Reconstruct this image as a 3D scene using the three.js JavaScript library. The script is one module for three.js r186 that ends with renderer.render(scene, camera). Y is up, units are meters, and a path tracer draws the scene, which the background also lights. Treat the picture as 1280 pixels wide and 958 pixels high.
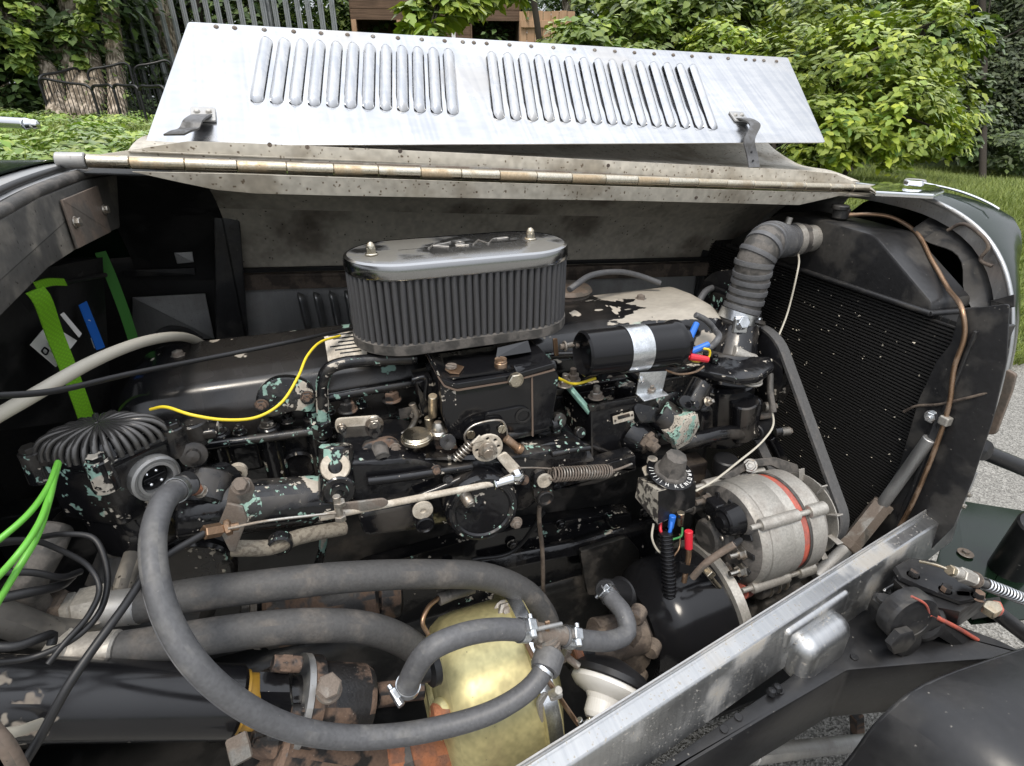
import * as THREE from 'three';
import { mergeGeometries, toCreasedNormals } from 'three/addons/utils/BufferGeometryUtils.js';
import { RoundedBoxGeometry } from 'three/addons/geometries/RoundedBoxGeometry.js';
import { ConvexGeometry } from 'three/addons/geometries/ConvexGeometry.js';

// ---------- camera, sky, sun, exposure ----------
const scene = new THREE.Scene();
const camera = new THREE.PerspectiveCamera(68.77, 1024 / 766, 0.02, 400);
camera.position.set(0, 1.22, 0.856);
{ const yaw = 19.5 * Math.PI / 180, p = 27 * Math.PI / 180;
  camera.lookAt(Math.sin(yaw) * Math.cos(p), 1.22 - Math.sin(p), 0.856 - Math.cos(yaw) * Math.cos(p)); }
camera.updateMatrixWorld();
const SUN = new THREE.Vector3(-0.25, 1, 0.42).normalize();
function hash(x, y, s) { let h = (x * 374761393 + y * 668265263 + s * 982451653) | 0; h = Math.imul(h ^ (h >>> 13), 1274126177); return ((h ^ (h >>> 16)) >>> 0) / 4294967296; }
function vnoise(x, y, per, s) {                       // periodic value noise
  const xi = Math.floor(x), yi = Math.floor(y), fx = x - xi, fy = y - yi, u = fx * fx * (3 - 2 * fx), v = fy * fy * (3 - 2 * fy);
  const m = (a) => ((a % per) + per) % per, x0 = m(xi), x1 = m(xi + 1), y0 = m(yi), y1 = m(yi + 1);
  const a = hash(x0, y0, s), b = hash(x1, y0, s), c = hash(x0, y1, s), d = hash(x1, y1, s);
  return a + (b - a) * u + (c - a) * v + (a - b - c + d) * u * v;
}
function fbm(u, v, f, oct, s) { let t = 0, a = 0.5, n = 0; for (let i = 0; i < oct; i++) { t += a * vnoise(u * f, v * f, f, s + i * 17); n += a; a *= 0.5; f *= 2; } return t / n; }
const sst = (a, b, x) => { const t = Math.min(1, Math.max(0, (x - a) / (b - a))); return t * t * (3 - 2 * t); };
const mix = (a, b, t) => a + (b - a) * t;
const mix3 = (a, b, t) => [mix(a[0], b[0], t), mix(a[1], b[1], t), mix(a[2], b[2], t)];
{ const W = 256, H = 128, d = new Float32Array(W * H * 4);
  for (let j = 0; j < H; j++) for (let i = 0; i < W; i++) {
    const el = ((j + 0.5) / H - 0.5) * Math.PI, az = ((i + 0.5) / W - 0.5) * 2 * Math.PI;
    const dir = new THREE.Vector3(Math.cos(el) * Math.cos(az), Math.sin(el), Math.cos(el) * Math.sin(az));
    const c = fbm(i / W, j / H, 4, 5, 3), g = Math.max(0, dir.dot(SUN));
    let L = 1.2 * (1 + 2 * Math.max(0, Math.sin(el))) / 3 * (0.72 + 0.56 * c) + 0.7 * Math.pow(g, 8);
    if (el < 0) L = 0.25;
    const k = (j * W + i) * 4; d[k] = L * 0.95; d[k + 1] = L * 0.99; d[k + 2] = L * 1.07; d[k + 3] = 1;
  }
  const t = new THREE.DataTexture(d, W, H, THREE.RGBAFormat, THREE.FloatType); t.mapping = THREE.EquirectangularReflectionMapping; t.magFilter = THREE.LinearFilter; t.needsUpdate = true;
  scene.background = t; scene.environment = t; }
const sun = new THREE.DirectionalLight(0xfff4e4, 1.5);
sun.position.copy(SUN).multiplyScalar(12); sun.castShadow = true; sun.shadow.radius = 28; sun.shadow.mapSize.set(2048, 2048);
Object.assign(sun.shadow.camera, { left: -4, right: 4, top: 4, bottom: -4, near: 1, far: 30 }); scene.add(sun); scene.add(sun.target);
const renderer = new THREE.WebGLRenderer({ antialias: true });
renderer.toneMapping = THREE.LinearToneMapping; renderer.toneMappingExposure = 1.6; renderer.shadowMap.enabled = true;

// ---------- helpers ----------
function rng(s) { return () => { s = (s + 0x6d2b79f5) | 0; let t = Math.imul(s ^ (s >>> 15), 1 | s); t = (t + Math.imul(t ^ (t >>> 7), 61 | t)) ^ t; return ((t ^ (t >>> 14)) >>> 0) / 4294967296; }; }
const V = (a) => (a.isVector3 ? a.clone() : new THREE.Vector3(a[0], a[1], a[2]));
const add = (a, b) => [a[0] + b[0], a[1] + b[1], a[2] + b[2]];
const lerp3 = (a, b, t) => mix3(a, b, t);
const enc = (c) => { c = Math.min(1, Math.max(0, c)); return 255 * (c <= 0.0031308 ? 12.92 * c : 1.055 * Math.pow(c, 1 / 2.4) - 0.055); };
function prep(g) {                                     // unindexed, box-projected uv in metres
  const keep = g.userData.keepUV; if (g.index) g = g.toNonIndexed();
  if (!g.attributes.normal) g.computeVertexNormals();
  const p = g.attributes.position, n = p.count, uv = new Float32Array(n * 2), a = new THREE.Vector3(), b = new THREE.Vector3(), c = new THREE.Vector3();
  if (!keep) for (let i = 0; i < n; i += 3) {
    a.fromBufferAttribute(p, i); b.fromBufferAttribute(p, i + 1).sub(a); c.fromBufferAttribute(p, i + 2).sub(a); b.cross(c);
    const x = Math.abs(b.x), y = Math.abs(b.y), z = Math.abs(b.z), k = x > y && x > z ? 0 : y > z ? 1 : 2;
    for (let j = i; j < i + 3; j++) { const X = p.getX(j), Y = p.getY(j), Z = p.getZ(j); uv[j * 2] = k === 0 ? Z : X; uv[j * 2 + 1] = k === 1 ? Z : Y; }
  }
  const o = new THREE.BufferGeometry(); o.setAttribute('position', p); o.setAttribute('normal', g.attributes.normal);
  o.setAttribute('uv', keep ? g.attributes.uv : new THREE.BufferAttribute(uv, 2)); return o;
}
const taken = {};
function numbered(n) { const k = taken[n] = (taken[n] ?? -1) + 1; return k ? n + '_' + String(k).padStart(3, '0') : n; }
function part(name, gs, mat, parent, label) {
  const list = (Array.isArray(gs) ? gs.flat(4) : [gs]).map(prep), m = new THREE.Mesh(list.length > 1 ? mergeGeometries(list) : list[0], mat);
  m.name = name; m.castShadow = m.receiveShadow = true; if (label) m.userData.label = label;
  if (parent) parent.add(m); return m;
}
function thing(name, label, category, group) { const o = new THREE.Group(); o.name = numbered(name); o.userData = { label, category }; if (group) o.userData.group = group; scene.add(o); return o; }
function solo(name, gs, mat, label, category, group) { const m = part(numbered(name), gs, mat, scene); m.userData = { label, category }; if (group) m.userData.group = group; return m; }
function struct(name, gs, mat) { const m = part(name, gs, mat, scene); m.userData.kind = 'structure'; return m; }
function basis(A, y, x) {                              // matrix: local y along `y`, local x near `x`
  const Y = V(y).normalize(); let X = x ? V(x) : Math.abs(Y.y) > 0.9 ? new THREE.Vector3(1, 0, 0) : new THREE.Vector3(0, 1, 0);
  const Z = X.clone().cross(Y).normalize(); X = Y.clone().cross(Z).normalize();
  return new THREE.Matrix4().makeBasis(X, Y, Z).setPosition(V(A));
}
const crease = (g, a = 0.7) => toCreasedNormals(g.scale(2000, 2000, 2000), a).scale(1 / 2000, 1 / 2000, 1 / 2000);  // it welds at 1 cm, so enlarge first
function lathe(A, dir, prof, seg = 28, x) { return crease(new THREE.LatheGeometry(prof.map((q) => new THREE.Vector2(Math.max(q[0], 1e-5), q[1])), seg), 0.6).applyMatrix4(basis(A, dir, x)); }
function cyl(A, B, r1, r2 = r1, seg = 24, b = Math.min(r1, r2) * 0.12) {
  const d = V(B).sub(V(A)), L = d.length(); b = Math.min(b, L * 0.3);
  return lathe(A, d, [[0, 0], [r1 - b, 0], [r1, b], [r2, L - b], [r2 - b, L], [0, L]], seg);
}
const along = (A, d, t) => { const D = V(d).normalize().multiplyScalar(t).add(V(A)); return [D.x, D.y, D.z]; };
const rod = (A, dir, L, r, r2, seg, b) => cyl(A, along(A, dir, L), r, r2 ?? r, seg, b);
function ring(A, dir, R, r, seg = 28) { return new THREE.TorusGeometry(R, r, 8, seg).rotateX(Math.PI / 2).applyMatrix4(basis(A, dir)); }
function band(A, dir, R, w, t = 0.0012, seg = 32) { return lathe(A, dir, [[R, -w / 2], [R + t, -w / 2], [R + t, w / 2], [R, w / 2], [R, -w / 2]], seg); }
function rbox(c, w, h, d, r = 0.002, M) { const g = new RoundedBoxGeometry(w, h, d, 2, Math.min(r, w / 2.1, h / 2.1, d / 2.1)); if (M) g.applyMatrix4(M); return g.translate(...(c.isVector3 ? c.toArray() : c)); }
function obox(A, y, x, w, h, d, r = 0.002) { return new RoundedBoxGeometry(w, h, d, 2, Math.min(r, w / 2.1, h / 2.1, d / 2.1)).applyMatrix4(basis(A, y, x)); }
const curve = (pts, closed = false, type = 'centripetal') => new THREE.CatmullRomCurve3(pts.map(V), closed, type);
function tube(pts, r, o = {}) {
  const c = pts instanceof THREE.Curve ? pts : curve(pts, o.closed), n = o.n ?? Math.max(12, Math.round(c.getLength() / Math.max(r * 0.8, 0.004))), s = o.s ?? 14;
  const g = new THREE.TubeGeometry(c, Math.min(n, 260), r, s, !!o.closed), out = [g];
  if (!o.closed) for (const t of [0, 1]) { const T = c.getTangentAt(t); if (!t) T.negate(); out.push(lathe(c.getPointAt(t), T, [[r * 0.999, 0], [r * 0.85, r * 0.16], [0, r * 0.2]], s)); }
  return out;
}
function round2(P, r) {                                // closed 2-D outline with rounded corners
  const s = new THREE.Shape(), n = P.length;
  for (let i = 0; i < n; i++) {
    const p = P[i], a = P[(i + n - 1) % n], b = P[(i + 1) % n], q = Array.isArray(r) ? r[i] : r;
    const da = a.clone().sub(p), db = b.clone().sub(p), k = Math.min(q, da.length() * 0.48, db.length() * 0.48);
    const s0 = p.clone().add(da.setLength(k)), s1 = p.clone().add(db.setLength(k));
    if (i) s.lineTo(s0.x, s0.y); else s.moveTo(s0.x, s0.y);
    s.quadraticCurveTo(p.x, p.y, s1.x, s1.y);
  }
  s.closePath(); return s;
}
function slab(pts, n, depth, o = {}) {                 // flat outline (3-D points) given thickness behind its face
  const N = V(n).normalize(), O = V(pts[0]); let X = V(pts[1]).sub(O); X.addScaledVector(N, -X.dot(N)).normalize(); const Y = N.clone().cross(X);
  const P = pts.map((q) => { const d = V(q).sub(O); return new THREE.Vector2(d.dot(X), d.dot(Y)); });
  const sh = round2(P, o.round ?? 0.0005), bev = o.bevel ?? Math.min(0.0015, depth * 0.3);
  for (const h of o.holes ?? []) { const d = V(h[0]).sub(O), hp = new THREE.Path(); hp.absellipse(d.dot(X), d.dot(Y), h[1], h[2] ?? h[1], 0, Math.PI * 2, true, h[3] ?? 0); sh.holes.push(hp); }
  const g = new THREE.ExtrudeGeometry(sh, { depth: Math.max(depth - 2 * bev, 1e-4), bevelEnabled: bev > 0, bevelSize: bev, bevelThickness: bev, bevelOffset: -bev, bevelSegments: 2, curveSegments: 6 });
  g.translate(0, 0, -depth + bev);
  return crease(g, 0.5).applyMatrix4(new THREE.Matrix4().makeBasis(X, Y, N).setPosition(O));
}
const hull = (pts) => new ConvexGeometry(pts.map(V));
function sheet(f, nu, nv, t = 0) {                     // surface f(u,v) -> point; t thickness along the normal
  const P = [], I = [], U = [];
  for (let j = 0; j <= nv; j++) for (let i = 0; i <= nu; i++) { P.push(...f(i / nu, j / nv)); U.push(i / nu, j / nv); }
  for (let j = 0; j < nv; j++) for (let i = 0; i < nu; i++) { const a = j * (nu + 1) + i; I.push(a, a + 1, a + nu + 2, a, a + nu + 2, a + nu + 1); }
  const g = new THREE.BufferGeometry(); g.setAttribute('position', new THREE.Float32BufferAttribute(P, 3)); g.setAttribute('uv', new THREE.Float32BufferAttribute(U, 2)); g.setIndex(I); g.computeVertexNormals();
  if (!t) return g;
  const n = g.attributes.normal, Q = P.slice(), K = (nu + 1) * (nv + 1), J = I.slice();
  for (let i = 0; i < K; i++) Q.push(P[i * 3] - n.getX(i) * t, P[i * 3 + 1] - n.getY(i) * t, P[i * 3 + 2] - n.getZ(i) * t);
  for (let i = 0; i < I.length; i += 3) J.push(I[i] + K, I[i + 2] + K, I[i + 1] + K);
  const rim = []; for (let i = 0; i <= nu; i++) rim.push(i); for (let j = 1; j <= nv; j++) rim.push(j * (nu + 1) + nu); for (let i = nu - 1; i >= 0; i--) rim.push(nv * (nu + 1) + i); for (let j = nv - 1; j > 0; j--) rim.push(j * (nu + 1));
  rim.forEach((a, i) => { const b = rim[(i + 1) % rim.length]; J.push(a, a + K, b, b, a + K, b + K); });
  const h = new THREE.BufferGeometry(); h.setAttribute('position', new THREE.Float32BufferAttribute(Q, 3)); h.setIndex(J); h.computeVertexNormals(); return crease(h, 0.6);
}
function hexHead(A, d, r, h, x) { return lathe(A, d, [[0, 0], [r, 0], [r, h * 0.85], [r * 0.86, h], [0, h]], 6, x); }
function boltG(A, d, r = 0.008, o = {}) {              // washer, hexagon, stud
  const g = [rod(A, d, 0.0018, r * 1.35, r * 1.35, 18), hexHead(along(A, d, 0.0016), d, r * 1.08, r * 0.9)];
  if (o.stud) g.push(rod(along(A, d, r * 0.9), d, r * o.stud, r * 0.52, r * 0.5, 12));
  return g;
}
function slotG(A, d, r = 0.006, h = 0.004, x) {        // slotted cheese head
  const M = basis(along(A, d, h), d, x), s = r * 0.16;
  return [rod(A, d, h * 0.7, r, r, 18), ...[-1, 1].map((k) => { const sh = new THREE.Shape(); const a0 = Math.asin(s / r); sh.absarc(0, 0, r * 0.98, a0, Math.PI - a0, false); sh.closePath(); return new THREE.ExtrudeGeometry(sh, { depth: h * 0.35, bevelEnabled: false, curveSegments: 10 }).rotateX(Math.PI / 2).rotateY(k > 0 ? 0 : Math.PI).applyMatrix4(M); })];
}
function clampG(P, dir, R, side, w = 0.009) {          // worm-drive hose clip
  const S = V(side).addScaledVector(V(dir).normalize(), -V(side).dot(V(dir).normalize())).normalize(), T = V(dir).normalize().cross(S), C = V(P).addScaledVector(S, R + 0.004);
  return [band(P, dir, R, w, 0.0012), obox(C, dir, S, 0.008, w * 1.15, 0.014, 0.002), rod(C.clone().addScaledVector(T, 0.006).toArray(), T, 0.008, 0.0042, 0.0042, 8), rod(C.clone().addScaledVector(T, -0.012).toArray(), T, 0.006, 0.003)];
}

// ---------- materials ----------
const texCount = { n: 0 };
function surf(size, tile, fn, opt = {}) {              // fn(u,v) -> {c:[r,g,b] linear, r:roughness, m:metalness, h:height}
  const n = size * size, C = new Uint8Array(n * 4), O = new Uint8Array(n * 4);
  for (let j = 0; j < size; j++) for (let i = 0; i < size; i++) {
    const s = fn((i + 0.5) / size, (j + 0.5) / size), k = (j * size + i) * 4;
    C[k] = enc(s.c[0]); C[k + 1] = enc(s.c[1]); C[k + 2] = enc(s.c[2]); C[k + 3] = 255;
    O[k] = 255 * Math.min(1, Math.max(0, s.h ?? 0.5)); O[k + 1] = 255 * Math.min(1, s.r); O[k + 2] = 255 * (s.m ?? 0); O[k + 3] = 255;
  }
  const mk = (D, srgb) => { const t = new THREE.DataTexture(D, size, size, THREE.RGBAFormat); t.wrapS = t.wrapT = THREE.RepeatWrapping; t.magFilter = THREE.LinearFilter; t.minFilter = THREE.LinearMipmapLinearFilter; t.generateMipmaps = true; if (srgb) t.colorSpace = THREE.SRGBColorSpace; t.repeat.set(1 / tile, 1 / tile); t.needsUpdate = true; return t; };
  const map = mk(C, true), orm = mk(O, false);
  const { bump = 0.0004, metal = false, ...rest } = opt;
  return new THREE.MeshPhysicalMaterial({ map, roughnessMap: orm, roughness: 1, metalnessMap: metal ? orm : null, metalness: metal ? 1 : 0, bumpMap: bump ? orm : null, bumpScale: bump, ...rest });
}
const CREAM = [0.42, 0.38, 0.32], MINT = [0.24, 0.38, 0.32], DUST = [0.075, 0.066, 0.056], RUST = [0.16, 0.06, 0.025];
function enamel(seed, o) {                             // worn gloss black engine enamel with chips through to cream and mint coats
  const { chip = 0.5, big = 0, mint = 0.5, dust = 0.4, rough = 0.27, base = [0.008, 0.008, 0.009] } = o;
  return (u, v) => {
    const a = fbm(u, v, 40, 4, seed), b = fbm(u, v, 5, 4, seed + 50), g = fbm(u, v, 7, 5, seed + 90), f = fbm(u, v, 60, 2, seed + 7);
    const k = sst(0.0, 0.02, a * 0.6 + b * 0.4 - (0.705 - chip * 0.1)) , K = big ? sst(0, 0.012, b * 0.8 + a * 0.2 - (0.66 - big * 0.1)) : 0, c = Math.max(k, K);
    const mi = sst(0.48, 0.52, fbm(u, v, 6, 3, seed + 140) - (0.5 - mint) * 0.3), paint = mix3(CREAM, MINT, mi);
    const d = sst(0.5, 0.75, g) * dust, col = mix3(mix3(base, DUST, d), paint.map((x) => x * (0.75 + 0.5 * f)), c);
    return { c: col, r: mix(rough + d * 0.5 + (f - 0.5) * 0.12, 0.65, c), h: 0.5 + 0.2 * (g - 0.5) + 0.22 * (fbm(u, v, 26, 2, seed + 61) - 0.5) + 0.05 * (f - 0.5) - 0.3 * c };
  };
}
function grit(seed, c0, c1, o = {}) {                  // mottled dirty coat, c0 -> c1
  const { f = 6, lo = 0.4, hi = 0.65, r0 = 0.5, r1 = 0.85, m0 = 0, m1 = 0, speck = 0, sc = [0.02, 0.016, 0.012] } = o;
  return (u, v) => { const a = fbm(u, v, f, 6, seed), b = fbm(u, v, 70, 2, seed + 31), t = sst(lo, hi, a), s = speck ? sst(0, 0.05, fbm(u, v, 128, 2, seed + 77) - (0.92 - speck * 0.22)) : 0;
    return { c: mix3(mix3(c0, c1, t).map((x) => x * (0.8 + 0.4 * b)), sc, s), r: mix(mix(r0, r1, t), 0.9, s), m: mix(mix(m0, m1, t), 0, s), h: 0.5 + (a - 0.5) * 0.4 + (b - 0.5) * 0.3 - 0.2 * s }; };
}
function brushed(seed, c0, c1, o = {}) {               // metal with streaks along v
  const { r0 = 0.22, r1 = 0.42, dirt = 0.2, dc = [0.12, 0.1, 0.08], sp = 0 } = o;
  return (u, v) => { const s = vnoise(u * 128, v * 6, 128, seed) * 0.5 + vnoise(u * 256, v * 16, 256, seed + 3) * 0.5, a = fbm(u, v, 5, 5, seed + 9), b = fbm(u, v, 40, 3, seed + 20), d = sst(0.5, 0.8, a) * dirt + (sp ? sst(0.78, 0.84, fbm(u, v, 128, 2, seed + 5)) * sp : 0);
    return { c: mix3(mix3(c0, c1, 0.5 * s + 0.5 * a), dc, Math.min(1, d)), r: mix(r0, r1, a) + (s - 0.5) * 0.06 + d * 0.4, m: 1 - Math.min(1, d) * 0.85, h: 0.5 + (b - 0.5) * 0.2 }; };
}
const plain = (r, g, b, rough = 0.5, metal = 0, x = {}) => new THREE.MeshPhysicalMaterial({ color: new THREE.Color().setRGB(r, g, b), roughness: rough, metalness: metal, ...x });
const M = {
  enamel: surf(512, 0.3, enamel(11, { chip: 0.1, mint: 0.28, dust: 0.6, rough: 0.15 }), { bump: 0.002 }),
  enamelChipped: surf(512, 0.2, enamel(23, { chip: 1.05, big: 0.35, mint: 0.58, dust: 0.45, rough: 0.18 }), { bump: 0.0016 }),
  enamelClean: surf(512, 0.3, enamel(37, { chip: 0.2, mint: 0.3, dust: 0.25, rough: 0.14 }), { bump: 0.0009 }),
  greasy: surf(512, 0.35, grit(51, [0.009, 0.009, 0.009], [0.05, 0.044, 0.038], { f: 8, lo: 0.46, hi: 0.75, r0: 0.4, r1: 0.85 }), { bump: 0.001 }),
  darkBlack: surf(256, 0.3, grit(52, [0.006, 0.006, 0.006], [0.016, 0.015, 0.014], { f: 6, r0: 0.6, r1: 0.9 }), { bump: 0.0006 }),
  satinBlack: surf(512, 0.4, grit(53, [0.02, 0.02, 0.021], [0.045, 0.042, 0.038], { f: 7, lo: 0.5, hi: 0.72, r0: 0.38, r1: 0.7, speck: 0.2, sc: [0.16, 0.15, 0.13] }), { bump: 0.0004 }),
  alu: surf(1024, 0.9, (u, v) => { const a = fbm(u, v * 2, 4, 5, 61), b = fbm(u, v, 9, 5, 63), c = fbm(u * 2, v * 8, 16, 3, 65), d = sst(0.55, 0.75, b) * 0.35; return { c: mix3(mix3([0.47, 0.48, 0.5], [0.62, 0.615, 0.605], sst(0.25, 0.7, a * 0.45 + c * 0.25 + 0.3 * vnoise(u * 200, v * 5, 200, 69))), [0.36, 0.33, 0.29], d), r: mix(0.08, 0.32, b) + d * 0.3, m: 1 - d * 0.5, h: 0.5 }; }, { bump: 0, metal: true }),
  aluWorn: surf(512, 0.35, brushed(67, [0.4, 0.41, 0.42], [0.62, 0.62, 0.61], { r0: 0.32, r1: 0.55, dirt: 0.75, dc: [0.32, 0.29, 0.24], sp: 0.8 }), { bump: 0.0005, metal: true }),
  aluDull: surf(512, 0.3, brushed(71, [0.36, 0.36, 0.36], [0.52, 0.52, 0.51], { r0: 0.5, r1: 0.68, dirt: 0.35, dc: [0.22, 0.2, 0.17], sp: 0.35 }), { bump: 0.0005, metal: true }),
  primer: surf(512, 0.5, grit(73, [0.42, 0.39, 0.33], [0.27, 0.24, 0.19], { f: 9, lo: 0.42, hi: 0.75, r0: 0.6, r1: 0.8, speck: 0.6, sc: [0.1, 0.075, 0.05] }), { bump: 0.0005 }),
  primerDark: surf(512, 0.6, grit(74, [0.5, 0.46, 0.38], [0.17, 0.145, 0.115], { f: 5, lo: 0.48, hi: 0.82, r0: 0.7, r1: 0.9, speck: 0.3 }), { bump: 0.0005 }),
  brassA: surf(256, 0.12, grit(79, [0.54, 0.48, 0.37], [0.42, 0.33, 0.22], { f: 5, lo: 0.42, hi: 0.72, r0: 0.28, r1: 0.55, m0: 1, m1: 0.7, speck: 0.5 }), { bump: 0.0003, metal: true }),
  brassB: surf(256, 0.12, grit(83, [0.58, 0.53, 0.43], [0.4, 0.33, 0.23], { f: 5, lo: 0.42, hi: 0.75, r0: 0.24, r1: 0.45, m0: 1, m1: 0.9, speck: 0.4 }), { bump: 0.0003, metal: true }),
  rubber: surf(512, 0.2, grit(89, [0.085, 0.086, 0.09], [0.13, 0.128, 0.124], { f: 8, lo: 0.5, hi: 0.85, r0: 0.5, r1: 0.72, speck: 0.12, sc: [0.25, 0.24, 0.22] }), { bump: 0.0003 }),
  rubberDusty: surf(512, 0.16, grit(97, [0.062, 0.061, 0.06], [0.11, 0.1, 0.09], { f: 9, lo: 0.45, hi: 0.85, r0: 0.65, r1: 0.9 }), { bump: 0.0006 }),
  rubberBlack: plain(0.012, 0.012, 0.013, 0.45),
  gasket: plain(0.14, 0.1, 0.075, 0.8),
  rust: surf(512, 0.14, grit(101, [0.06, 0.046, 0.037], [0.14, 0.11, 0.085], { f: 8, r0: 0.75, r1: 0.9, speck: 0.4 }), { bump: 0.0008 }),
  rustBlack: surf(512, 0.14, grit(103, [0.018, 0.017, 0.017], [0.13, 0.085, 0.06], { f: 6, lo: 0.5, hi: 0.64, r0: 0.45, r1: 0.85, speck: 0.2, sc: [0.3, 0.27, 0.24] }), { bump: 0.0009 }),
  rustOrange: surf(512, 0.13, grit(107, [0.34, 0.13, 0.06], [0.2, 0.1, 0.065], { f: 7, lo: 0.4, hi: 0.7, r0: 0.75, r1: 0.9, speck: 0.4, sc: [0.06, 0.03, 0.02] }), { bump: 0.0008 }),
  steel: surf(256, 0.1, grit(109, [0.5, 0.47, 0.42], [0.24, 0.2, 0.16], { f: 5, r0: 0.32, r1: 0.6, m0: 1, m1: 0.7, speck: 0.3 }), { bump: 0.0003, metal: true }),
  steelRusty: surf(256, 0.08, grit(113, [0.27, 0.255, 0.23], [0.15, 0.122, 0.1], { f: 5, lo: 0.4, hi: 0.62, r0: 0.45, r1: 0.8, m0: 0.8, m1: 0.1, speck: 0.4 }), { bump: 0.0004, metal: true }),
  zinc: surf(256, 0.1, grit(127, [0.72, 0.74, 0.76], [0.55, 0.57, 0.58], { f: 6, r0: 0.28, r1: 0.45, m0: 1, m1: 1 }), { bump: 0.0002, metal: true }),
  gold: surf(512, 0.4, grit(131, [0.5, 0.45, 0.23], [0.4, 0.345, 0.18], { f: 7, lo: 0.4, hi: 0.8, r0: 0.42, r1: 0.6, m0: 0.45, m1: 0.3, speck: 0.15 }), { bump: 0.0003, metal: true }),
  chrome: plain(0.85, 0.86, 0.88, 0.08, 1),
  copper: surf(256, 0.08, grit(137, [0.34, 0.22, 0.14], [0.26, 0.185, 0.13], { f: 5, r0: 0.4, r1: 0.65, m0: 0.9, m1: 0.5 }), { bump: 0.0002, metal: true }),
  castAlloy: surf(512, 0.15, grit(139, [0.44, 0.42, 0.38], [0.33, 0.31, 0.28], { f: 6, r0: 0.5, r1: 0.65, m0: 0.65, m1: 0.5, speck: 0.2, sc: [0.1, 0.09, 0.08] }), { bump: 0.0004, metal: true }),
  castDark: surf(256, 0.12, grit(149, [0.05, 0.047, 0.043], [0.11, 0.1, 0.09], { f: 7, r0: 0.6, r1: 0.8, speck: 0.2 }), { bump: 0.0006 }),
  creamChip: surf(256, 0.1, grit(151, [0.55, 0.5, 0.42], [0.4, 0.35, 0.28], { f: 6, r0: 0.45, r1: 0.65, speck: 0.5, sc: [0.02, 0.02, 0.02] }), { bump: 0.0003 }),
  white: plain(0.72, 0.71, 0.68, 0.35), redPlastic: plain(0.55, 0.02, 0.035, 0.35), bluePlastic: plain(0.02, 0.14, 0.55, 0.35),
  yellow: plain(0.72, 0.55, 0.03, 0.4), green: plain(0.13, 0.42, 0.05, 0.4), cream: plain(0.45, 0.42, 0.35, 0.55), blackPlastic: plain(0.009, 0.009, 0.01, 0.15, 0, { specularIntensity: 0.6 }),
  redPaint: surf(256, 0.1, grit(157, [0.45, 0.1, 0.065], [0.3, 0.09, 0.07], { f: 6, r0: 0.5, r1: 0.7, speck: 0.3 }), { bump: 0.0003 }),
  greenPaint: plain(0.006, 0.014, 0.008, 0.14, 0, { specularIntensity: 0.7 }),
  blackPaint: surf(512, 0.5, grit(163, [0.012, 0.012, 0.013], [0.03, 0.029, 0.028], { f: 6, lo: 0.45, hi: 0.8, r0: 0.34, r1: 0.6, speck: 0.2, sc: [0.2, 0.19, 0.17] }), { bump: 0.0003 }),
  feltDark: surf(512, 0.4, grit(167, [0.055, 0.052, 0.047], [0.2, 0.18, 0.15], { f: 9, lo: 0.45, hi: 0.85, r0: 0.8, r1: 0.95, speck: 0.4 }), { bump: 0.0012 }),
  leather: surf(256, 0.1, grit(173, [0.09, 0.09, 0.092], [0.06, 0.058, 0.055], { f: 9, r0: 0.45, r1: 0.65 }), { bump: 0.0004 }),
  rustPlate: surf(256, 0.2, grit(179, [0.15, 0.115, 0.09], [0.1, 0.085, 0.07], { f: 8, lo: 0.4, hi: 0.7, r0: 0.6, r1: 0.8, speck: 0.3 }), { bump: 0.0006 }),
};

// ---------- ground, bank, plants, fence, pen, shed ----------
function H(x, z) {
  const b = mix(0.95, 0.28, sst(-3, 9.5, x)) + 0.12 * sst(-6, -12, z), k = sst(-0.62, -2.4, z);
  return b * k + (k > 0.02 ? 0.05 * (fbm(x / 16 + 0.5, z / 16 + 0.5, 16, 3, 5) - 0.5) * k : 0);
}
const grassBase = surf(512, 1.5, grit(201, [0.035, 0.06, 0.014], [0.06, 0.075, 0.022], { f: 9, r0: 0.9, r1: 1 }), { bump: 0.004 });
const gravelMat = surf(512, 0.6, (u, v) => { const a = fbm(u, v, 128, 2, 211), b = hash(Math.floor(u * 170), Math.floor(v * 170), 9), s = 0.5 * sst(0.25, 0.75, a) + 0.5 * b; return { c: mix3([0.11, 0.105, 0.095], [0.36, 0.35, 0.32], s).map((q) => q * 1.0), r: 0.9, h: s * 0.7 + 0.2 * b }; }, { bump: 0.006 });
{ const P = [], I = [], xs = [], zs = [];
  const ax = (lo, a, b, hi, st) => { const r = []; for (let k = lo; k < a; k += Math.max(st, (a - k) / 4)) r.push(k); for (let k = a; k < b; k += st) r.push(k); for (let k = b; k < hi; k += Math.max(st, (k - b) / 3)) r.push(k); r.push(hi); return r; };
  xs.push(...ax(-150, -6, 10, 150, 0.25)); zs.push(...ax(-150, -10, 4, 60, 0.2));
  zs.forEach((z) => xs.forEach((x) => P.push(x, H(x, z) - 0.006, z)));
  for (let j = 0; j < zs.length - 1; j++) for (let i = 0; i < xs.length - 1; i++) { const a = j * xs.length + i; I.push(a, a + xs.length, a + 1, a + 1, a + xs.length, a + xs.length + 1); }
  const g = new THREE.BufferGeometry(); g.setAttribute('position', new THREE.Float32BufferAttribute(P, 3)); g.setIndex(I); g.computeVertexNormals();
  struct('grass_bank', g, grassBase);
  struct('gravel_yard', sheet((u, v) => { const x = mix(-9, 12, u), z = mix(9, -0.75 + 0.06 * Math.sin(x * 3), v); return [x, H(x, z) + 0.004, z]; }, 90, 60), gravelMat); }
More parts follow.
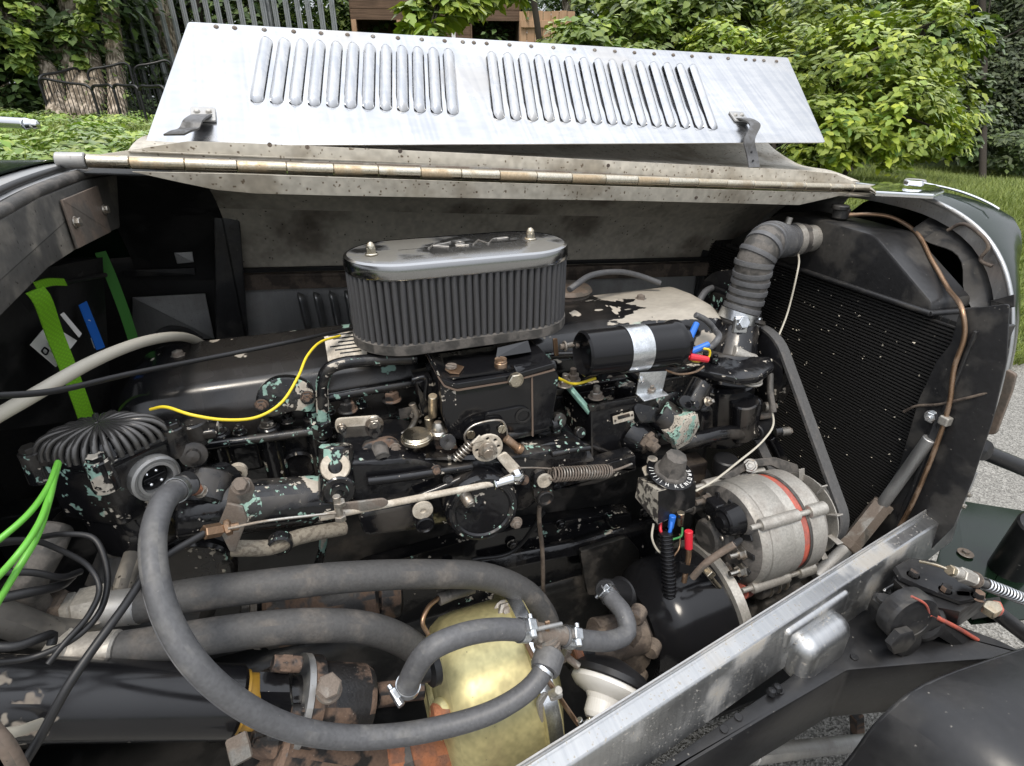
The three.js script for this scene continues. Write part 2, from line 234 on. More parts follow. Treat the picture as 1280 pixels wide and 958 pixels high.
function leafG(L, W, fold = 0.12, n = 4, lobed = 0) {  // a leaf blade along +x, folded on its midrib
  const P = [], I = [];
  for (let i = 0; i <= n; i++) { const t = i / n, w = W * 0.5 * Math.pow(Math.sin(Math.PI * Math.min(1, Math.pow(t, 0.75))), 0.8) * (lobed && i % 2 ? 0.72 : 1), d = -0.22 * L * t * t; P.push(t * L, d, 0, t * L, d + fold * w, w, t * L, d + fold * w, -w); }
  for (let i = 0; i < n; i++) { const a = i * 3, b = a + 3; I.push(a, a + 1, b + 1, a, b + 1, b, a, b, b + 2, a, b + 2, a + 2); }
  const g = new THREE.BufferGeometry(); g.setAttribute('position', new THREE.Float32BufferAttribute(P, 3)); g.setIndex(I); g.computeVertexNormals(); return g;
}
const leafMat = new THREE.MeshPhysicalMaterial({ color: 0xffffff, roughness: 0.62, transmission: 0.45, thickness: 0, side: THREE.DoubleSide });
function leafMatrix(p, out, R, scale) {
  const q = new THREE.Quaternion(), a = R() * Math.PI * 2, n = new THREE.Vector3(out.x * 0.55 + (R() - 0.5) * 0.9, 0.75 + R() * 0.3 + out.y * 0.3, out.z * 0.55 + (R() - 0.5) * 0.9).normalize();
  const X = new THREE.Vector3(Math.cos(a) + out.x * 0.6, -0.25, Math.sin(a) + out.z * 0.6); X.addScaledVector(n, -X.dot(n)).normalize();
  q.setFromRotationMatrix(new THREE.Matrix4().makeBasis(X, n, X.clone().cross(n)));
  return new THREE.Matrix4().compose(p, q, new THREE.Vector3(scale, scale, scale));
}
function foliage(name, parent, blobs, geo, cols, size, seed, stuff = true) {
  blobs = blobs.map((b) => ({ ...b, n: Math.round(b.n * 1.75) })); const R = rng(seed), n = blobs.reduce((s, b) => s + b.n, 0), im = new THREE.InstancedMesh(geo, leafMat, n); let k = 0; const c = new THREE.Color();
  for (const b of blobs) {
    const cl = []; for (let i = 0; i < Math.max(4, b.n / 45); i++) { const d = new THREE.Vector3(R() * 2 - 1, R() * 2 - 1, R() * 2 - 1).normalize(); cl.push([d, 0.55 + 0.5 * Math.sqrt(R()), 0.7 + 0.6 * R()]); }
    for (let i = 0; i < b.n; i++) {
      const [d, rr, tone] = cl[Math.floor(R() * cl.length)], o = d.clone().multiplyScalar(rr).add(new THREE.Vector3((R() - 0.5), (R() - 0.5), (R() - 0.5)).multiplyScalar(0.42));
      const p = new THREE.Vector3(b.c[0] + o.x * b.r[0], b.c[1] + o.y * b.r[1], b.c[2] + o.z * b.r[2]);
      im.setMatrixAt(k, leafMatrix(p, o.clone().normalize(), R, size * (0.65 + 0.7 * R())));
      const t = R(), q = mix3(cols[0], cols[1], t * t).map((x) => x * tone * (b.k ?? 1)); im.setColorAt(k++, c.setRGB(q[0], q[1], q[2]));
    }
  }
  im.name = name; im.castShadow = im.receiveShadow = true; if (stuff) im.userData.kind = 'stuff'; (parent ?? scene).add(im); return im;
}
const barkMat = surf(512, 0.6, (u, v) => { const a = fbm(u, v, 10, 5, 231), s = vnoise(u * 40, v * 8, 40, 5), t = sst(0.35, 0.7, a * 0.6 + s * 0.4); return { c: mix3([0.12, 0.095, 0.065], [0.45, 0.38, 0.3], t), r: 0.9, h: t }; }, { bump: 0.012 });
const twigMat = plain(0.03, 0.024, 0.017, 0.9);
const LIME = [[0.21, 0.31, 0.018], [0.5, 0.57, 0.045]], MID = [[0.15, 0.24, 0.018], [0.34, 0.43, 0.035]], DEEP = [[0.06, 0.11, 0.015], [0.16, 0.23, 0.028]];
const hazelLeaf = leafG(1, 0.72, 0.18, 4), oakLeaf = leafG(1, 0.55, 0.1, 6, 1), ivyLeaf = leafG(1, 0.85, 0.2, 3), smallLeaf = leafG(1, 0.6, 0.15, 2);
function bush(name, label, group, stems, blobs, geo, cols, size, seed, hero) {
  const t = thing(name, label, name.includes('tree') ? 'tree' : 'bush', group), R = rng(seed + 5);
  for (const s of stems) part('stem', tube(s.p, s.r, { s: 8, n: 14 }), twigMat, t);
  for (let i = 0; i < 9; i++) { const b = blobs[i % blobs.length], s = stems[i % stems.length], a = V(s.p[1]), e = V(b.c).add(new THREE.Vector3((R() - 0.5) * b.r[0], (R() - 0.2) * b.r[1], (R() - 0.2) * b.r[2])); part('branch', tube([a, a.clone().lerp(e, 0.5).add(new THREE.Vector3(0, 0.08, 0)), e], 0.008, { s: 6, n: 8 }), twigMat, t); }
  foliage('foliage', t, blobs, geo, cols, size, seed);
  for (const h of hero ?? []) {                        // the nearest leaves, one by one
    const b = blobs[Math.floor(R() * blobs.length)], o = new THREE.Vector3((R() - 0.5) * 1.7, (R() - 0.5) * 1.7, 0.5 + R() * 0.6).normalize(), m = new THREE.Mesh(geo, h);
    m.name = 'leaf'; m.castShadow = m.receiveShadow = true; m.applyMatrix4(leafMatrix(new THREE.Vector3(b.c[0] + o.x * b.r[0], b.c[1] + o.y * b.r[1], b.c[2] + o.z * b.r[2]).multiplyScalar(1), o, R, size * (0.8 + 0.5 * R()))); t.add(m);
  }
  return t;
}
const leafCol = (r, g, b) => new THREE.MeshPhysicalMaterial({ color: new THREE.Color().setRGB(r, g, b), roughness: 0.6, transmission: 0.38, thickness: 0, side: THREE.DoubleSide });
const heroMats = [leafCol(0.16, 0.28, 0.03), leafCol(0.24, 0.36, 0.04), leafCol(0.1, 0.2, 0.02), leafCol(0.3, 0.38, 0.06), leafCol(0.13, 0.24, 0.03)];
const heroes = (n) => Array.from({ length: n }, (_, i) => heroMats[i % 5]);
const B = (c, rx, ry, rz, n, k) => ({ c, r: [rx, ry, rz], n, k });
const foot = (x, z) => [x, H(x, z) - 0.05, z];
bush('oak_bush', 'bright yellow green oak bush just behind the radiator end of the bonnet', null,
  [{ p: [foot(3.6, -2.6), [4.0829,1.0615,-2.9703], [4.3451,1.7021,-3.3427]], r: 0.022 }, { p: [foot(3.75, -2.5), [4.3572,1.121,-2.7863], [4.8175,1.7371,-2.9563]], r: 0.018 }, { p: [foot(3.5, -2.7), [3.678,1.058,-3.2308], [3.7583,1.723,-3.8]], r: 0.018 }],
  [B([3.8877,1.38,-3.3307], .42, .34, .4, 1300), B([4.1646,1.4243,-2.8994], .45, .36, .4, 1600), B([4.6221,1.5612,-2.8113], .36, .36, .35, 1200), B([4.2066,1.0721,-2.575], .42, .32, .4, 1500), B([3.8253,0.9919,-2.6667], .36, .25, .3, 900), B([4.7328,1.065,-2.623], .25, .32, .3, 800), B([4.3557,1.8147,-3.638], .4, .3, .4, 900, .8), B([3.6399,1.5464,-3.8655], .4, .26, .35, 1000)], oakLeaf, LIME, 0.067, 301, heroes(230));
bush('hazel_bush', 'mid green broad leaved bush rising behind the middle of the bonnet', null,
  [{ p: [foot(2.2, -3.9), [2.8023,1.3016,-4.387], [2.9595,1.9104,-4.7794]], r: 0.02 }, { p: [foot(2.5, -3.9), [3.3037,1.3678,-4.2452], [3.6133,1.9778,-4.5844]], r: 0.02 }],
  [B([2.6297,1.6117,-4.4966], .42, .24, .4, 1100), B([2.0874,1.4894,-4.5035], .34, .13, .3, 600), B([3.2256,1.7319,-4.4696], .5, .34, .4, 1400, .85), B([3.8159,1.9104,-4.4761], .5, .4, .4, 1300, .75), B([2.9236,1.4576,-4.1902], .5, .2, .35, 1100), B([4.4697,1.9234,-4.3707], .4, .36, .35, 900, .7), B([3.1177,1.9924,-5.0059], .36, .25, .4, 800, .8)], hazelLeaf, MID, 0.076, 331, heroes(120).map((m, i) => heroMats[i % 2 ? 2 : 4]));
bush('sycamore_tree', 'light green overhanging branch tips in front of the wooden shed', null,
  [{ p: [foot(2.4, -4.6), [1.9647,2.6389,-4.6921], [1.566,2.1292,-4.3196]], r: 0.03 }, { p: [[1.566,2.1292,-4.3196], [1.2999,1.9443,-4.1949], [1.0188,1.8239,-4.2293]], r: 0.008 }],
  [B([1.2541,1.8458,-4.1578], .24, .1, .16, 260), B([1.0095,1.7692,-4.203], .12, .1, .12, 110), B([1.4973,2.0732,-4.3137], .4, .2, .3, 500), B([1.0733,1.6708,-4.0082], .06, .06, .06, 40)], oakLeaf, LIME, 0.12, 351, heroes(30));
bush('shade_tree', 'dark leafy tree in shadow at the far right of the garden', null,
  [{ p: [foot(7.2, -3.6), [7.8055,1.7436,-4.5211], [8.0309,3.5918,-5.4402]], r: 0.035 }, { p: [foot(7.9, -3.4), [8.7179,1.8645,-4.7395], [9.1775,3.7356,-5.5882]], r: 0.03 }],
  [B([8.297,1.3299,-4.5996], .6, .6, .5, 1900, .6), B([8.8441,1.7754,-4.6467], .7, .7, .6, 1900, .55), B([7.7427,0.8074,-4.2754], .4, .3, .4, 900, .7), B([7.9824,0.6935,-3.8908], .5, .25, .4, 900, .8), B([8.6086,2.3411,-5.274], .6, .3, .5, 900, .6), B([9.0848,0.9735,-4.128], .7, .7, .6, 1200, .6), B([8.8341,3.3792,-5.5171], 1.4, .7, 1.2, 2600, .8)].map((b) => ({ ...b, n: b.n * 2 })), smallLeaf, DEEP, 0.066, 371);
bush('elder_bush', 'deep green leaves hanging behind the yellow oak bush', null,
  [{ p: [foot(5.2, -3.7), [6.0783,1.6802,-4.1459], [6.1509,2.5661,-4.599]], r: 0.03 }],
  [B([5.7059,1.9234,-3.933], .5, .5, .4, 1500, .9), B([5.9876,1.4422,-3.5731], .3, .5, .35, 1000, .9), B([5.4378,2.2346,-4.4342], .7, .4, .5, 1200, .9), B([5.915,1.0333,-3.2588], .2, .35, .3, 500, .8)], hazelLeaf, [[0.09, 0.17, 0.017], [0.2, 0.3, 0.03]], 0.075, 391);
{ const t = thing('ivy_tree', 'old pale trunked tree with leaning ivy covered stems by the pen', 'tree'), R = rng(401);
  const st = [{ p: [[-2.35, 0.85, -7.1], [-2.302,1.3656,-7.896], [-2.7404,2.178,-8.6094], [-3.4975,3.6997,-9.9381]], r: 0.14 }, { p: [[-2.2, 0.85, -7.1], [-2.1672,1.4105,-7.9915], [-2.3545,2.2788,-8.6463], [-2.4156,4.051,-9.7449]], r: 0.12 }, { p: [[-1.9, 0.85, -7.2], [-1.9376,1.4999,-8.0776], [-1.9266,2.1188,-8.5273], [-1.7908,4.092,-9.6649]], r: 0.1 }, { p: [[-2.4, 0.9, -7.0], [-2.5961,1.4875,-7.947], [-3.0228,2.0667,-8.4111], [-3.993,2.9198,-9.3348]], r: 0.1 }];
  const mats = []; for (const s of st) { const c = curve(s.p); part('trunk', tube(s.p, s.r, { s: 12, n: 24 }), barkMat, t);
    for (let i = 0; i < 520; i++) { const u = R(), p = c.getPointAt(u), a = R() * 6.28, o = new THREE.Vector3(Math.cos(a), 0.1, Math.sin(a)); p.addScaledVector(o, s.r * (1 + R() * 0.25)); if (fbm(u, a / 6.28, 6, 3, 409) > 0.5) mats.push([leafMatrix(p, o, R, 0.06 * (0.6 + 0.8 * R())), R()]); } }
  const im = new THREE.InstancedMesh(ivyLeaf, leafMat, mats.length), c = new THREE.Color(); mats.forEach(([m, q], i) => { im.setMatrixAt(i, m); im.setColorAt(i, c.setRGB(...mix3([0.07, 0.14, 0.018], [0.26, 0.34, 0.045], q * q))); });
  im.name = 'ivy'; im.userData.kind = 'stuff'; im.castShadow = im.receiveShadow = true; t.add(im);
  foliage('crown', t, [B([-2.8236,2.0922,-7.8781], .45, .3, .4, 420, 1.2), B([-2.3345,2.7868,-8.4376], .9, .4, .7, 1400), B([-1.9219,2.0807,-7.7907], .16, .3, .2, 260, 1.2), B([-2.8118,1.7119,-7.7874], .2, .25, .2, 200, 1.2), B([-3.2361,2.2306,-7.98], .6, .7, .6, 900), B([-2.2913,1.7357,-7.9732], .14, .3, .14, 200, 1.2)], ivyLeaf, [[0.12, 0.2, 0.02], [0.34, 0.42, 0.05]], 0.075, 411); }
// far wood that closes the view
{ const R = rng(421), bl = [];
  for (let i = 0; i < 46; i++) { const a = -1.15 + 2.25 * (i / 45) + (R() - 0.5) * 0.05, d = 10.5 + R() * 3, x = Math.sin(a) * d + 2, z = -Math.cos(a) * d * 0.95 + 0.5; for (const y of [0.5, 1.4, 2.5, 3.7]) bl.push(B([x + (R() - .5), y + (R() - .5) * .5, z], 1.0, 0.85, 0.9, y < 3 ? 1100 : 500, 0.75 + R() * 0.5)); }
  foliage('woodland', null, bl, smallLeaf, [[0.045, 0.1, 0.016], [0.15, 0.24, 0.034]], 0.12, 431);
  for (let i = 0; i < 14; i++) { const a = -1.0 + 2.0 * (i / 13) + (R() - 0.5) * 0.1, d = 10 + R() * 2, x = Math.sin(a) * d + 2, z = -Math.cos(a) * d * 0.95; const m = part(numbered('tree_trunk'), tube([[x, H(x, z) - 0.1, z], [x + 0.1 * R(), 2, z], [x + 0.3 * (R() - 0.5), 4.6, z]], 0.07 + 0.06 * R(), { s: 8, n: 10 }), barkMat, scene); m.userData = { label: 'slender dark trunk standing among the leaves of the far wood', category: 'tree trunk', group: 'trunks in the far wood' }; } }
bush('laurel_hedge', 'green leafy hedge growing behind the steel fence', null, [{ p: [foot(-1, -9.2), [-1, 2, -9.2], [-.9, 3.4, -9.2]], r: 0.04 }], [B([-2.1015,2.3793,-11.1113], .9, .9, .5, 2200), B([-0.8738,2.4783,-10.611], .8, .8, .5, 1800), B([0.3171,2.5193,-10.0924], .9, .7, .5, 2000), B([1.173,2.6058,-10.0742], .6, .8, .5, 1200), B([-1.3632,3.3088,-11.4713], 1.6, .7, .6, 2600), B([-3.5749,2.1841,-11.8848], 1.2, .9, .5, 2400), B([-4.2117,1.6762,-12.312], 1.2, .7, .5, 2200), B([-5.0647,1.9817,-12.7791], 1.2, 1, .5, 2000)], smallLeaf, [[0.1, 0.18, 0.018], [0.26, 0.34, 0.036]], 0.09, 439);
// low plants and grass
{ const R = rng(441), bl = [];
  for (let i = 0; i < 170; i++) { const x = -4.8 + R() * 4.8, z = -1.5 - R() * 6; bl.push(B([x, H(x, z) + 0.035, z], 0.36, 0.1, 0.34, 200, 0.85 + 0.5 * R())); }
  foliage('undergrowth', null, bl, smallLeaf, [[0.15, 0.26, 0.025], [0.38, 0.46, 0.07]], 0.055, 443);
  const P = [], I = []; for (let b = 0; b < 7; b++) { const a = b * 0.9 + 0.3, h = 0.7 + 0.3 * ((b * 37) % 10) / 10, dx = Math.cos(a), dz = Math.sin(a), k = P.length / 3; P.push(dx * .1 - dz * .03, 0, dz * .1 + dx * .03, dx * .1 + dz * .03, 0, dz * .1 - dx * .03, dx * .3 - dz * .02, h * .6, dz * .3 + dx * .02, dx * .3 + dz * .02, h * .6, dz * .3 - dx * .02, dx * .75, h * .95, dz * .75); I.push(k, k + 1, k + 3, k, k + 3, k + 2, k + 2, k + 3, k + 4); }
  const g = new THREE.BufferGeometry(); g.setAttribute('position', new THREE.Float32BufferAttribute(P, 3)); g.setIndex(I); g.computeVertexNormals();
  const N = 52000, im = new THREE.InstancedMesh(g, leafMat, N), q = new THREE.Quaternion(), c = new THREE.Color(); let k = 0;
  while (k < N) { const left = R() < 0.1, x = left ? -4 + R() * 4 : 0.8 + R() * 8.2, z = left ? -1.7 - R() * 5 : -0.72 - Math.pow(R(), 1.4) * 4.2, s = 0.05 + 0.07 * R() * (0.6 + fbm(x / 9 + 1, z / 9 + 1, 12, 2, 449));
    q.setFromEuler(new THREE.Euler((R() - 0.5) * 0.5, R() * 6.28, (R() - 0.5) * 0.5)); im.setMatrixAt(k, new THREE.Matrix4().compose(new THREE.Vector3(x, H(x, z) - 0.005, z), q, new THREE.Vector3(s, s * (0.9 + 0.6 * R()), s)));
    const w = mix3([0.14, 0.21, 0.025], [0.36, 0.42, 0.08], R() * 0.8 + 0.2 * R()); im.setColorAt(k++, c.setRGB(...w)); }
  im.name = 'grass'; im.userData.kind = 'stuff'; im.castShadow = im.receiveShadow = true; scene.add(im); }
// steel palisade fence
{ const t = thing('palisade_fence', 'grey galvanised steel palisade fence behind the pen and tree', 'fence'), fm = surf(256, 0.5, grit(451, [0.24, 0.25, 0.255], [0.15, 0.16, 0.165], { f: 6, r0: 0.5, r1: 0.65, m0: 0.4, m1: 0.3 }), { bump: 0, metal: true });
  const A = [-2.9075,1.8071,-9.3015], Bq = [0.6865,1.8921,-7.9557], base = 0.85, n = 26, dx = V(Bq).sub(V(A)).setY(0), L = dx.length(); dx.normalize();
  const pal = slab([[-.034, 0, 0], [.034, 0, 0], [.034, 2.3, 0], [0, 2.4, 0], [-.034, 2.3, 0]], [0, 0, 1], 0.003, { bevel: 0.0005 }), rib = cyl([0, 0.01, 0.003], [0, 2.3, 0.003], 0.014, 0.014, 8);
  const ang = Math.atan2(-dx.z, dx.x), g = mergeGeometries([prep(pal), prep(rib)]);
  for (let i = 0; i <= n; i++) { const p = V(A).addScaledVector(dx, L * i / n); const m = new THREE.Mesh(g, fm); m.name = 'paling'; m.castShadow = m.receiveShadow = true; m.position.set(p.x, H(p.x, p.z) + 0.02, p.z); m.rotation.set(0, ang, i % 7 === 3 ? 0.012 : 0); t.add(m); }
  for (const y of [0.5, 1.9]) part('rail', obox([(A[0] + Bq[0]) / 2, base + y, (A[2] + Bq[2]) / 2 - 0.03], [0, 1, 0], dx, L + 0.2, 0.05, 0.04), fm, t);
  for (const k of [0.27, 0.78]) { const p = V(A).addScaledVector(dx, L * k); part('post', obox([p.x, base + 1.1, p.z - 0.07], [0, 1, 0], dx, 0.1, 2.4, 0.06), fm, t); } }
// folding wire pen
{ const t = thing('wire_pen', 'black folding wire pet pen standing open in the grass', 'pet pen'), wm = plain(0.012, 0.012, 0.013, 0.4);
  const D = 6.0, rim = [[-2.5119,1.4058,-7.2777], [-1.9916,1.3295,-7.0521], [-1.7413,1.3427,-6.8516], [-1.4644,1.3258,-6.6253], [-1.1858,1.324,-6.4067]], back = [[-2.5176,1.4218,-7.3121], [-2.2565,1.5289,-7.849], [-2.1732,1.5041,-7.8061], [-1.7302,1.5924,-7.8161], [-1.7109,1.5469,-7.9037], [-1.302,1.6297,-7.9227]];
  const panel = (a, b, h) => { const p = thingless(t, 'panel'), A = V(a), C = V(b), dn = new THREE.Vector3(0, -h, 0), d = C.clone().sub(A), e = d.clone().normalize().multiplyScalar(0.04);
    part('frame', tube([A.clone().add(dn), A.clone().add(new THREE.Vector3(0, -0.1, 0)), A.clone().add(new THREE.Vector3(0, -0.04, 0)), A.clone().add(e), A.clone().addScaledVector(d, .4), A.clone().addScaledVector(d, .6), C.clone().sub(e), C.clone().add(new THREE.Vector3(0, -0.04, 0)), C.clone().add(new THREE.Vector3(0, -0.1, 0)), C.clone().add(dn)], 0.0145, { s: 8, n: 60 }), wm, p);
    const n = Math.max(4, Math.round(d.length() / 0.05)); for (let i = 1; i < n; i++) { const q = A.clone().addScaledVector(d, i / n).add(new THREE.Vector3(0, -0.006, 0)); part('wire', cyl(q.toArray(), q.clone().add(dn).toArray(), 0.0042, 0.0042, 6), wm, p); } };
  for (let i = 0; i < 4; i++) panel(rim[i], rim[i + 1], 0.55);
  panel(back[0], back[1], 0.5); panel(back[2], back[3], 0.5); panel(back[4], back[5], 0.5); }
function thingless(parent, name) { const g = new THREE.Group(); g.name = name; parent.add(g); return g; }
// garden shed
{ const t = thing('wooden_shed', 'dark brown wooden garden shed with an open door and wire window', 'shed'), D = 8;
  const wd = surf(512, 0.9, (u, v) => { const s = vnoise(u * 6, v * 90, 90, 461), a = fbm(u, v, 8, 4, 463), k = 0.5 * s + 0.5 * a; return { c: mix3([0.06, 0.036, 0.022], [0.17, 0.105, 0.065], k), r: 0.85, h: k }; }, { bump: 0.003 });
  const wl = surf(256, 0.9, (u, v) => { const s = vnoise(u * 60, v * 4, 60, 467), a = fbm(u, v, 8, 4, 469), k = 0.5 * s + 0.5 * a; return { c: mix3([0.3, 0.17, 0.09], [0.5, 0.33, 0.2], k), r: 0.8, h: k }; }, { bump: 0.003 });
  const Pz = (x, y) => { const f = [0.9428, 0.3333]; return [x, y]; };
  const TL = [1.0375,2.873,-9.1951], TR = [3.4529,2.81,-8.5438], X = V(TR).sub(V(TL)).setY(0), W = X.length(); X.normalize(); const N = X.clone().cross(new THREE.Vector3(0, 1, 0)).multiplyScalar(1).normalize(); if (N.z < 0) N.negate();
  const at = (s, y, o = 0) => [TL[0] + X.x * s + N.x * o, y, TL[2] + X.z * s + N.z * o], g0 = 0.95;
  const yT = 3.0, bx = (s0, s1, y0, y1, o, d) => obox(at((s0 + s1) / 2, (y0 + y1) / 2, o), [0, 1, 0], X, s1 - s0, y1 - y0, d, 0.004);
  for (let i = 0; i < 5; i++) part('board', bx(0, W, 2.25 + i * 0.14, 2.25 + i * 0.14 + 0.136, 0.004 * (i % 2), 0.022), wd, t);
  const kx = W / 218; // metres per pixel of frontage
  part('post', bx(0, 0.07, g0, 2.25, 0.01, 0.07), wl, t); part('post', bx(58 * kx, 63 * kx, g0, 2.25, 0.01, 0.07), wl, t); part('post', bx(153 * kx, 155 * kx, g0, 2.25, 0.01, 0.05), wd, t);
  for (let i = 0; i < 9; i++) part('board', bx(100 * kx, 153 * kx, g0 + i * 0.14, g0 + i * 0.14 + 0.136, 0.003 * (i % 2), 0.022), wd, t);
  for (let i = 0; i < 3; i++) part('board', bx(63 * kx, 100 * kx, g0 + i * 0.14, g0 + i * 0.14 + 0.136, 0.003 * (i % 2), 0.022), wd, t);
  const w = thingless(t, 'wire_window'); for (let i = 0; i <= 7; i++) part('wire', bx((63 + i * 5.2) * kx, (63 + i * 5.2) * kx + 0.008, 1.4, 2.25, 0, 0.006), M.aluDull, w); for (let i = 0; i <= 6; i++) part('wire', bx(63 * kx, 100 * kx, 1.42 + i * 0.13, 1.428 + i * 0.13, 0.003, 0.006), M.aluDull, w);
  part('back_wall', bx(0, W, g0, 2.9, -0.95, 0.03), wd, t); for (const s of [0, W]) part('side_wall', obox(at(s, 1.95, -0.48), [0, 1, 0], X, 0.03, 1.95, 0.92), wd, t);
  part('roof', bx(-0.1, W + 0.1, 2.97, 3.03, -0.45, 1.2), M.satinBlack, t);
  part('notice', bx(128 * kx, 133 * kx, 2.02, 2.15, 0.016, 0.004), M.white, t);
  const dr = thingless(t, 'door'), DX = V([0.35, 0, 0.94]).normalize(); for (let i = 0; i < 7; i++) part('board', obox(at(W + 0.04 + i * 0.118, 1.78, 0.12 + i * 0.01), [0, 1, 0], X, 0.112, 1.16 + 0.01 * (i % 3), 0.02, 0.003), wl, dr);
  part('ledge', obox(at(W + 0.4, 2.2, 0.17), [0, 1, 0], X, 0.8, 0.09, 0.02, 0.003), wl, dr); }

const FD0 = [1, 0, 0];
// ---------- the car body round the engine bay ----------
const car = thing('vintage_car', 'dark green vintage car with its louvred aluminium bonnet folded open', 'car');
const HZ = (x) => 1.149 - 0.0711 * (x + 0.197);         // height of the centre hinge line
const hwidth = (x) => mix(0.42, 0.335, (x + 0.3) / 1.37);
{ // folded near half of the bonnet: louvred side panel in front of the turned-over top
  const BL = V([-0.1903,1.1639,-0.06]), BR = V([0.9745,1.1425,-0.06]), TL = V([-0.1325,1.3271,-0.3]), X = BR.clone().sub(BL).normalize(), N = X.clone().cross(TL.clone().sub(BL)).normalize(), Y = N.clone().cross(X);
  const at = (s, t, n = 0) => BL.clone().addScaledVector(X, s).addScaledVector(Y, t).addScaledVector(N, n).toArray();
  const holes = [], lou = [];
  for (let i = 0; i < 12; i++) { const k = i / 11; lou.push([[mix(.141, .4328, k), mix(.0925, .0705, k)], [mix(.1669, .4638, k), mix(.2545, .2465, k)]]); }
  for (let i = 0; i < 15; i++) { const k = i / 14; lou.push([[mix(.5086, .9201, k), mix(.06, .036, k)], [mix(.5428, .9674, k), mix(.2437, .234, k)]]); }
  const W = 0.0195, HH = 0.0085;
  for (const [a, b] of lou) { const ang = Math.atan2(b[1] - a[1], b[0] - a[0]) - Math.PI / 2; holes.push([at((a[0] + b[0]) / 2 - 0.005, (a[1] + b[1]) / 2), 0.001, Math.hypot(b[0] - a[0], b[1] - a[1]) / 2 - 0.006, ang]); }
  const pan = part('bonnet_panel', slab([at(0, 0), at(1.165, 0), at(1.2433, .281), at(.0547, .2908)], N, 0.0016, { holes, bevel: 0.0003, round: 0.006 }), M.alu, car, 'polished aluminium bonnet side panel with two banks of louvres');
  const lg = (a, b) => { const d = [b[0] - a[0], b[1] - a[1]], L = Math.hypot(...d), e = [d[0] / L, d[1] / L], f = [e[1], -e[0]];
    return sheet((u, v) => { const vv = -0.0 + v, en = Math.min(vv, 1 - vv) * L / (W * 0.62), cap = Math.sqrt(Math.max(0, 1 - Math.pow(Math.max(0, 1 - en), 2))), wid = W * (0.3 + 0.7 * cap);
      const pr = u < 0.38 ? mix(0.3, 1, Math.sin(u / 0.38 * Math.PI / 2)) : Math.pow(Math.cos((u - 0.38) / 0.62 * Math.PI / 2), 0.8);
      const o = (u - 0.42) * wid, hgt = HH * cap * pr + 0.0004; return at(a[0] + e[0] * L * vv + f[0] * o, a[1] + e[1] * L * vv + f[1] * o, hgt); }, 12, 30); };
  for (const [a, b] of lou) part('louvre', lg(a, b), M.alu, pan);
  const rv = [.0944, .1212, .1652, .2105, .2535, .2965, .339, .3815, .4235, .4645, .498, .5186, .5428, .587, .63, .675, .7185, .762, .806, .85, .895, .94, .985, 1.03, 1.075, 1.12, 1.143, 1.168, 1.2018];
  rv.forEach((s) => part('rivet', rod(at(s, mix(.2825, .264, s / 1.2), -0.0002), N, 0.0026, 0.0042, 0.003, 12, 0.0012), M.steelRusty, pan));
  // straps with riveted plates
  const strap = (s, t, path) => { const sp = part('bonnet_strap', sheet((u, v) => { const c = path.getPointAt(Math.min(1, v)), q = c.toArray(); return [q[0] + (u - 0.5) * 0.024, q[1], q[2]]; }, 4, 30, 0.0026), M.leather, pan, 'grey leather bonnet strap hanging from a riveted plate');
    part('strap_plate', slab([at(s - 0.016, t - 0.014, 0.0042), at(s + 0.016, t - 0.016, 0.0042), at(s + 0.016, t + 0.013, 0.0042), at(s - 0.016, t + 0.015, 0.0042)], N, 0.0035, { round: 0.003 }), M.aluDull, pan);
    for (const k of [-0.0075, 0.0075]) part('rivet', rod(at(s + k, t + 0.003, 0.004), N, 0.003, 0.0044, 0.003, 12), M.steel, pan); };
  strap(.072, .062, curve([at(.072, .06, 0.001), at(.069, .045, 0.01), at(.062, .026, 0.016), at(.056, .014, 0.013), at(.048, .004, 0.017), at(.04, -.004, 0.018)]));
  strap(.995, .071, curve([at(.995, .066, 0.001), at(.999, .052, 0.009), at(1.001, .03, 0.014), [0.7743,1.1479,-0.042], [0.7812,1.124,-0.035], [0.778,1.1061,-0.022]]));
  for (const q of [[0.7779,1.1321,-0.0355], [0.7763,1.1181,-0.0255]]) part('strap_hole', rod(q, [0, 0.2, 1], 0.002, 0.002), M.rubberBlack, pan);
  // turned-over top and its flange
  const top = part('bonnet_top', sheet((u, v) => { const x0 = mix(-.2, 1.035, u), h = HZ(x0) + 0.012, x1 = mix(-.13, 1.05, u), E = add(BL.toArray(), [0, 0, 0]), tp = at(mix(.0547, 1.2433, u), mix(.2908, .281, u), -0.012);
      const c = [[x0, h, -0.012], [x0 + 0.004, h + 0.012, -0.09], [mix(x0, x1, .45), h + 0.02, -0.2], [mix(x0, x1, .75), h + 0.08, -0.32], tp];
      const t = v * 4, i = Math.min(3, Math.floor(t)), f = t - i, p0 = c[Math.max(0, i - 1)], p1 = c[i], p2 = c[i + 1], p3 = c[Math.min(4, i + 2)];
      return [0, 1, 2].map((k) => 0.5 * (2 * p1[k] + (p2[k] - p0[k]) * f + (2 * p0[k] - 5 * p1[k] + 4 * p2[k] - p3[k]) * f * f + (3 * p1[k] - p0[k] - 3 * p2[k] + p3[k]) * f * f * f)); }, 40, 28, 0.0015), M.primer, car, 'beige painted underside of the turned over bonnet top');
  part('flange', slab([[1.0226,1.0712,-0.006],[0.9609,1.0913,-0.006],[0.8713,1.1003,-0.006],[0.2547,1.1461,-0.006],[-0.0692,1.1685,-0.006],[-0.1317,1.1717,-0.006],[-0.1795,1.1654,-0.006],[-0.2371,1.1578,-0.006],[-0.1911,1.1547,-0.006],[-0.0735,1.1473,-0.006],[0.2541,1.1238,-0.006],[0.9992,1.0678,-0.006]], [0, 0.1, 1], 0.0015, { round: 0.004 }), M.primer, top);
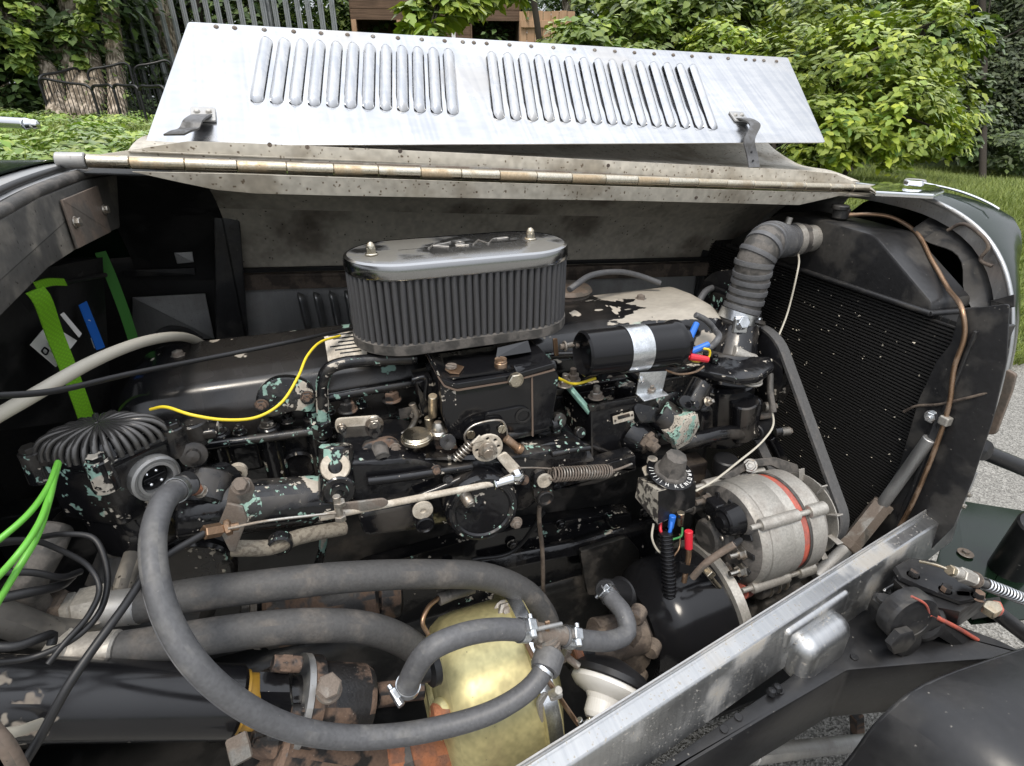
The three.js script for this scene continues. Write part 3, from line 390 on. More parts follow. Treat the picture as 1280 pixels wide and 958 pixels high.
  for (const q of [[-0.034,1.1649,-0.004],[0.0125,1.1609,-0.004],[0.1362,1.1527,-0.004],[0.4694,1.1223,-0.004],[0.6737,1.1063,-0.004]]) part('screw', slotG(q, [0, 0.1, 1], 0.003, 0.0015), M.rust, top);
  part('hinge_leaf', slab([[1.0487,1.0645,-0.003],[0.2533,1.1275,-0.003],[-0.1902,1.1558,-0.003],[-0.2327,1.1561,-0.003],[-0.2348,1.1489,-0.003],[0.2531,1.1196,-0.003],[1.0517,1.0568,-0.003]], [0, 0.05, 1], 0.002), M.steelRusty, top); }
{ // piano hinge along the centre line
  const hinge = part('hinge_pin', cyl([-0.268, HZ(-0.268), 0], [1.066, HZ(1.066), 0], 0.004), M.steel, car);
  for (let k = -1; k < 22; k++) { const a = -0.197 + 0.05985 * k, b = a + 0.0591; if (a < -0.24) { part('knuckle', cyl([-0.242, HZ(-0.242), 0.002], [b, HZ(b), 0.002], 0.0079), M.brassB, hinge); continue; }
    part('knuckle', cyl([a, HZ(a), 0.002], [Math.min(b, 1.062), HZ(Math.min(b, 1.062)), 0.002], 0.0079, 0.0079, 20, 0.0006), k % 2 ? M.brassB : M.brassA, hinge); }
  part('hinge_end', cyl([-0.273, HZ(-0.273), 0.002], [-0.243, HZ(-0.243), 0.002], 0.0088, 0.0096, 18), M.aluDull, hinge);
  part('hinge_end', cyl([1.05, HZ(1.05), 0.002], [1.075, HZ(1.075), 0.002], 0.007, 0.0088, 18), M.aluDull, hinge); }
{ // far half of the bonnet still closed, seen from inside
  const far = part('far_bonnet_top', sheet((u, v) => { const x = mix(-.165, 1.08, u), w = hwidth(x), a = v * Math.PI * 0.5; return [x, HZ(x) - 0.014 - 0.25 * Math.pow(1 - Math.cos(a), 1.1), -w * Math.pow(Math.sin(a), 0.9) - 0.002]; }, 30, 20, 0.0015), M.primerDark, car, 'dirty beige inside of the closed far bonnet half');
  part('flange', slab([[0.9968,1.0547,0.006],[0.8778,1.0388,0.006],[0.5293,1.0658,0.006],[0.2495,1.0852,0.006],[0.0408,1.1001,0.006],[-0.061,1.1082,0.006],[-0.1079,1.1154,0.006],[-0.1471,1.1269,0.006],[-0.1964,1.142,0.006],[-0.0753,1.1348,0.006],[0.2502,1.1093,0.006]], [0, -0.15, 1], 0.0015, { round: 0.004 }), M.primer, far);
  for (const q of [[-0.0394,1.1175,0.007],[0.0596,1.1121,0.007],[0.1472,1.1028,0.007],[0.2222,1.0971,0.007],[0.3675,1.0878,0.007],[0.4672,1.0793,0.007],[0.64,1.0655,0.007]]) part('rivet', rod(q, [0, -.15, 1], 0.002, 0.003), M.rust, far);
  part('far_scuttle_side', sheet((u, v) => { const x = mix(-.34, -.155, u), w = hwidth(x), a = v * Math.PI * 0.5; return [x, HZ(x) - 0.014 - 0.25 * Math.pow(1 - Math.cos(a), 1.1), -w * Math.pow(Math.sin(a), 0.9) - 0.0005]; }, 6, 20, 0.0015), M.darkBlack, car);
  const zf = (x) => -hwidth(x) - 0.004;
  part('far_side_panel', sheet((u, v) => { const x = mix(-.18, 1.06, u); return [x, mix(HZ(x) - 0.262, 0.35, v), zf(x)]; }, 12, 6, 0.0015), M.aluDull, car, 'dull grey inside of the far bonnet side');
  part('side_beam', slab([[-.16, .895, -.392], [1.05, .835, -.318], [1.05, .8, -.318], [-.16, .862, -.392]], [-0.061, 0, 1], 0.02, { bevel: 0.003 }), M.rust, car, 'brown rusty rail along the far side');
  part('side_beam_lip', slab([[-.16, .91, -.386], [1.05, .85, -.312], [1.05, .842, -.312], [-.16, .901, -.386]], [-0.061, 0, 1], 0.012, { bevel: 0.002 }), M.darkBlack, car);
  for (let i = 0; i < 7; i++) { const q = lerp3([-0.0467,0.8485,-0.386], [0.1792,0.8367,-0.382], i / 7), r = lerp3([-0.0423,0.7636,-0.386], [0.1809,0.7497,-0.382], i / 7); part('louvre', sheet((u, v) => { const p = lerp3(q, r, v), e = Math.sqrt(Math.max(0, 1 - Math.pow(2 * v - 1, 8))); return [p[0] + (u - .2) * 0.016 * (0.3 + .7 * e), p[1], p[2] + 0.012 * e * Math.sin(Math.PI * Math.pow(u, 0.6))]; }, 8, 14), M.aluWorn, car); }
  part('door_pillar', slab([[-0.1558,1.0888,-0.36],[-0.1163,1.0829,-0.36],[-0.1619,0.738,-0.36],[-0.2249,0.7473,-0.36]], [0.1, 0, 1], 0.05, { bevel: 0.004 }), M.satinBlack, car);
  part('scuttle_side', obox([-.47, .6, -.44], [0, 1, 0], [1, 0, 0], 0.66, 0.84, 0.02), M.darkBlack, car);
  part('scuttle_panel', slab([[-0.3541,0.8673,-0.4],[-0.2249,0.8616,-0.4],[-0.229,0.7611,-0.4],[-0.3772,0.7816,-0.4]], [0, 0, 1], 0.004), M.aluDull, car, 'grey unpainted panel low on the bulkhead');
  part('scuttle_plate', slab([[-0.2607,0.9487,-0.4],[-0.2285,0.9476,-0.4],[-0.2304,0.9269,-0.4],[-0.2605,0.9264,-0.4]], [0, 0, 1], 0.003), M.aluDull, car);
  part('scuttle_strip', slab([[-0.3529,0.9221,-0.4],[-0.2316,0.9157,-0.4],[-0.2335,0.9011,-0.4],[-0.3563,0.9097,-0.4]], [0, 0, 1], 0.006), M.satinBlack, car);
  part('bulkhead', obox([-.72, .58, 0], [0, 1, 0], [1, 0, 0], 0.02, 0.9, 0.9), M.darkBlack, car);
  part('undertray', obox([0.2, 0.14, -0.02], [0, 1, 0], [1, 0, 0], 1.9, 0.01, 0.74), M.darkBlack, car);
  part('far_chassis_rail', obox([0.3, 0.4, -0.34], [0, 1, 0], [1, 0, 0], 2, 0.14, 0.06, 0.005), M.satinBlack, car);
  part('near_body_side', obox([-.95, .5, .5], [0, 1, 0], [1, 0, 0], 1.0, 0.8, 0.02, 0.005), M.greenPaint, car);
}
{ // scuttle hoop, its trim and the painted scuttle
  const hoop = part('scuttle_hoop', slab([[-0.25,1.07,0.445],[-0.25,1.114,0.4077],[-0.25,1.1266,0.2458],[-0.25,1.1312,0.1494],[-0.25,1.1304,-0.0084],[-0.25,1.1222,-0.1358],[-0.25,1.0585,-0.0741],[-0.25,1.0682,0.0365],[-0.25,1.0704,0.1904],[-0.25,1.0606,0.3089]], [1, 0, 0], 0.006, { round: 0.004 }), M.feltDark, car, 'mottled grey flange of the scuttle hoop');
  part('mounting_plate', slab([[-0.245,1.1228,0.1099],[-0.245,1.1213,-0.0189],[-0.245,1.0645,-0.0141],[-0.245,1.0715,0.1131]], [1, 0, 0], 0.003), M.rustPlate, hoop, 'brown rusty square plate held by two screws');
  for (const q of [[-0.2445,1.0976,0.0999],[-0.2445,1.0935,-0.0091]]) part('screw', boltG(q, [1, 0, .1], 0.0048), M.steel, hoop);
  const arc = [[-0.252,1.1165,0.4013],[-0.252,1.126,0.3228],[-0.252,1.1299,0.2371],[-0.252,1.1352,0.1389],[-0.252,1.1355,-0.022],[-0.252,1.1277,-0.1253]];
  part('rubber_seal', tube(arc.map((p) => add(p, [-0.004, 0.0, 0])), 0.0062, { n: 60 }), M.castDark, hoop);
  const lift = (dx, dy) => arc.map((p) => add(p, [dx, dy, 0]));
  const A = lift(-0.012, 0.004), Bq = lift(-0.04, 0.012), rs = (P, u) => curve(P).getPointAt(u).toArray();
  part('trim_ledge', sheet((u, v) => lerp3(rs(A, u), rs(Bq, u), v), 24, 3, 0.002), M.aluDull, hoop);
  part('trim_bead', tube(lift(-0.018, 0.0085), 0.0035, { n: 60 }), M.rubberBlack, hoop);
  const sc = lift(-0.038, 0.0145);
  part('scuttle_top', sheet((u, v) => { const p = rs(sc, 1 - u); return [p[0] - v * 0.75, p[1] + 0.02 * v - 0.01 * v * v, p[2] + (p[2] > 0 ? v * 0.05 : 0)]; }, 20, 14, 0.002), M.greenPaint, car, 'glossy dark green scuttle top');
  part('far_scuttle_top', sheet((u, v) => { const a = u * Math.PI / 2, p = rs(sc, 0.99); return [p[0] - v * 0.75, p[1] - 0.2 * (1 - Math.cos(a)), p[2] - (0.42 + p[2]) * Math.sin(a)]; }, 16, 8, 0.002), M.greenPaint, car);
  part('chrome_arm_post', cyl([-0.6538,1.1747,-0.7798], add([-0.6538,1.1747,-0.7798], [0, -.14, 0]), 0.009), M.chrome, car); part('chrome_arm', [cyl([-0.6565,1.1777,-0.7824], [-0.5128,1.1726,-0.6573], 0.0115), rod([-0.5128,1.1726,-0.6573], [1, -.05, .2], 0.012, 0.0115, 0.0085), lathe([-0.4978,1.1723,-0.6399], [1, -.05, .2], [[0, -.002], [.008, -.002], [.01, .004], [.008, .011], [0, .014]])], M.chrome, car, 'short chrome rod with a domed end beside the scuttle'); }
{ // radiator shell, cap and stays
  const half = [[0, 1.058], [.06, 1.056], [.12, 1.05], [.18, 1.034], [.23, 1.008], [.27, .97], [.305, .91], [.328, .83], [.34, .73], [.342, .63], [.338, .53], [.33, .4], [.32, .25]];
  const prof = [...half.slice(1).reverse().map(([z, y]) => [-z, y]), ...half], C2 = curve(prof.map(([z, y]) => [0, y, z]));
  const pt = (u, x, off) => { const p = C2.getPointAt(u), t = C2.getTangentAt(u); return [x, p.y + t.z * off, p.z - t.y * off]; };
  const sh = part('radiator_shell', sheet((u, v) => ((o) => pt(u, mix(1.062, 1.22, v), 0.004 + 0.008 * Math.sin(v * Math.PI) - o * Math.pow(v, 1.3)))(0.015 + 0.1 * sst(0.16, 0.34, Math.abs(C2.getPointAt(u).z))), 70, 10, 0.002), M.greenPaint, car, 'dark green arched radiator shell');
  part('shell_flange', sheet((u, v) => pt(u, 1.06 + 0.002 * v, mix(0.006, -0.02, v)), 70, 2, 0.002), M.aluWorn, sh, 'worn bare metal rear edge of the radiator shell');
  part('shell_inner', sheet((u, v) => pt(u, mix(1.066, 1.2, v), -0.02 - 0.08 * v * sst(0.16, 0.34, Math.abs(C2.getPointAt(u).z))), 60, 3, 0.001), M.darkBlack, sh);
  part('shell_bead', tube(Array.from({ length: 40 }, (_, i) => pt(i / 39, 1.058, 0.006)), 0.0042, { n: 160, s: 8 }), M.aluWorn, sh);
  part('chrome_strip', tube(Array.from({ length: 14 }, (_, i) => pt(0.515 + 0.075 * i / 13, 1.14, 0.0145)), 0.0022, { n: 40, s: 8 }), M.chrome, sh);
  part('shell_liner', sheet((u, v) => { const p = pt(mix(.56, .8, u), mix(1.045, 1.075, v), mix(-0.045 - 0.008 * Math.sin(u * 20), -0.024, v)); return p; }, 30, 4, 0.002), M.satinBlack, sh, 'crumpled black liner between header tank and shell');
  part('retaining_clip', tube([[1.05,1.0136,0.174], [1.05,1.0282,0.1936], [1.05,1.0203,0.2216], [1.05,1.0018,0.2463], [1.05,0.9781,0.2422], [1.05,0.9724,0.2622]], 0.003), M.rust, sh);
  part('sealing_strip', slab([[1.052,0.7719,0.3245],[1.052,0.8177,0.3382],[1.052,0.8134,0.3544],[1.052,0.7828,0.3586],[1.052,0.7026,0.3631],[1.052,0.6922,0.3457]], [-1, 0, .2], 0.01, { round: 0.004 }), M.rustPlate, sh, 'worn brown felt strip on the shell edge');
  part('nose_front', sheet((u, v) => { const p = C2.getPointAt(u); return [1.215, mix(p.y - .02, 0.6, v), mix(p.z * .68, 0, v)]; }, 40, 4, 0.003), M.greenPaint, sh);
  const cap = part('filler_cap', slab([[0.982,1.075,0.0565],[1.0646,1.075,0.0155],[1.1163,1.075,0.0815],[1.0618,1.075,0.1378],[1.0003,1.075,0.1646],[0.9394,1.075,0.1045]], [0, 1, 0], 0.008, { round: 0.002, bevel: 0.001 }), M.chrome, car, 'low chrome radiator cap on top of the shell');
  part('cap_boss', rod([1.0446,1.078,0.0915], [0, 1, 0], 0.009, 0.016, 0.014, 8), M.chrome, cap); part('cap_neck', rod(add([1.1916,1.055,-0.015], [0, 0, 0]), [0, 1, 0], 0.015, 0.02), M.aluDull, cap);
  part('side_baffle', slab([[0.946,0.9517,0.3621],[0.946,0.9267,0.309],[0.946,0.9166,0.3027],[0.946,0.8667,0.3079],[0.946,0.8307,0.2968],[0.946,0.7558,0.2922],[0.946,0.6363,0.3003],[0.946,0.4709,0.2926],[0.946,0.3554,0.2937],[0.946,0.3974,0.3694],[0.946,0.5719,0.4138],[0.946,0.6699,0.4111],[0.946,0.7774,0.4021],[0.946,0.8727,0.3872]], [-1, 0, 0.05], 0.003, { round: 0.006 }), M.satinBlack, car, 'black sheet baffle beside the radiator core');
  part('baffle_clip', slab([[1.03,0.9244,0.2905],[1.03,0.944,0.3192],[1.03,0.9252,0.3262],[1.03,0.908,0.299]], [-1, 0, 0], 0.004), M.satinBlack, car);
  part('stay_rod', [cyl([1.0465,0.6706,0.36], [1.2068,0.6004,0.42], 0.014), lathe([1.0356,0.6776,0.362], [-.2, .3, 1], [[0, 0], [.02, 0], [.018, .008], [0, .012]], 20)], M.blackPaint, car, 'black wing stay bolted to the shell edge');
  part('apron', slab([[1.3815,0.42,0.3321], [1.2668,0.42,0.2484], [1.0014,0.42,0.391], [0.9619,0.42,0.4912], [1.1292,0.42,0.5329]], [0, 1, 0], 0.004), M.greenPaint, car, 'dark green front apron');
  part('washer', [rod([1.1155,0.423,0.3732], [0, 1, 0], 0.002, 0.014), ...boltG([1.1141,0.424,0.3738], [0, 1, 0], 0.006)], M.steelRusty, car);
  part('headlamp_post', cyl([1.1667,0.359,0.42], [1.1163,0.5608,0.45], 0.032, 0.03), M.blackPaint, car); }
{ // aluminium valance along the chassis, chassis rail, front mudguard
  const P0 = V([0.1552,0.5667,0.524]), P1 = V([1.0203,0.5673,0.358]), L = P1.clone().sub(P0), n = L.clone().normalize(), O = new THREE.Vector3(-n.z, 0, n.x).normalize(), at = (t, o, h) => P0.clone().addScaledVector(L, t).addScaledVector(O, o).add(new THREE.Vector3(0, h, 0)).toArray();
  const val = part('side_valance', [sheet((u, v) => { const t = mix(-.4, 1, u), c = [[-0.004, 0.004], [-0.004, -0.001], [0.0, -0.004], [0.017, -0.005], [0.0185, -0.007], [0.021, -0.03], [0.026, -0.1]], k = v * 6, i = Math.min(5, Math.floor(k)), f = k - i; const dr = 1 - 0.25 * sst(.75, 1, t); return at(t, mix(c[i][0], c[i + 1][0], f), mix(c[i][1], c[i + 1][1], f) * (i > 3 ? dr : 1)); }, 40, 12, 0.002)], M.aluWorn, car, 'weathered bare aluminium valance with a folded top edge');
  part('edge_lip', sheet((u, v) => at(mix(-.4, .965, u), -0.006 + 0.0025 * v, 0.007 - 0.012 * (1 - v)), 30, 2, 0.002), M.aluDull, val);
  part('stiffener', [obox(at(.53, .034, -.08), n, O, 0.052, 0.112, 0.086, 0.025), obox(at(.53, .019, -.035), n, O, 0.02, 0.15, 0.04, 0.009)], M.aluWorn, val, 'rounded aluminium blister on the valance');
  part('end_bracket', slab([at(.975, .021, .075), at(1.002, .021, .074), at(1.006, .021, -.01), at(1.0, .021, -.088), at(.94, .021, -.085), at(.95, .021, -.012)], O, 0.004), M.aluDull, val);
  for (const q of [[.998, .0215, .03], [.996, .0215, .005]]) part('bolt', boltG(at(...q), O, 0.004), M.steel, val);
  const ch = part('chassis_rail', slab([...[[0.1032,0.468,0.5645],[0.5553,0.468,0.4898],[0.7591,0.468,0.4317],[0.843,0.468,0.4579],[0.9148,0.468,0.5485],[0.9306,0.468,0.5838],[0.7764,0.468,0.542],[0.6483,0.468,0.5092],[0.4872,0.468,0.5258],[0.3475,0.468,0.5418],[0.2211,0.468,0.5658]]], [0, 1, 0], 0.115, { round: 0.006, bevel: 0.004 }), M.blackPaint, car, 'black painted chassis rail below the valance');
  for (const q of [[0.4479,0.469,0.5137],[0.515,0.469,0.5022],[0.5292,0.469,0.5022],[0.6742,0.469,0.4967],[0.4188,0.469,0.5207]]) part('bolt_hole', rod(q, [0, 1, 0], 0.0018, 0.0055), M.rubberBlack, ch);
  for (const q of [[0.5126,0.471,0.5028],[0.5244,0.471,0.5006]]) part('ball_stud', lathe(q, [0, 1, 0], [[.006, 0], [.0075, .004], [.005, .009], [0, .011]], 14), M.blackPlastic, ch);
  part('cross_tube', cyl([0.5184,0.3175,0.5], [0.938,0.0706,0.47], 0.014, 0.014), M.aluDull, car, 'grey steering tube under the chassis rail');
  part('cross_bracket', obox([0.9315,0.0225,0.42], [-.4, 1, 0], [1, 0, 0], 0.02, 0.16, 0.02), M.rustBlack, car);
  const e = curve([[0.4933,0.3204,0.6],[0.5581,0.4417,0.6],[0.5828,0.5136,0.6],[0.6241,0.5518,0.6],[0.6778,0.5573,0.6],[0.7561,0.5496,0.6],[0.8809,0.5305,0.6],[1.1168,0.4629,0.6]]);
  const mg = part('front_mudguard', sheet((u, v) => { const p = e.getPointAt(u); return [p.x + 0.03 * v, p.y + 0.028 * Math.sin(v * 2.6) - 0.06 * v * v, p.z + 0.2 * v]; }, 40, 18, 0.003), M.blackPaint, car, 'scuffed black front mudguard close to the camera');
  const ms = (u, v) => { const p = e.getPointAt(u); return [p.x + 0.03 * v, p.y + 0.028 * Math.sin(v * 2.6) - 0.06 * v * v + .0006, p.z + 0.2 * v]; };
  part('primer_scratch', tube([ms(.62, .03), ms(.625, .08), ms(.64, .13), ms(.645, .18), ms(.64, .22)], 0.0012, { s: 6 }), M.redPaint, mg); part('scuff', tube([ms(.665, .1), ms(.68, .14), ms(.682, .17)], 0.001, { s: 6 }), M.castDark, mg);
  part('mudguard_edge', tube(e.getSpacedPoints(24).map((p) => p.toArray()), 0.0035, { n: 60, s: 8 }), M.blackPaint, mg);
  part('front_wheel', [new THREE.TorusGeometry(0.27, 0.07, 14, 40).translate(...add(e.getPointAt(.6).toArray(), [0.06, -0.37, 0.1]))], M.castDark, car); }
// radiator
{ const t = thing('radiator', 'black radiator with header tank and fly specked core at the front', 'radiator'), xr = 0.955;
  const hd = part('header_tank', slab([[xr, .898, .255], [xr, .917, .25], [xr, 1.0, .115], [xr, 1.004, 0], [xr, 1.0, -.12], [xr, .917, -.25], [xr, .898, -.255]], [-1, 0, 0], 0.095, { round: 0.008, bevel: 0.004 }), M.satinBlack, t, 'black tapered header tank');
  part('tank_seam', [tube([[xr - .004, .9, .256], [xr - .004, .9, -.256]], 0.0052), tube([[xr - .004, .9, .256], [xr + .09, .9, .27]], 0.0052)], M.satinBlack, hd);
  part('filler_neck', [rod([0.9936,1.0069,0], [0.02, 1, 0.02], 0.02, 0.0155), rod([0.9876,1.0242,0], [0.02, 1, 0.02], 0.009, 0.0165, 0.0165, 14)], M.satinBlack, hd);
  part('overflow_union', rod([0.9984,1.0148,0.012], [.9, .1, .5], 0.012, 0.005, 0.004, 8), M.copper, hd);
  part('outlet_stub', rod([0.93,0.9666,-0.0195], FD0, 0.03, 0.0265), M.castAlloy, hd);
  const fins = []; for (let y = 0.2; y < 0.894; y += 0.0062) fins.push(new THREE.BoxGeometry(0.006, 0.0026, 0.66).translate(xr + 0.006, y, 0.0)); for (let z = -0.326; z < 0.33; z += 0.0135) fins.push(new THREE.BoxGeometry(0.003, 0.7, 0.0022).translate(xr + 0.0095, 0.547, z));
  const core = part('core_fins', fins, plain(0.022, 0.021, 0.02, 0.55), t); core.userData.kind = 'stuff';
  part('core_body', rbox([xr + 0.045, .547, 0], 0.07, 0.7, 0.665), plain(0.006, 0.006, 0.006, 0.8), t);
  const R = rng(77), fl = []; for (let i = 0; i < 150; i++) { const z = -0.2 + R() * 0.5, y = 0.3 + Math.pow(R(), 0.7) * 0.58, s = 0.001 + 0.002 * R() * R(); fl.push(new THREE.TetrahedronGeometry(s).scale(1, 0.8, 1.5).rotateX(R() * 6).translate(xr + 0.0025, y, z)); }
  const fk = part('debris', fl, plain(0.5, 0.46, 0.38, 0.9), t); fk.userData.kind = 'stuff';
  for (const z of [-.336, .336]) part('core_frame', obox([xr + 0.03, .55, z], [0, 1, 0], [1, 0, 0], 0.09, 0.7, 0.006), M.satinBlack, t); }

// ---------- the engine and everything bolted to it ----------
const eng = thing('engine', 'black enamelled straight six engine with chipped paint filling the bay', 'engine');
const UP = [0, 1, 0], FR = [0, 0, 1], FD = [1, 0, 0];
{ // rocker cover: one long pressed lid, worn to bare primer at its front end
  const tex = surf(1024, 1, (u, v) => { const x = mix(-.29, .7, u), a = fbm(u, v, 20, 5, 501), b = fbm(u, v, 6, 4, 505), e = enamel(509, { chip: 0.3, mint: 0.3, dust: 0.25, rough: 0.16 })(u, v * 0.25);
    const bare = Math.max(sst(0, 0.012, (x - 0.5) * 2.2 + (a - 0.5) * 0.5 + (v > 0.8 ? -0.6 : 0) + (v < 0.38 ? (v - 0.38) * 6 : 0)), sst(0, 0.01, a + 0.35 * b - 0.72 - 9 * Math.abs(v - 0.66) - 2 * Math.max(0, Math.abs(x + 0.04) - 0.1)));
    const f = fbm(u, v, 120, 2, 511), cream = [0.36, 0.33, 0.28].map((q, i) => q * (0.8 + 0.35 * a) * (0.9 + 0.2 * f));
    return { c: mix3(e.c, cream, bare), r: mix(e.r, 0.5, bare), h: e.h - 0.25 * bare }; }, { bump: 0.0008 });
  tex.map.repeat.set(1, 1); tex.roughnessMap.repeat.set(1, 1);
  const sec = (v) => { const p = [[.108, .795], [.109, .815], [.104, .845], [.088, .872], [.055, .887], [0, .89], [-.055, .886], [-.088, .87], [-.104, .84], [-.106, .79]], t = v * 9, i = Math.min(8, Math.floor(t)), f = t - i; return [mix(p[i][0], p[i + 1][0], f), mix(p[i][1], p[i + 1][1], f)]; };
  const g = sheet((u, v) => { let x = mix(-.29, .7, u); const dl = Math.max(0, 1 - (x + .29) / .06), dr = Math.max(0, 1 - (.7 - x) / .05), k = Math.sqrt(Math.max(0, 1 - Math.max(dl, dr) ** 2)), [z, y] = sec(v); return [x, mix(.8, y, 0.25 + 0.75 * k), z * (0.72 + 0.28 * k)]; }, 110, 36); g.userData.keepUV = true;
  const rc = part('rocker_cover', g, tex, eng, 'long black rocker cover worn to bare primer at its front end');
  part('cover_end', [hull([[-.29, .8, .07], [-.29, .8, -.07], [-.285, .825, .05], [-.285, .825, -.05], [-.27, .79, 0]]), hull([[.7, .8, .075], [.7, .8, -.075], [.697, .825, .06], [.697, .825, -.06], [.68, .79, 0]])], M.enamel, rc);
  part('cover_flange', [slab([[-.3, .797, .12], [.7, .797, .12], [.7, .797, -.115], [-.3, .797, -.115]], UP, 0.012, { round: 0.03 })], M.enamelChipped, rc);
  for (const q of [[0.5555,0.8746,0], [-0.2077,0.8742,0]]) part('cover_nut', [lathe(q, UP, [[0, 0], [.022, 0], [.02, .004], [.012, .007], [0, .008]], 20), hexHead(add(q, [0, .007, 0]), UP, .0115, .009), lathe(add(q, [0, .015, 0]), UP, [[.008, 0], [.007, .006], [0, .009]], 14)], M.steelRusty, rc);
  part('data_plate', obox([0.0222,0.9019,0.075], [0, .62, .5], FD, 0.055, 0.0014, 0.045, 0.0005), M.creamChip, rc, 'worn pale instruction plate');
  for (let i = 0; i < 7; i++) part('plate_line', obox(add([0.0244,0.9016,0.075], [(i % 3) * .003 - .003, 0.0009 + (3 - i) * .0039, (i - 3) * 0.0048]), [0, .62, .5], FD, 0.042 - (i % 3) * .006, 0.0006, 0.0026, 0.0002), M.blackPlastic, rc);
  part('oil_filler', [rod([.44, .87, -.075], UP, .03, .045, .042), rod([.44, .893, -.075], UP, .01, .048, .046)], M.rustPlate, rc, 'dull brass oil filler cap behind the air filter'); }
{ // cylinder head and block
  part('cylinder_head', [rbox([.2, .73, 0], .98, .11, .235, .008), rbox([.2, .665, .0], 1.0, .03, .27, .006)], M.enamel, eng);
  part('cylinder_block', [rbox([.18, .42, -.01], 1.0, .48, .25, .02), rbox([.2, .3, 0], .98, .2, .31, .03)], M.greasy, eng);
  part('side_cover', slab([[-0.043,0.5145,0.145],[-0.0019,0.5408,0.145],[0.2518,0.5527,0.145],[0.493,0.5207,0.145],[0.5315,0.3423,0.145],[0.2518,0.3605,0.145],[0.0011,0.3932,0.145]], FR, 0.03, { round: .012, bevel: .004 }), M.enamelClean, eng);
  const rail = part('block_rail', [slab([[0.1882,0.513,0.16],[0.3703,0.5001,0.16],[0.5642,0.5087,0.16],[0.5682,0.4819,0.16],[0.3802,0.4698,0.16],[0.1874,0.4835,0.16]], [0, .5, 1], 0.03, { bevel: .004, round: .004 })], M.enamel, eng);
  part('rail_bracket', slab([[0.3825,0.4736,0.165],[0.418,0.4819,0.165],[0.5713,0.4751,0.165],[0.5924,0.385,0.165],[0.4059,0.4218,0.165]], [0, .2, 1], 0.02, { round: .006 }), M.enamel, rail);
  // studs and bosses of the cylinder head
  for (const [q, y0] of [[[-0.1586,0.821,0.122], .66], [[-0.0957,0.82,0.125], .66], [[-0.0356,0.8235,0.125], .66]]) { const b = part('head_boss', cyl([q[0], y0, q[2]], q, .017, .0155), M.enamel, eng); part('nut', boltG(q, UP, .0085, { stud: .9 }), M.enamelChipped, b); }
  for (const q of [[-0.1312,0.8065,0.118],[-0.0684,0.8104,0.118]]) part('port_cap', [rbox(add(q, [0, -.03, 0]), .042, .05, .02, .008)], M.enamel, eng);
  for (const q of [[-0.0667,0.75,0.13],[-0.1819,0.756,0.13]]) part('core_plug', lathe(q, FR, [[.025, -.02], [.025, .003], [.021, .005], [.019, .001], [0, .001]]), M.enamel, eng);
  const pf = part('port_flange', slab([[-0.1051,0.8594,0.13],[-0.0975,0.8785,0.13],[-0.0777,0.8904,0.13],[-0.0531,0.8887,0.13],[-0.0319,0.8755,0.13],[-0.0275,0.8501,0.13],[-0.0387,0.8319,0.13],[-0.0541,0.84,0.13],[-0.0826,0.8354,0.13],[-0.0996,0.8362,0.13]], [0, .25, 1], .022, { round: .02, bevel: .003 }), M.enamelChipped, eng, 'half oval flange held by two nuts');
  for (const q of [[-0.0969,0.8553,0.132],[-0.039,0.8569,0.132]]) part('nut', boltG(q, [0, .25, 1], .007, { stud: 1.2 }), M.rustBlack, pf);
  // head studs in front of the rocker cover
  for (const q of [[0.011,0.829,0.135],[0.0729,0.8343,0.135],[0.0548,0.8756,0.135]]) { if (q[1] > .86) continue; part('head_stud', [rod(q, UP, .003, .0145, .014), hexHead(add(q, [0, .003, 0]), UP, .011, .012), rod(add(q, [0, .014, 0]), UP, .006, .0055)], M.rustBlack, eng); }
  const fp = part('fuel_pipe', tube([[-0.0241,0.8223,0.15],[-0.0206,0.853,0.15],[-0.0159,0.8848,0.15],[-0.0063,0.902,0.15],[0.0097,0.9076,0.15],[0.0562,0.9063,0.15],[0.1099,0.9005,0.15]], .0085, { n: 60 }), M.enamelChipped, eng, 'bent pipe with flaking paint below the air filter');
  part('union', [rod([-0.0268,0.8036,0.15], UP, .026, .0145, .0145, 6), rod([-0.0252,0.8149,0.15], UP, .012, .011)], M.enamelChipped, fp);
  part('lower_pipe', cyl([-0.038,0.7244,0.14], [-0.0274,0.7998,0.15], .009), M.enamelChipped, fp);
  part('cross_pipe', tube([[-0.0124,0.8537,0.135],[0.0416,0.8553,0.135],[0.1385,0.8567,0.135],[0.1803,0.8549,0.135]], .0075), M.enamelClean, eng);
  const br = part('linkage_bracket', slab([[-0.0065,0.8349,0.165],[0.0502,0.8288,0.165],[0.0532,0.8153,0.165],[0.0476,0.8034,0.165],[-0.0059,0.8081,0.165],[-0.0103,0.8218,0.165]], FR, .004, { round: .008 }), M.creamChip, eng, 'cream bracket with black paint flakes');
  part('bolt', [rod([0.0424,0.818,0.166], FR, .002, .0125), hexHead([0.0423,0.8192,0.168], FR, .0095, .007), rod([0.0419,0.8227,0.174], FR, .006, .0045)], M.steel, br); part('bolt', boltG([-0.001,0.8217,0.166], FR, .0045, { stud: 1 }), M.steel, br); }
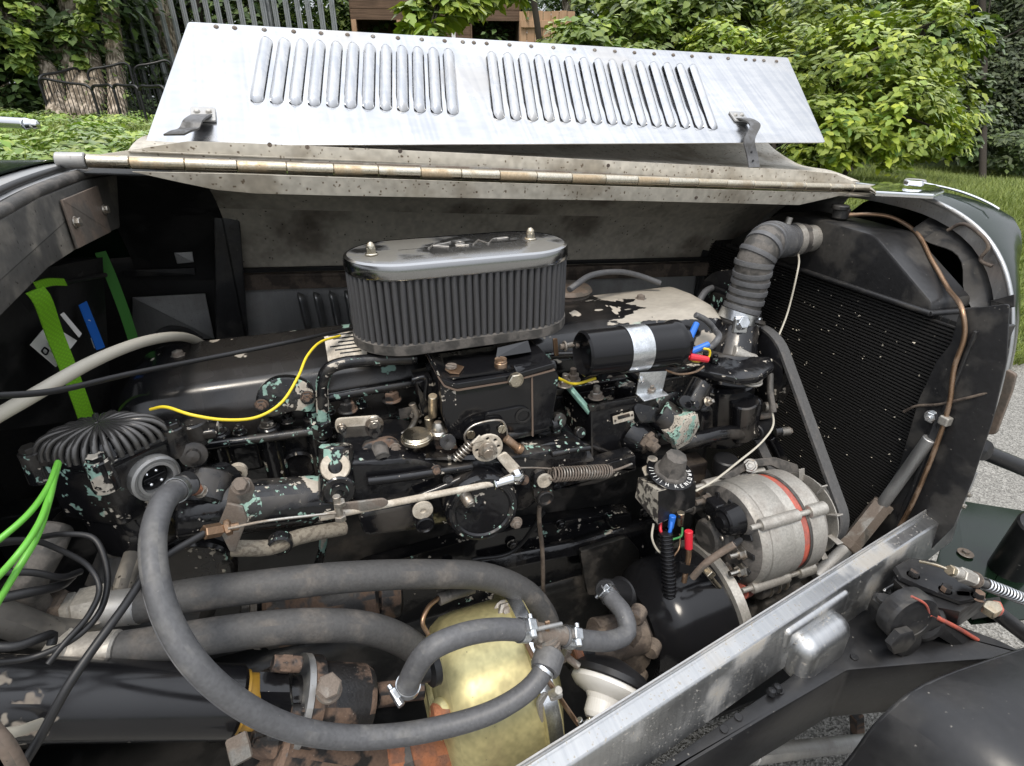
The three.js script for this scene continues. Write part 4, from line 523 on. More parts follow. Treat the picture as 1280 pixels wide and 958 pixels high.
{ // air filter
  const cx = .189, cz = .107, hl = .083, rr = .072, t = part('air_filter', tubeStadium(.931, 1.024, .066), M.rubberBlack, eng, 'oval air filter with a chrome lid and black pleats');
  function stad(r, n = 20, l = hl) { const p = []; for (let i = 0; i <= n; i++) { const a = -Math.PI / 2 + Math.PI * i / n; p.push([cx + l + Math.cos(a) * r, cz + Math.sin(a) * r]); } for (let i = 0; i <= n; i++) { const a = Math.PI / 2 + Math.PI * i / n; p.push([cx - l + Math.cos(a) * r, cz + Math.sin(a) * r]); } return p; }
  function loft(rows, n = 20) { const R = rows.map(([r, y]) => { const p = stad(Math.max(r, .001), n); p.push(p[0]); return p.map(([x, z]) => [x, y, z]); }), m = R[0].length - 1; const g = sheet((u, v) => { const j = Math.round(v * (rows.length - 1)), i = Math.round(u * m); return R[j][i]; }, m, rows.length - 1); return crease(g.toNonIndexed(), 0.6); }
  function tubeStadium(y0, y1, r) { return loft([[0.001, y0], [r, y0], [r, y1], [0.001, y1]]); }
  const lidMat = surf(512, .3, (u, v) => { const s = fbm(u, v, 5, 5, 541), d = sst(.42, .56, s), w = fbm(u, v, 60, 3, 544); return { c: mix3([.3, .3, .3], [.13, .12, .095], d * .85), r: mix(.22, .5, d) + w * .08, m: 1 - d * .55, h: .5 }; }, { bump: 0, metal: true });
  const rim = loft([[rr + .0004, 1.0195], [rr + .0012, 1.021], [rr + .0012, 1.0325], [rr - .0002, 1.0372], [rr - .004, 1.0392]]); const lid = part('filter_lid', loft([[rr - .004, 1.018], [rr, 1.019], [rr + .0006, 1.032], [rr - .001, 1.0365], [rr - .005, 1.0385], [.03, 1.0395], [.001, 1.04]]), lidMat, t, 'dusty chrome lid'); part('lid_rim', rim, plain(.4, .4, .4, .2, 1), lid);
  for (const [x, z] of [[.069, .118], [.294, .104]]) part('dome_nut', [rod([x, 1.039, z], UP, .003, .0085, .0085, 18), rod([x, 1.041, z], UP, .008, .0062, .0062, 6), lathe([x, 1.048, z], UP, [[.0058, 0], [.0054, .004], [.003, .0075], [0, .0085]], 14)], M.brassB, lid);
  // embossed lettering on the lid
  const em = plain(.34, .32, .29, .4, 1), put = (pts, r = .0014) => part('emblem', tube(pts.map(([x, z]) => [.145 + x + z * .25, 1.0402, .112 - z]), r, { s: 6, n: 20 }), em, lid), ln = (a, b, c2, d) => put([[a, b], [(a + c2) / 2, (b + d) / 2], [c2, d]]);
  ln(0, 0, .008, .026); ln(.006, .012, .03, .026); ln(.006, .012, .028, 0); put([[.05, 0], [.036, .006], [.05, .016], [.044, .024], [.037, .019], [.048, .004], [.056, 0]], .0012); ln(.062, 0, .07, .026); ln(.07, .026, .084, 0); ln(.084, 0, .092, .026); put([[.092, .026], [.108, .029], [.116, .026], [.108, .023], [.098, .024]], .001);
  const mesh = surf(256, .012, (u, v) => { const a = Math.abs(Math.sin(u * Math.PI * 10)), b = Math.abs(Math.sin(v * Math.PI * 10)), k = Math.max(a, b) ** 4; return { c: mix3([.02, .02, .021], [.1, .1, .105], k), r: .65, h: k }; }, { bump: .0005 });
  const N = 80, per = 4 * hl + 2 * Math.PI * .0685, pg = prep(new THREE.CylinderGeometry(.0037, .0037, .096, 10, 1, true).scale(1, 1, 1.3)), R = rng(9);
  for (let i = 0; i < N; i++) { let s = per * i / N, x, z, a; const r = .0672, arc = Math.PI * .0685, st = 2 * hl; if (s < st) { x = cx - hl + s; z = cz + r; a = 0; } else if (s < st + arc) { const q = (s - st) / .0685; a = q; x = cx + hl + Math.sin(q) * r; z = cz + Math.cos(q) * r; } else if (s < 2 * st + arc) { x = cx + hl - (s - st - arc); z = cz - r; a = Math.PI; } else { const q = (s - 2 * st - arc) / .0685; a = Math.PI + q; x = cx - hl - Math.sin(q) * r; z = cz - Math.cos(q) * r; }
    const m = new THREE.Mesh(pg, mesh); m.name = 'pleat'; m.castShadow = m.receiveShadow = true; m.position.set(x, .977, z); m.rotation.set((R() - .5) * .03, a, (R() - .5) * .035); t.add(m); }
  part('filter_base', loft([[.001, .913], [.05, .913], [rr - .004, .916], [rr + .001, .919], [rr + .0012, .932], [rr - .003, .9335], [rr - .008, .932]]), M.castDark, t); }
{ // carburettor under the filter
  const c = part('carburettor', slab([[0.1236,0.9108,0.235],[0.1299,0.8962,0.235],[0.1451,0.8879,0.235],[0.2199,0.8879,0.235],[0.2792,0.8948,0.235],[0.289,0.8835,0.235],[0.2801,0.8028,0.235],[0.2199,0.8021,0.235],[0.1569,0.8053,0.235],[0.132,0.817,0.235],[0.1243,0.8529,0.235]], FR, .095, { round: .006, bevel: .003 }), M.enamelClean, eng, 'square black carburettor body');
  part('carburettor_lid', [slab([[0.1205,0.9215,0.238],[0.1267,0.9072,0.238],[0.1437,0.8976,0.238],[0.2188,0.8977,0.238],[0.2798,0.9054,0.238],[0.279,0.8973,0.238],[0.2188,0.8895,0.238],[0.1433,0.8897,0.238],[0.1253,0.8996,0.238],[0.12,0.9139,0.238]], FR, .1, { bevel: .0015, round: .003 }), hull([[0.1284,0.9032,0.23], [0.2787,0.9033,0.23], [0.1548,0.8974,0.15], [0.2901,0.8939,0.15], [0.1282,0.9009,0.23], [0.2789,0.8973,0.23], [0.1545,0.8913,0.15], [0.3007,0.882,0.15]]), hull([[0.2094,0.908,0.2], [0.2603,0.9088,0.2], [0.2151,0.9172,0.19], [0.2592,0.9216,0.19], [0.2377,0.8893,0.12], [0.2865,0.8929,0.12], [0.235,0.8726,0.12], [0.292,0.8735,0.12]])], M.enamelClean, c);
  part('gasket', slab([[0.1219,0.9127,0.2385],[0.1291,0.8981,0.2385],[0.1442,0.8892,0.2385],[0.2187,0.8892,0.2385],[0.28,0.8962,0.2385],[0.28,0.8944,0.2385],[0.2187,0.8874,0.2385],[0.1441,0.8869,0.2385],[0.128,0.896,0.2385],[0.1207,0.9107,0.2385]], FR, .09, { bevel: 0, round: .003 }), M.gasket, c);
  part('corner_clip', slab([[0.1375,0.905,0.205],[0.1516,0.905,0.1916],[0.1631,0.905,0.2062],[0.1516,0.905,0.2251],[0.1406,0.905,0.2187]], UP, .002), M.copper, c); part('screw', slotG([0.1458,0.9055,0.2064], UP, .0075, .004, [1, 0, 1]), M.steelRusty, c);
  part('screw', [rod([0.2102,0.9016,0.218], UP, .008, .0085, .0085, 18), ...slotG([0.2102,0.9098,0.218], UP, .008, .004, [0, 0, 1])], M.copper, c);
  part('bolt', [rod([0.224,0.89,0.236], FR, .006, .0105, .0105), hexHead([0.2211,0.8929,0.241], FR, .0098, .007)], M.brassB, c);
  part('boss', cyl([0.2224,0.896,0.228], [0.29,0.8844,0.205], .0105), M.enamelClean, c);
  part('side_body', slab([[0.253,0.8825,0.22],[0.2765,0.8835,0.22],[0.2866,0.7995,0.22],[0.2556,0.8005,0.22]], FR, .09, { bevel: .003 }), M.enamelClean, c); part('gasket', slab([[0.2462,0.9007,0.2365],[0.2485,0.9003,0.2365],[0.2516,0.795,0.2365],[0.2492,0.7955,0.2365]], FR, .09, { bevel: 0 }), M.gasket, c);
  part('raised_panel', slab([[0.1806,0.8472,0.238],[0.2326,0.8484,0.238],[0.2431,0.8427,0.238],[0.2469,0.8255,0.238],[0.2399,0.8192,0.238],[0.1802,0.8288,0.238]], FR, .006, { round: .008, bevel: .0012 }), M.enamelClean, c); part('port_hole', lathe([0.2349,0.8332,0.2385], FR, [[.0115, 0], [.0115, .0015], [.009, .0018], [.008, -.004], [0, -.004]]), M.darkBlack, c);
  part('throttle_shaft', [cyl([0.2127,0.8019,0.232], [0.2953,0.7935,0.215], .0075), rod([0.2833,0.7986,0.222], [1, .1, -.1], .012, .0105)], M.enamel, c);
  const ac = part('accelerator_cover', slab([[0.1525,0.8292,0.246],[0.1626,0.8369,0.246],[0.2002,0.8368,0.246],[0.2069,0.8267,0.246],[0.2091,0.8072,0.246],[0.1952,0.7947,0.246],[0.1635,0.7966,0.246],[0.1507,0.8096,0.246]], FR, .01, { round: .006, bevel: .002 }), M.enamelClean, c);
  part('cover_seal', tube([...[[0.1515,0.81,0.247],[0.15,0.8266,0.247],[0.1623,0.8376,0.247],[0.1999,0.8374,0.247],[0.2066,0.8273,0.247],[0.2088,0.8104,0.247]]], .0016, { s: 6 }), M.steel, ac);
  for (const q of [[0.1575,0.825,0.247],[0.2009,0.8247,0.247]]) part('screw', slotG(q, FR, .006, .003, [.4, 1, 0]), M.brassB, ac);
  part('spacer', slab([[0.1114,0.8154,0.225],[0.1427,0.8035,0.225],[0.1462,0.7819,0.225],[0.1145,0.7955,0.225]], FR, .06, { round: .003 }), M.rustBlack, c);
  part('drain_plug', lathe([0.1195,0.8237,0.225], UP, [[.011, -.006], [.012, 0], [.009, .003], [.008, .01], [.005, .015], [0, .016]], 14), M.steel, c); part('side_link', [cyl([0.1165,0.8761,0.22], [0.1163,0.8407,0.21], .006), cyl([0.1125,0.8334,0.2], [0.1132,0.8103,0.2], .0065)], M.brassA, c);
  part('choke_box', [slab([[0.1009,0.8841,0.19],[0.1225,0.8853,0.19],[0.1292,0.8524,0.19],[0.1277,0.8274,0.19],[0.1056,0.8317,0.19]], FR, .04, { bevel: .002 })], M.enamelClean, c);
  part('choke_link', tube([[0.0945,0.8935,0.2],[0.1124,0.894,0.2],[0.1112,0.8609,0.2],[0.1296,0.8599,0.2]], .0028), M.enamelClean, c);
  part('idle_spring', [...Array.from({ length: 6 }, (_, i) => ring(lerp3([0.1353,0.8031,0.262], [0.1531,0.819,0.262], i / 5), [1, 1, 0], .0062, .0014, 14)), cyl([0.1308,0.7991,0.262], [0.1608,0.8247,0.262], .003)], M.steel, c);
  part('mixture_screw', [cyl([0.2054,0.8104,0.25], [0.2244,0.7899,0.255], .006), rod([0.2201,0.7941,0.254], [1, -.7, .1], .008, .0075)], M.copper, c);
  // throttle lever with drilled disc, rod, ball joint, spring
  const lv = part('throttle_lever', [slab(Array.from({ length: 24 }, (_, i) => { const a = -i / 24 * 6.2832, o = [0.1738,0.8145,0.272]; return [o[0] + Math.cos(a) * .0205, o[1] + Math.sin(a) * .0205, o[2]]; }).reverse(), FR, .004, { holes: Array.from({ length: 8 }, (_, i) => { const o = [0.1738,0.8145,0.272], a = i * .7854; return [[o[0] + Math.cos(a) * .0145, o[1] + Math.sin(a) * .0145, o[2]], .0025]; }), bevel: .0008 }), slab([[0.1842,0.799,0.273],[0.1986,0.8033,0.273],[0.2202,0.7724,0.273],[0.218,0.7597,0.273],[0.2065,0.7625,0.273]], FR, .005, { round: .004 }), slab([[0.1525,0.8268,0.2725],[0.1634,0.8365,0.2725],[0.1696,0.828,0.2725],[0.1597,0.8191,0.2725]], FR, .004)], M.creamChip, c, 'drilled cream throttle disc and lever');
  part('shaft_nut', [rod([0.1724,0.8129,0.273], FR, .003, .0125), hexHead([0.1715,0.815,0.276], FR, .011, .008), rod([0.1694,0.8187,0.283], FR, .009, .0075)], M.steel, lv);
  const rodp = part('throttle_rod', cyl([-0.0373,0.8193,0.345], [0.1843,0.7673,0.285], .0042), M.creamChip, c, 'rusty throttle control rod with a ball joint'); part('flat_end', slab([[-0.0195,0.8186,0.338],[-0.011,0.8251,0.338],[0.0317,0.8203,0.338],[0.0372,0.8132,0.338],[0.0304,0.8082,0.338],[-0.0173,0.8102,0.338]], FR, .0035, { round: .004 }), M.steelRusty, rodp);
  part('ball_joint', [cyl([0.177,0.768,0.287], [0.2026,0.7672,0.284], .0068, .0075), lathe([0.2115,0.7648,0.278], FR, [[0, -.006], [.009, -.005], [.0115, 0], [.009, .007], [.005, .009], [0, .0098]], 20), rod([0.1781,0.7688,0.2868], [-1, -.1, .1], .003, .0085, .0085, 6)], M.chrome, rodp);
  part('pinch_bolt', [rod([-0.0175,0.8125,0.345], UP, .03, .0042), rod([-0.0169,0.8101,0.345], UP, .007, .0065, .0065, 6), rod([-0.0152,0.8295,0.345], UP, .006, .0065, .0065, 6)], M.steel, rodp);
  part('control_wire', tube([[-0.1215,0.8413,0.36], [-0.0889,0.8393,0.358], [-0.0164,0.8208,0.346]], .0016, { s: 6 }), M.steel, rodp);
  const sp = [], s0 = V([0.2646,0.7488,0.27]), s1 = V([0.3653,0.7245,0.26]), ax = s1.clone().sub(s0), m = basis(s0, ax); for (let i = 0; i <= 22 * 12; i++) { const a = i / 12 * 6.2832, r = .0098 * (i < 12 || i > 252 ? .8 : 1); sp.push(new THREE.Vector3(Math.cos(a) * r, ax.length() * i / 264, Math.sin(a) * r).applyMatrix4(m)); }
  const spring = part('return_spring', new THREE.TubeGeometry(new THREE.CatmullRomCurve3(sp), 540, .0013, 6), M.steelRusty, c, 'rust brown coil spring'); part('spring_wire', [tube([[0.2145,0.7771,0.276], [0.2413,0.7687,0.273], [0.2642,0.7598,0.27]], .0012, { s: 6 }), tube([[0.3654,0.723,0.26], [0.386,0.7205,0.255], [0.4095,0.7204,0.25]], .002, { s: 6 })], M.steelRusty, spring); }
{ // manifold pipe, mixer casting, round cover
  const mf = part('intake_manifold', [cyl([-0.1919,0.7991,0.255], [-0.0166,0.7618,0.24], .0315, .03, 28, .002)], M.enamelChipped, eng, 'long chipped black pipe with mint green undercoat showing');
  part('manifold_casting', [slab([[-0.012,0.8039,0.255],[-0.0031,0.8209,0.255],[0.0828,0.8106,0.255],[0.1232,0.7835,0.255],[0.1673,0.7873,0.255],[0.2363,0.7806,0.255],[0.3286,0.7762,0.255],[0.3354,0.7341,0.255],[0.2748,0.7102,0.255],[0.2377,0.679,0.255],[0.1011,0.689,0.255],[0.0206,0.7017,0.255],[0.0075,0.7234,0.255],[-0.0049,0.7468,0.255]], FR, .11, { round: .014, bevel: .008 }), slab([[0.0013,0.74,0.265],[0.0064,0.7489,0.265],[0.0842,0.7458,0.265],[0.0919,0.733,0.265],[0.0938,0.6966,0.265],[0.0048,0.7096,0.265]], FR, .06, { round: .01, bevel: .006 }), hull([[-0.013,0.7887,0.24], [0.0822,0.7912,0.25], [0.0874,0.7835,0.19], [0.0064,0.7886,0.19], [0.0987,0.7326,0.2], [-0.0088,0.7595,0.2]]), hull([[0.073,0.8059,0.25], [0.1322,0.7924,0.22], [0.1687,0.7837,0.25], [0.2301,0.7765,0.24], [0.1865,0.7823,0.19], [0.094,0.7953,0.19], [0.1334,0.724,0.2]])], M.enamel, mf, 'lumpy black manifold casting');
  part('manifold_bridge', [slab([[0.2445,0.78,0.24],[0.2786,0.7833,0.24],[0.3328,0.766,0.24],[0.3427,0.7368,0.24],[0.2802,0.7385,0.24],[0.2475,0.7407,0.24]], [0, .5, 1], .06, { round: .006, bevel: .004 }), slab([[0.2805,0.7299,0.24],[0.3465,0.7213,0.24],[0.4218,0.7259,0.24],[0.4265,0.6976,0.24],[0.3558,0.6875,0.24],[0.2818,0.6929,0.24]], FR, .03, { bevel: .004 })], M.enamel, mf);
  part('column', cyl([-0.0211,0.7758,0.262], [-0.0107,0.8382,0.235], .0215, .0205), M.enamelChipped, mf);
  part('boss_upper', lathe([-0.0154,0.8238,0.262], [0, .8, 1], [[.0175, -.02], [.0178, 0], [.0165, .003], [.0085, .003], [.0075, -.008], [0, -.008]]), M.creamChip, mf); part('boss_lower', [lathe([-0.0153,0.7974,0.275], [0, .1, 1], [[.0195, -.02], [.0195, 0], [.0175, .002], [.011, .002], [.0105, .006], [.0055, .007], [.005, -.004], [0, -.004]])], M.enamelChipped, mf);
  const rc = part('round_cover', [lathe([0.1593,0.7341,0.292], [-.05, .12, 1], [[.05, -.05], [.05, -.004], [.046, .002], [.04, .003], [.0385, .0005], [0, .0005]], 40)], M.enamel, mf, 'round black cover disc with a chipped rim');
  part('cover_rim', lathe([0.1588,0.7341,0.2935], [-.05, .12, 1], [[.036, 0], [.0425, 0], [.042, .002], [.0385, .0022], [.036, 0]], 40), M.enamelChipped, rc); part('cover_ear', hull([[0.122,0.755,0.28], [0.1374,0.7639,0.28], [0.1452,0.7563,0.29], [0.1251,0.7381,0.29], [0.1323,0.7186,0.25]]), M.enamel, rc);
  part('bolt', [cyl([0.1352,0.7626,0.288], [0.1396,0.7552,0.302], .0075), rod([0.1389,0.756,0.301], [.3, -.5, 1], .003, .006, .006, 6)], M.steel, rc); for (const q of [[0.2037,0.7036,0.297]]) part('bolt', boltG(q, [-.05, .12, 1], .0065, { stud: .6 }), M.steelRusty, rc);
  const dp = part('drain_flange', slab([[0.0718,0.7478,0.27],[0.0796,0.7535,0.27],[0.092,0.7502,0.27],[0.0977,0.7394,0.27],[0.0958,0.71,0.27],[0.0886,0.6996,0.27],[0.0758,0.7034,0.27],[0.0693,0.7163,0.27]], FR, .02, { round: .008, bevel: .002 }), M.enamelChipped, mf);
  part('plug', lathe([0.0826,0.7386,0.2705], FR, [[.0135, 0], [.0135, .003], [.004, .0035], [.0035, .001], [0, .001]]), M.creamChip, dp); part('plug', lathe([0.084,0.7138,0.2705], FR, [[.0125, 0], [.0125, .004], [.0105, .005], [.009, .002], [0, .002]]), M.enamelClean, dp);
  const d2 = part('link_flange', slab([[0.2425,0.7487,0.262],[0.2556,0.7551,0.262],[0.2708,0.739,0.262],[0.2746,0.7038,0.262],[0.265,0.6888,0.262],[0.2497,0.6929,0.262],[0.2432,0.7092,0.262]], FR, .02, { round: .008, bevel: .002 }), M.enamelChipped, mf);
  part('plug', lathe([0.2583,0.7368,0.2625], FR, [[.011, 0], [.011, .004], [.004, .004], [0, .002]]), M.creamChip, d2); part('plug', lathe([0.2605,0.705,0.2625], FR, [[.0125, 0], [.0125, .004], [.0105, .005], [.009, .001], [0, .001]]), M.rustBlack, d2);
  part('drain_pipe', tube([[0.2617,0.6696,0.24],[0.2623,0.6447,0.24],[0.2693,0.5775,0.24],[0.2732,0.4881,0.24]], .0035), M.rust, d2);
  const cv = part('choke_cover', slab([[0.0154,0.814,0.225],[0.0227,0.8247,0.225],[0.0584,0.8267,0.225],[0.0699,0.8156,0.225],[0.0641,0.798,0.225],[0.0518,0.7906,0.225],[0.0245,0.797,0.225]], [0, .35, 1], .02, { round: .008, bevel: .003 }), M.rustBlack, mf, 'rusty oval flange with a stub');
  for (const q of [[0.0227,0.8096,0.2265],[0.0607,0.8098,0.2265]]) part('bolt', boltG(q, [0, .35, 1], .0065, { stud: .5 }), M.steelRusty, cv); part('stub', [cyl([0.0412,0.8125,0.22], [0.0418,0.8111,0.245], .0115, .01), lathe([0.0419,0.8123,0.245], [.1, -.6, 1], [[.0105, 0], [.007, .003], [.005, -.003], [0, -.003]])], M.castDark, cv);
  const oc = part('oil_cap', [rod([0.0885,0.8214,0.235], UP, .012, .0195, .0195), lathe([0.0887,0.825,0.235], UP, [[.0205, 0], [.0205, .004], [.018, .006], [.016, .004], [0, .004]])], M.brassB, mf, 'brass screw cap');
  const el = part('elbow', [cyl([-0.1586,0.8145,0.225], [-0.1682,0.798,0.262], .034, .032), cyl([-0.1463,0.7876,0.2], [-0.1847,0.8048,0.25], .03, .032), hull([[-0.1831,0.8322,0.26], [-0.1538,0.814,0.27], [-0.1752,0.8268,0.22], [-0.1434,0.7775,0.26], [-0.1697,0.7873,0.27], [-0.1343,0.7783,0.2]])], M.enamelChipped, eng, 'chipped elbow casting at the left end of the pipe');
  part('elbow_flange', slab([[-0.1881,0.8487,0.272],[-0.176,0.8541,0.272],[-0.1563,0.8449,0.272],[-0.1509,0.826,0.272],[-0.1574,0.8188,0.272],[-0.176,0.8282,0.272],[-0.1874,0.8389,0.272]], [-.1, .9, .7], .006, { round: .008 }), M.rustOrange, el); part('bolt', boltG([-0.1572,0.8347,0.277], [-.1, .9, .7], .0055, { stud: 1 }), M.steel, el);
  part('eye_boss', [rod([-0.1739,0.8362,0.2], [.1, .3, 1], .028, .0155), lathe([-0.1655,0.8559,0.23], [.1, .3, 1], [[.0145, 0], [.0145, .004], [.008, .005], [.007, .012], [0, .013]])], M.enamelChipped, el); part('top_boss', [rod([-0.1737,0.8384,0.17], UP, .03, .02, .018), obox([-0.1689,0.8514,0.17], UP, FD, .045, .014, .03, .005)], M.enamelChipped, el); part('small_ear', lathe([-0.1326,0.8003,0.2], FR, [[.011, -.008], [.011, 0], [.005, .001], [.0045, -.006], [0, -.006]]), M.creamChip, el);
  const cb = part('cable_bracket', [slab([[-0.1243,0.8477,0.302],[-0.1157,0.8592,0.302],[-0.1022,0.8558,0.302],[-0.0994,0.8412,0.302],[-0.1073,0.8259,0.302],[-0.1322,0.825,0.302]], FR, .004, { round: .004 }), slab([[-0.128,0.837,0.312],[-0.1129,0.8307,0.312],[-0.1117,0.8128,0.312],[-0.134,0.7704,0.312],[-0.1396,0.771,0.312],[-0.1446,0.8068,0.312]], [-.2, 0, 1], .004, { round: .002 })], M.steelRusty, eng, 'rusty folded bracket holding the throttle cable'); part('bolt', [hexHead([-0.1111,0.8535,0.306], [0, .6, .8], .0075, .007), rod([-0.1121,0.8495,0.303], [0, .6, .8], .003, .0095)], M.steelRusty, cb); part('cable_adjuster', [cyl([-0.1477,0.8313,0.345], [-0.1343,0.8231,0.335], .0072, .0072, 6), cyl([-0.1343,0.8231,0.335], [-0.1188,0.8186,0.33], .0042), rod([-0.1308,0.8222,0.334], [1, .1, -.1], .006, .0085, .0085, 6)], M.copper, cb);
}
{ // ribbed box at the bulkhead end
  const FL = V([-0.2407,0.886,0.2731]), FRc = V([-0.1756,0.886,0.2227]), BLc = V([-0.315,0.886,0.2287]), U1 = FRc.clone().sub(FL), W1 = BLc.clone().sub(FL), lu = U1.length(), lw = W1.length(), u = U1.clone().normalize(), w = W1.clone().normalize(), P = (a, b, y) => FL.clone().addScaledVector(U1, a).addScaledVector(W1, b).setY(y).toArray();
  const nf = u.clone().cross(new THREE.Vector3(0, 1, 0)).normalize(); if (nf.z < 0) nf.negate();
  const t = part('ribbed_housing', [slab([P(.02, .02, .878), P(.98, .02, .878), P(.98, .98, .878), P(.02, .98, .878)], UP, .075, { round: .012, bevel: .004 }), slab([P(.1, .1, .805), P(.85, .1, .805), P(.85, .9, .805), P(.1, .9, .805)], UP, .06, { round: .02, bevel: .006 })], M.enamelClean, eng, 'square black housing with a radially ribbed lid');
  const lid = part('ribbed_lid', [slab([P(-.03, -.03, .886), P(1.03, -.03, .886), P(1.03, 1.03, .886), P(-.03, 1.03, .886)], UP, .009, { round: .016, bevel: .002 }), sheet((a, b) => { const x = Math.cos(a * 6.2832), z = Math.sin(a * 6.2832), m = Math.pow(Math.pow(Math.abs(x), 5) + Math.pow(Math.abs(z), 5), -.2) * .5 * b; return P(.5 + x * m * .96, .5 + z * m * .96, .886 + .02 * Math.pow(1 - b * b * b * b, .6)); }, 64, 10)], M.enamel, t);
  for (let i = 0; i < 34; i++) { const a = i / 34 * 6.2832 + .04, x = Math.cos(a), z = Math.sin(a), m = Math.pow(Math.pow(Math.abs(x), 5) + Math.pow(Math.abs(z), 5), -.2) * .5; if (m > .64) continue; const lf = i % 2 ? .003 : 0; part('rib', tube([0.06, .3, .6, .85, 1, 1.02].map((b, k) => P(.5 + x * m * b, .5 + z * m * b, .8885 + lf * b + (k === 5 ? -.006 : .02 * Math.pow(1 - Math.min(1, b * b * b * b * .97), .6)))), .0034, { s: 6, n: 12 }), M.ribs ??= plain(.11, .105, .1, .24, .6), lid); }
  for (const [a, b] of [[.03, .03], [.97, .03], [.97, .97], [.03, .97]]) part('corner_bolt', [cyl(P(a, b, .855), P(a, b, .892), .0125, .0115), hexHead(P(a, b, .892), UP, .0085, .006)], M.enamelChipped, t);
  const q = V(P(.53, 0, .846)).addScaledVector(nf, .002).toArray();
  const pl = part('round_plug', [lathe(q, nf, [[.026, -.004], [.026, .006], [.0235, .008], [.023, .005], [.02, .005], [.0195, .008], [.0165, .008], [.016, -.004], [0, -.004]], 32)], M.aluDull, t, 'round grey threaded plug with contact pins'); part('plug_insert', [rod(V(q).addScaledVector(nf, -.0045).toArray(), nf, .003, .0155), obox(V(q).addScaledVector(nf, 0).toArray(), nf, u, .024, .004, .005, .001)], M.blackPlastic, pl);
  for (const [dx, dy] of [[-.006, .007], [.004, .007], [-.005, -.007], [.006, -.007]]) part('pin', lathe(V(q).addScaledVector(u, dx).addScaledVector(nf, -.001).add(new THREE.Vector3(0, dy, 0)).toArray(), nf, [[.0018, 0], [.0018, .002], [0, .0035]], 10), M.chrome, pl); }
{ // ignition coil on its bracket, with the box below
  const A = [.338, .894, .2], Bc = [.5, .888, .2], ax = V(Bc).sub(V(A)).normalize();
  const bx = part('breather_box', [slab([[0.357,0.7993,0.2],[0.4703,0.798,0.2],[0.481,0.7845,0.2],[0.4917,0.6841,0.2],[0.4599,0.6672,0.2],[0.3722,0.6834,0.2],[0.3655,0.6975,0.2]], FR, .004, { bevel: .001 }), slab([[0.358,0.7954,0.1931],[0.358,0.7995,0.2006],[0.358,0.6971,0.215],[0.358,0.7055,0.1612],[0.358,0.7991,0.0938]], [-1, 0, .1], .004), slab([[.362, .68, .196], [.47, .66, .196], [.47, .66, .1], [.362, .68, .1]], [0, -1, 0], .004), slab([[.362, .78, .12], [.47, .78, .12], [.47, .66, .12], [.362, .67, .12]], FR, .05), rbox([.42, .74, .16], .1, .05, .07, .008)], M.enamel, eng, 'open topped black box casting below the ignition coil');
  part('box_rim', [slab([[0.3541,0.8065,0.202],[0.4681,0.8052,0.202],[0.4725,0.7944,0.202],[0.3576,0.7947,0.202]], FR, .008, { bevel: .001, round: .003 })], M.enamelChipped, bx); part('box_rim', slab([[0.338,0.8238,0.13], [0.3464,0.8224,0.13], [0.3636,0.8009,0.2], [0.3559,0.7953,0.2]], [0, 1, .4], .008, { bevel: .001 }), surf(256, .06, grit(581, [.3, .52, .43], [.2, .4, .33], { f: 6, r0: .4, r1: .6, speck: .5 }), { bump: 0 }), bx);
  for (const q of [[0.3719,0.8122,0.19], [0.3559,0.8213,0.14], [0.3376,0.8193,0.15]]) part('stud_nut', [rod(q, UP, .002, .0125), hexHead(add(q, [0, .002, 0]), UP, .0092, .0085), rod(add(q, [0, .01, 0]), UP, .01, .005)], M.steelRusty, bx);
  part('maker_plate', slab([[0.3951,0.7823,0.2055],[0.4312,0.7853,0.2055],[0.4343,0.7702,0.2055],[0.3978,0.7674,0.2055]], FR, .0012, { round: .002 }), M.creamChip, bx); part('plate_text', slab([[0.4031,0.7811,0.2062],[0.424,0.7828,0.2062],[0.4261,0.7766,0.2062],[0.4051,0.775,0.2062]], FR, .0008), M.rustBlack, bx); for (const q of [[0.3997,0.7745,0.206],[0.4288,0.7788,0.206]]) part('rivet', rod(q, FR, .0015, .0018), M.rust, bx);
  part('pipe_boss', lathe([0.4498,0.728,0.2], [.45, -.25, 1], [[.03, -.01], [.022, .012], [.0165, .02], [0, .02]]), M.enamel, bx); const un = part('pipe_union', [rod([0.4509,0.7359,0.216], [.5, -.35, 1], .01, .0165, .0165, 6), rod([0.4518,0.7372,0.226], [.5, -.35, 1], .012, .0115, .0115, 6), rod([0.453,0.7357,0.236], [.5, -.5, 1], .01, .008)], M.rust, bx, 'rust coloured pipe union');
  part('vertical_pipe', rod([.44, .75, .16], UP, .06, .016), M.enamel, bx);
  const c = part('ignition_coil', [lathe(A, ax, [[.0, .012], [.028, .012], [.0305, 0], [.0335, .003], [.0335, .145], [.036, .149], [.0365, .154], [.036, .158], [.031, .16], [.0, .16]], 40)], M.blackPlastic, eng, 'glossy black ignition coil in a zinc clamp');
  part('coil_cap', [lathe(along(A, ax, .158), ax, [[.031, 0], [.027, .012], [.012, .016], [.01, .026], [.0075, .028], [.0, .03]], 24)], M.blackPlastic, c);
  part('coil_clamp', [band(along(A, ax, .082), ax, .0338, .036, .0014, 40), slab([[0.4218,0.8622,0.225], [0.4687,0.8573,0.225], [0.465,0.8186,0.222], [0.4196,0.8267,0.222]], FR, .002, { bevel: .0004 }), slab([[0.4194,0.8281,0.222], [0.4648,0.82,0.222], [0.4681,0.8164,0.235], [0.4245,0.8202,0.24]], [0, 1, .3], .002, { bevel: .0004 })], M.zinc, c, 'bright zinc coil clamp'); part('screw', lathe([0.4239,0.8506,0.226], FR, [[.0055, 0], [.005, .002], [0, .0035]], 16), M.chrome, c); part('nut', boltG([0.4459,0.8247,0.222], [0, 1, .2], .007, { stud: .9 }), M.steelRusty, c);
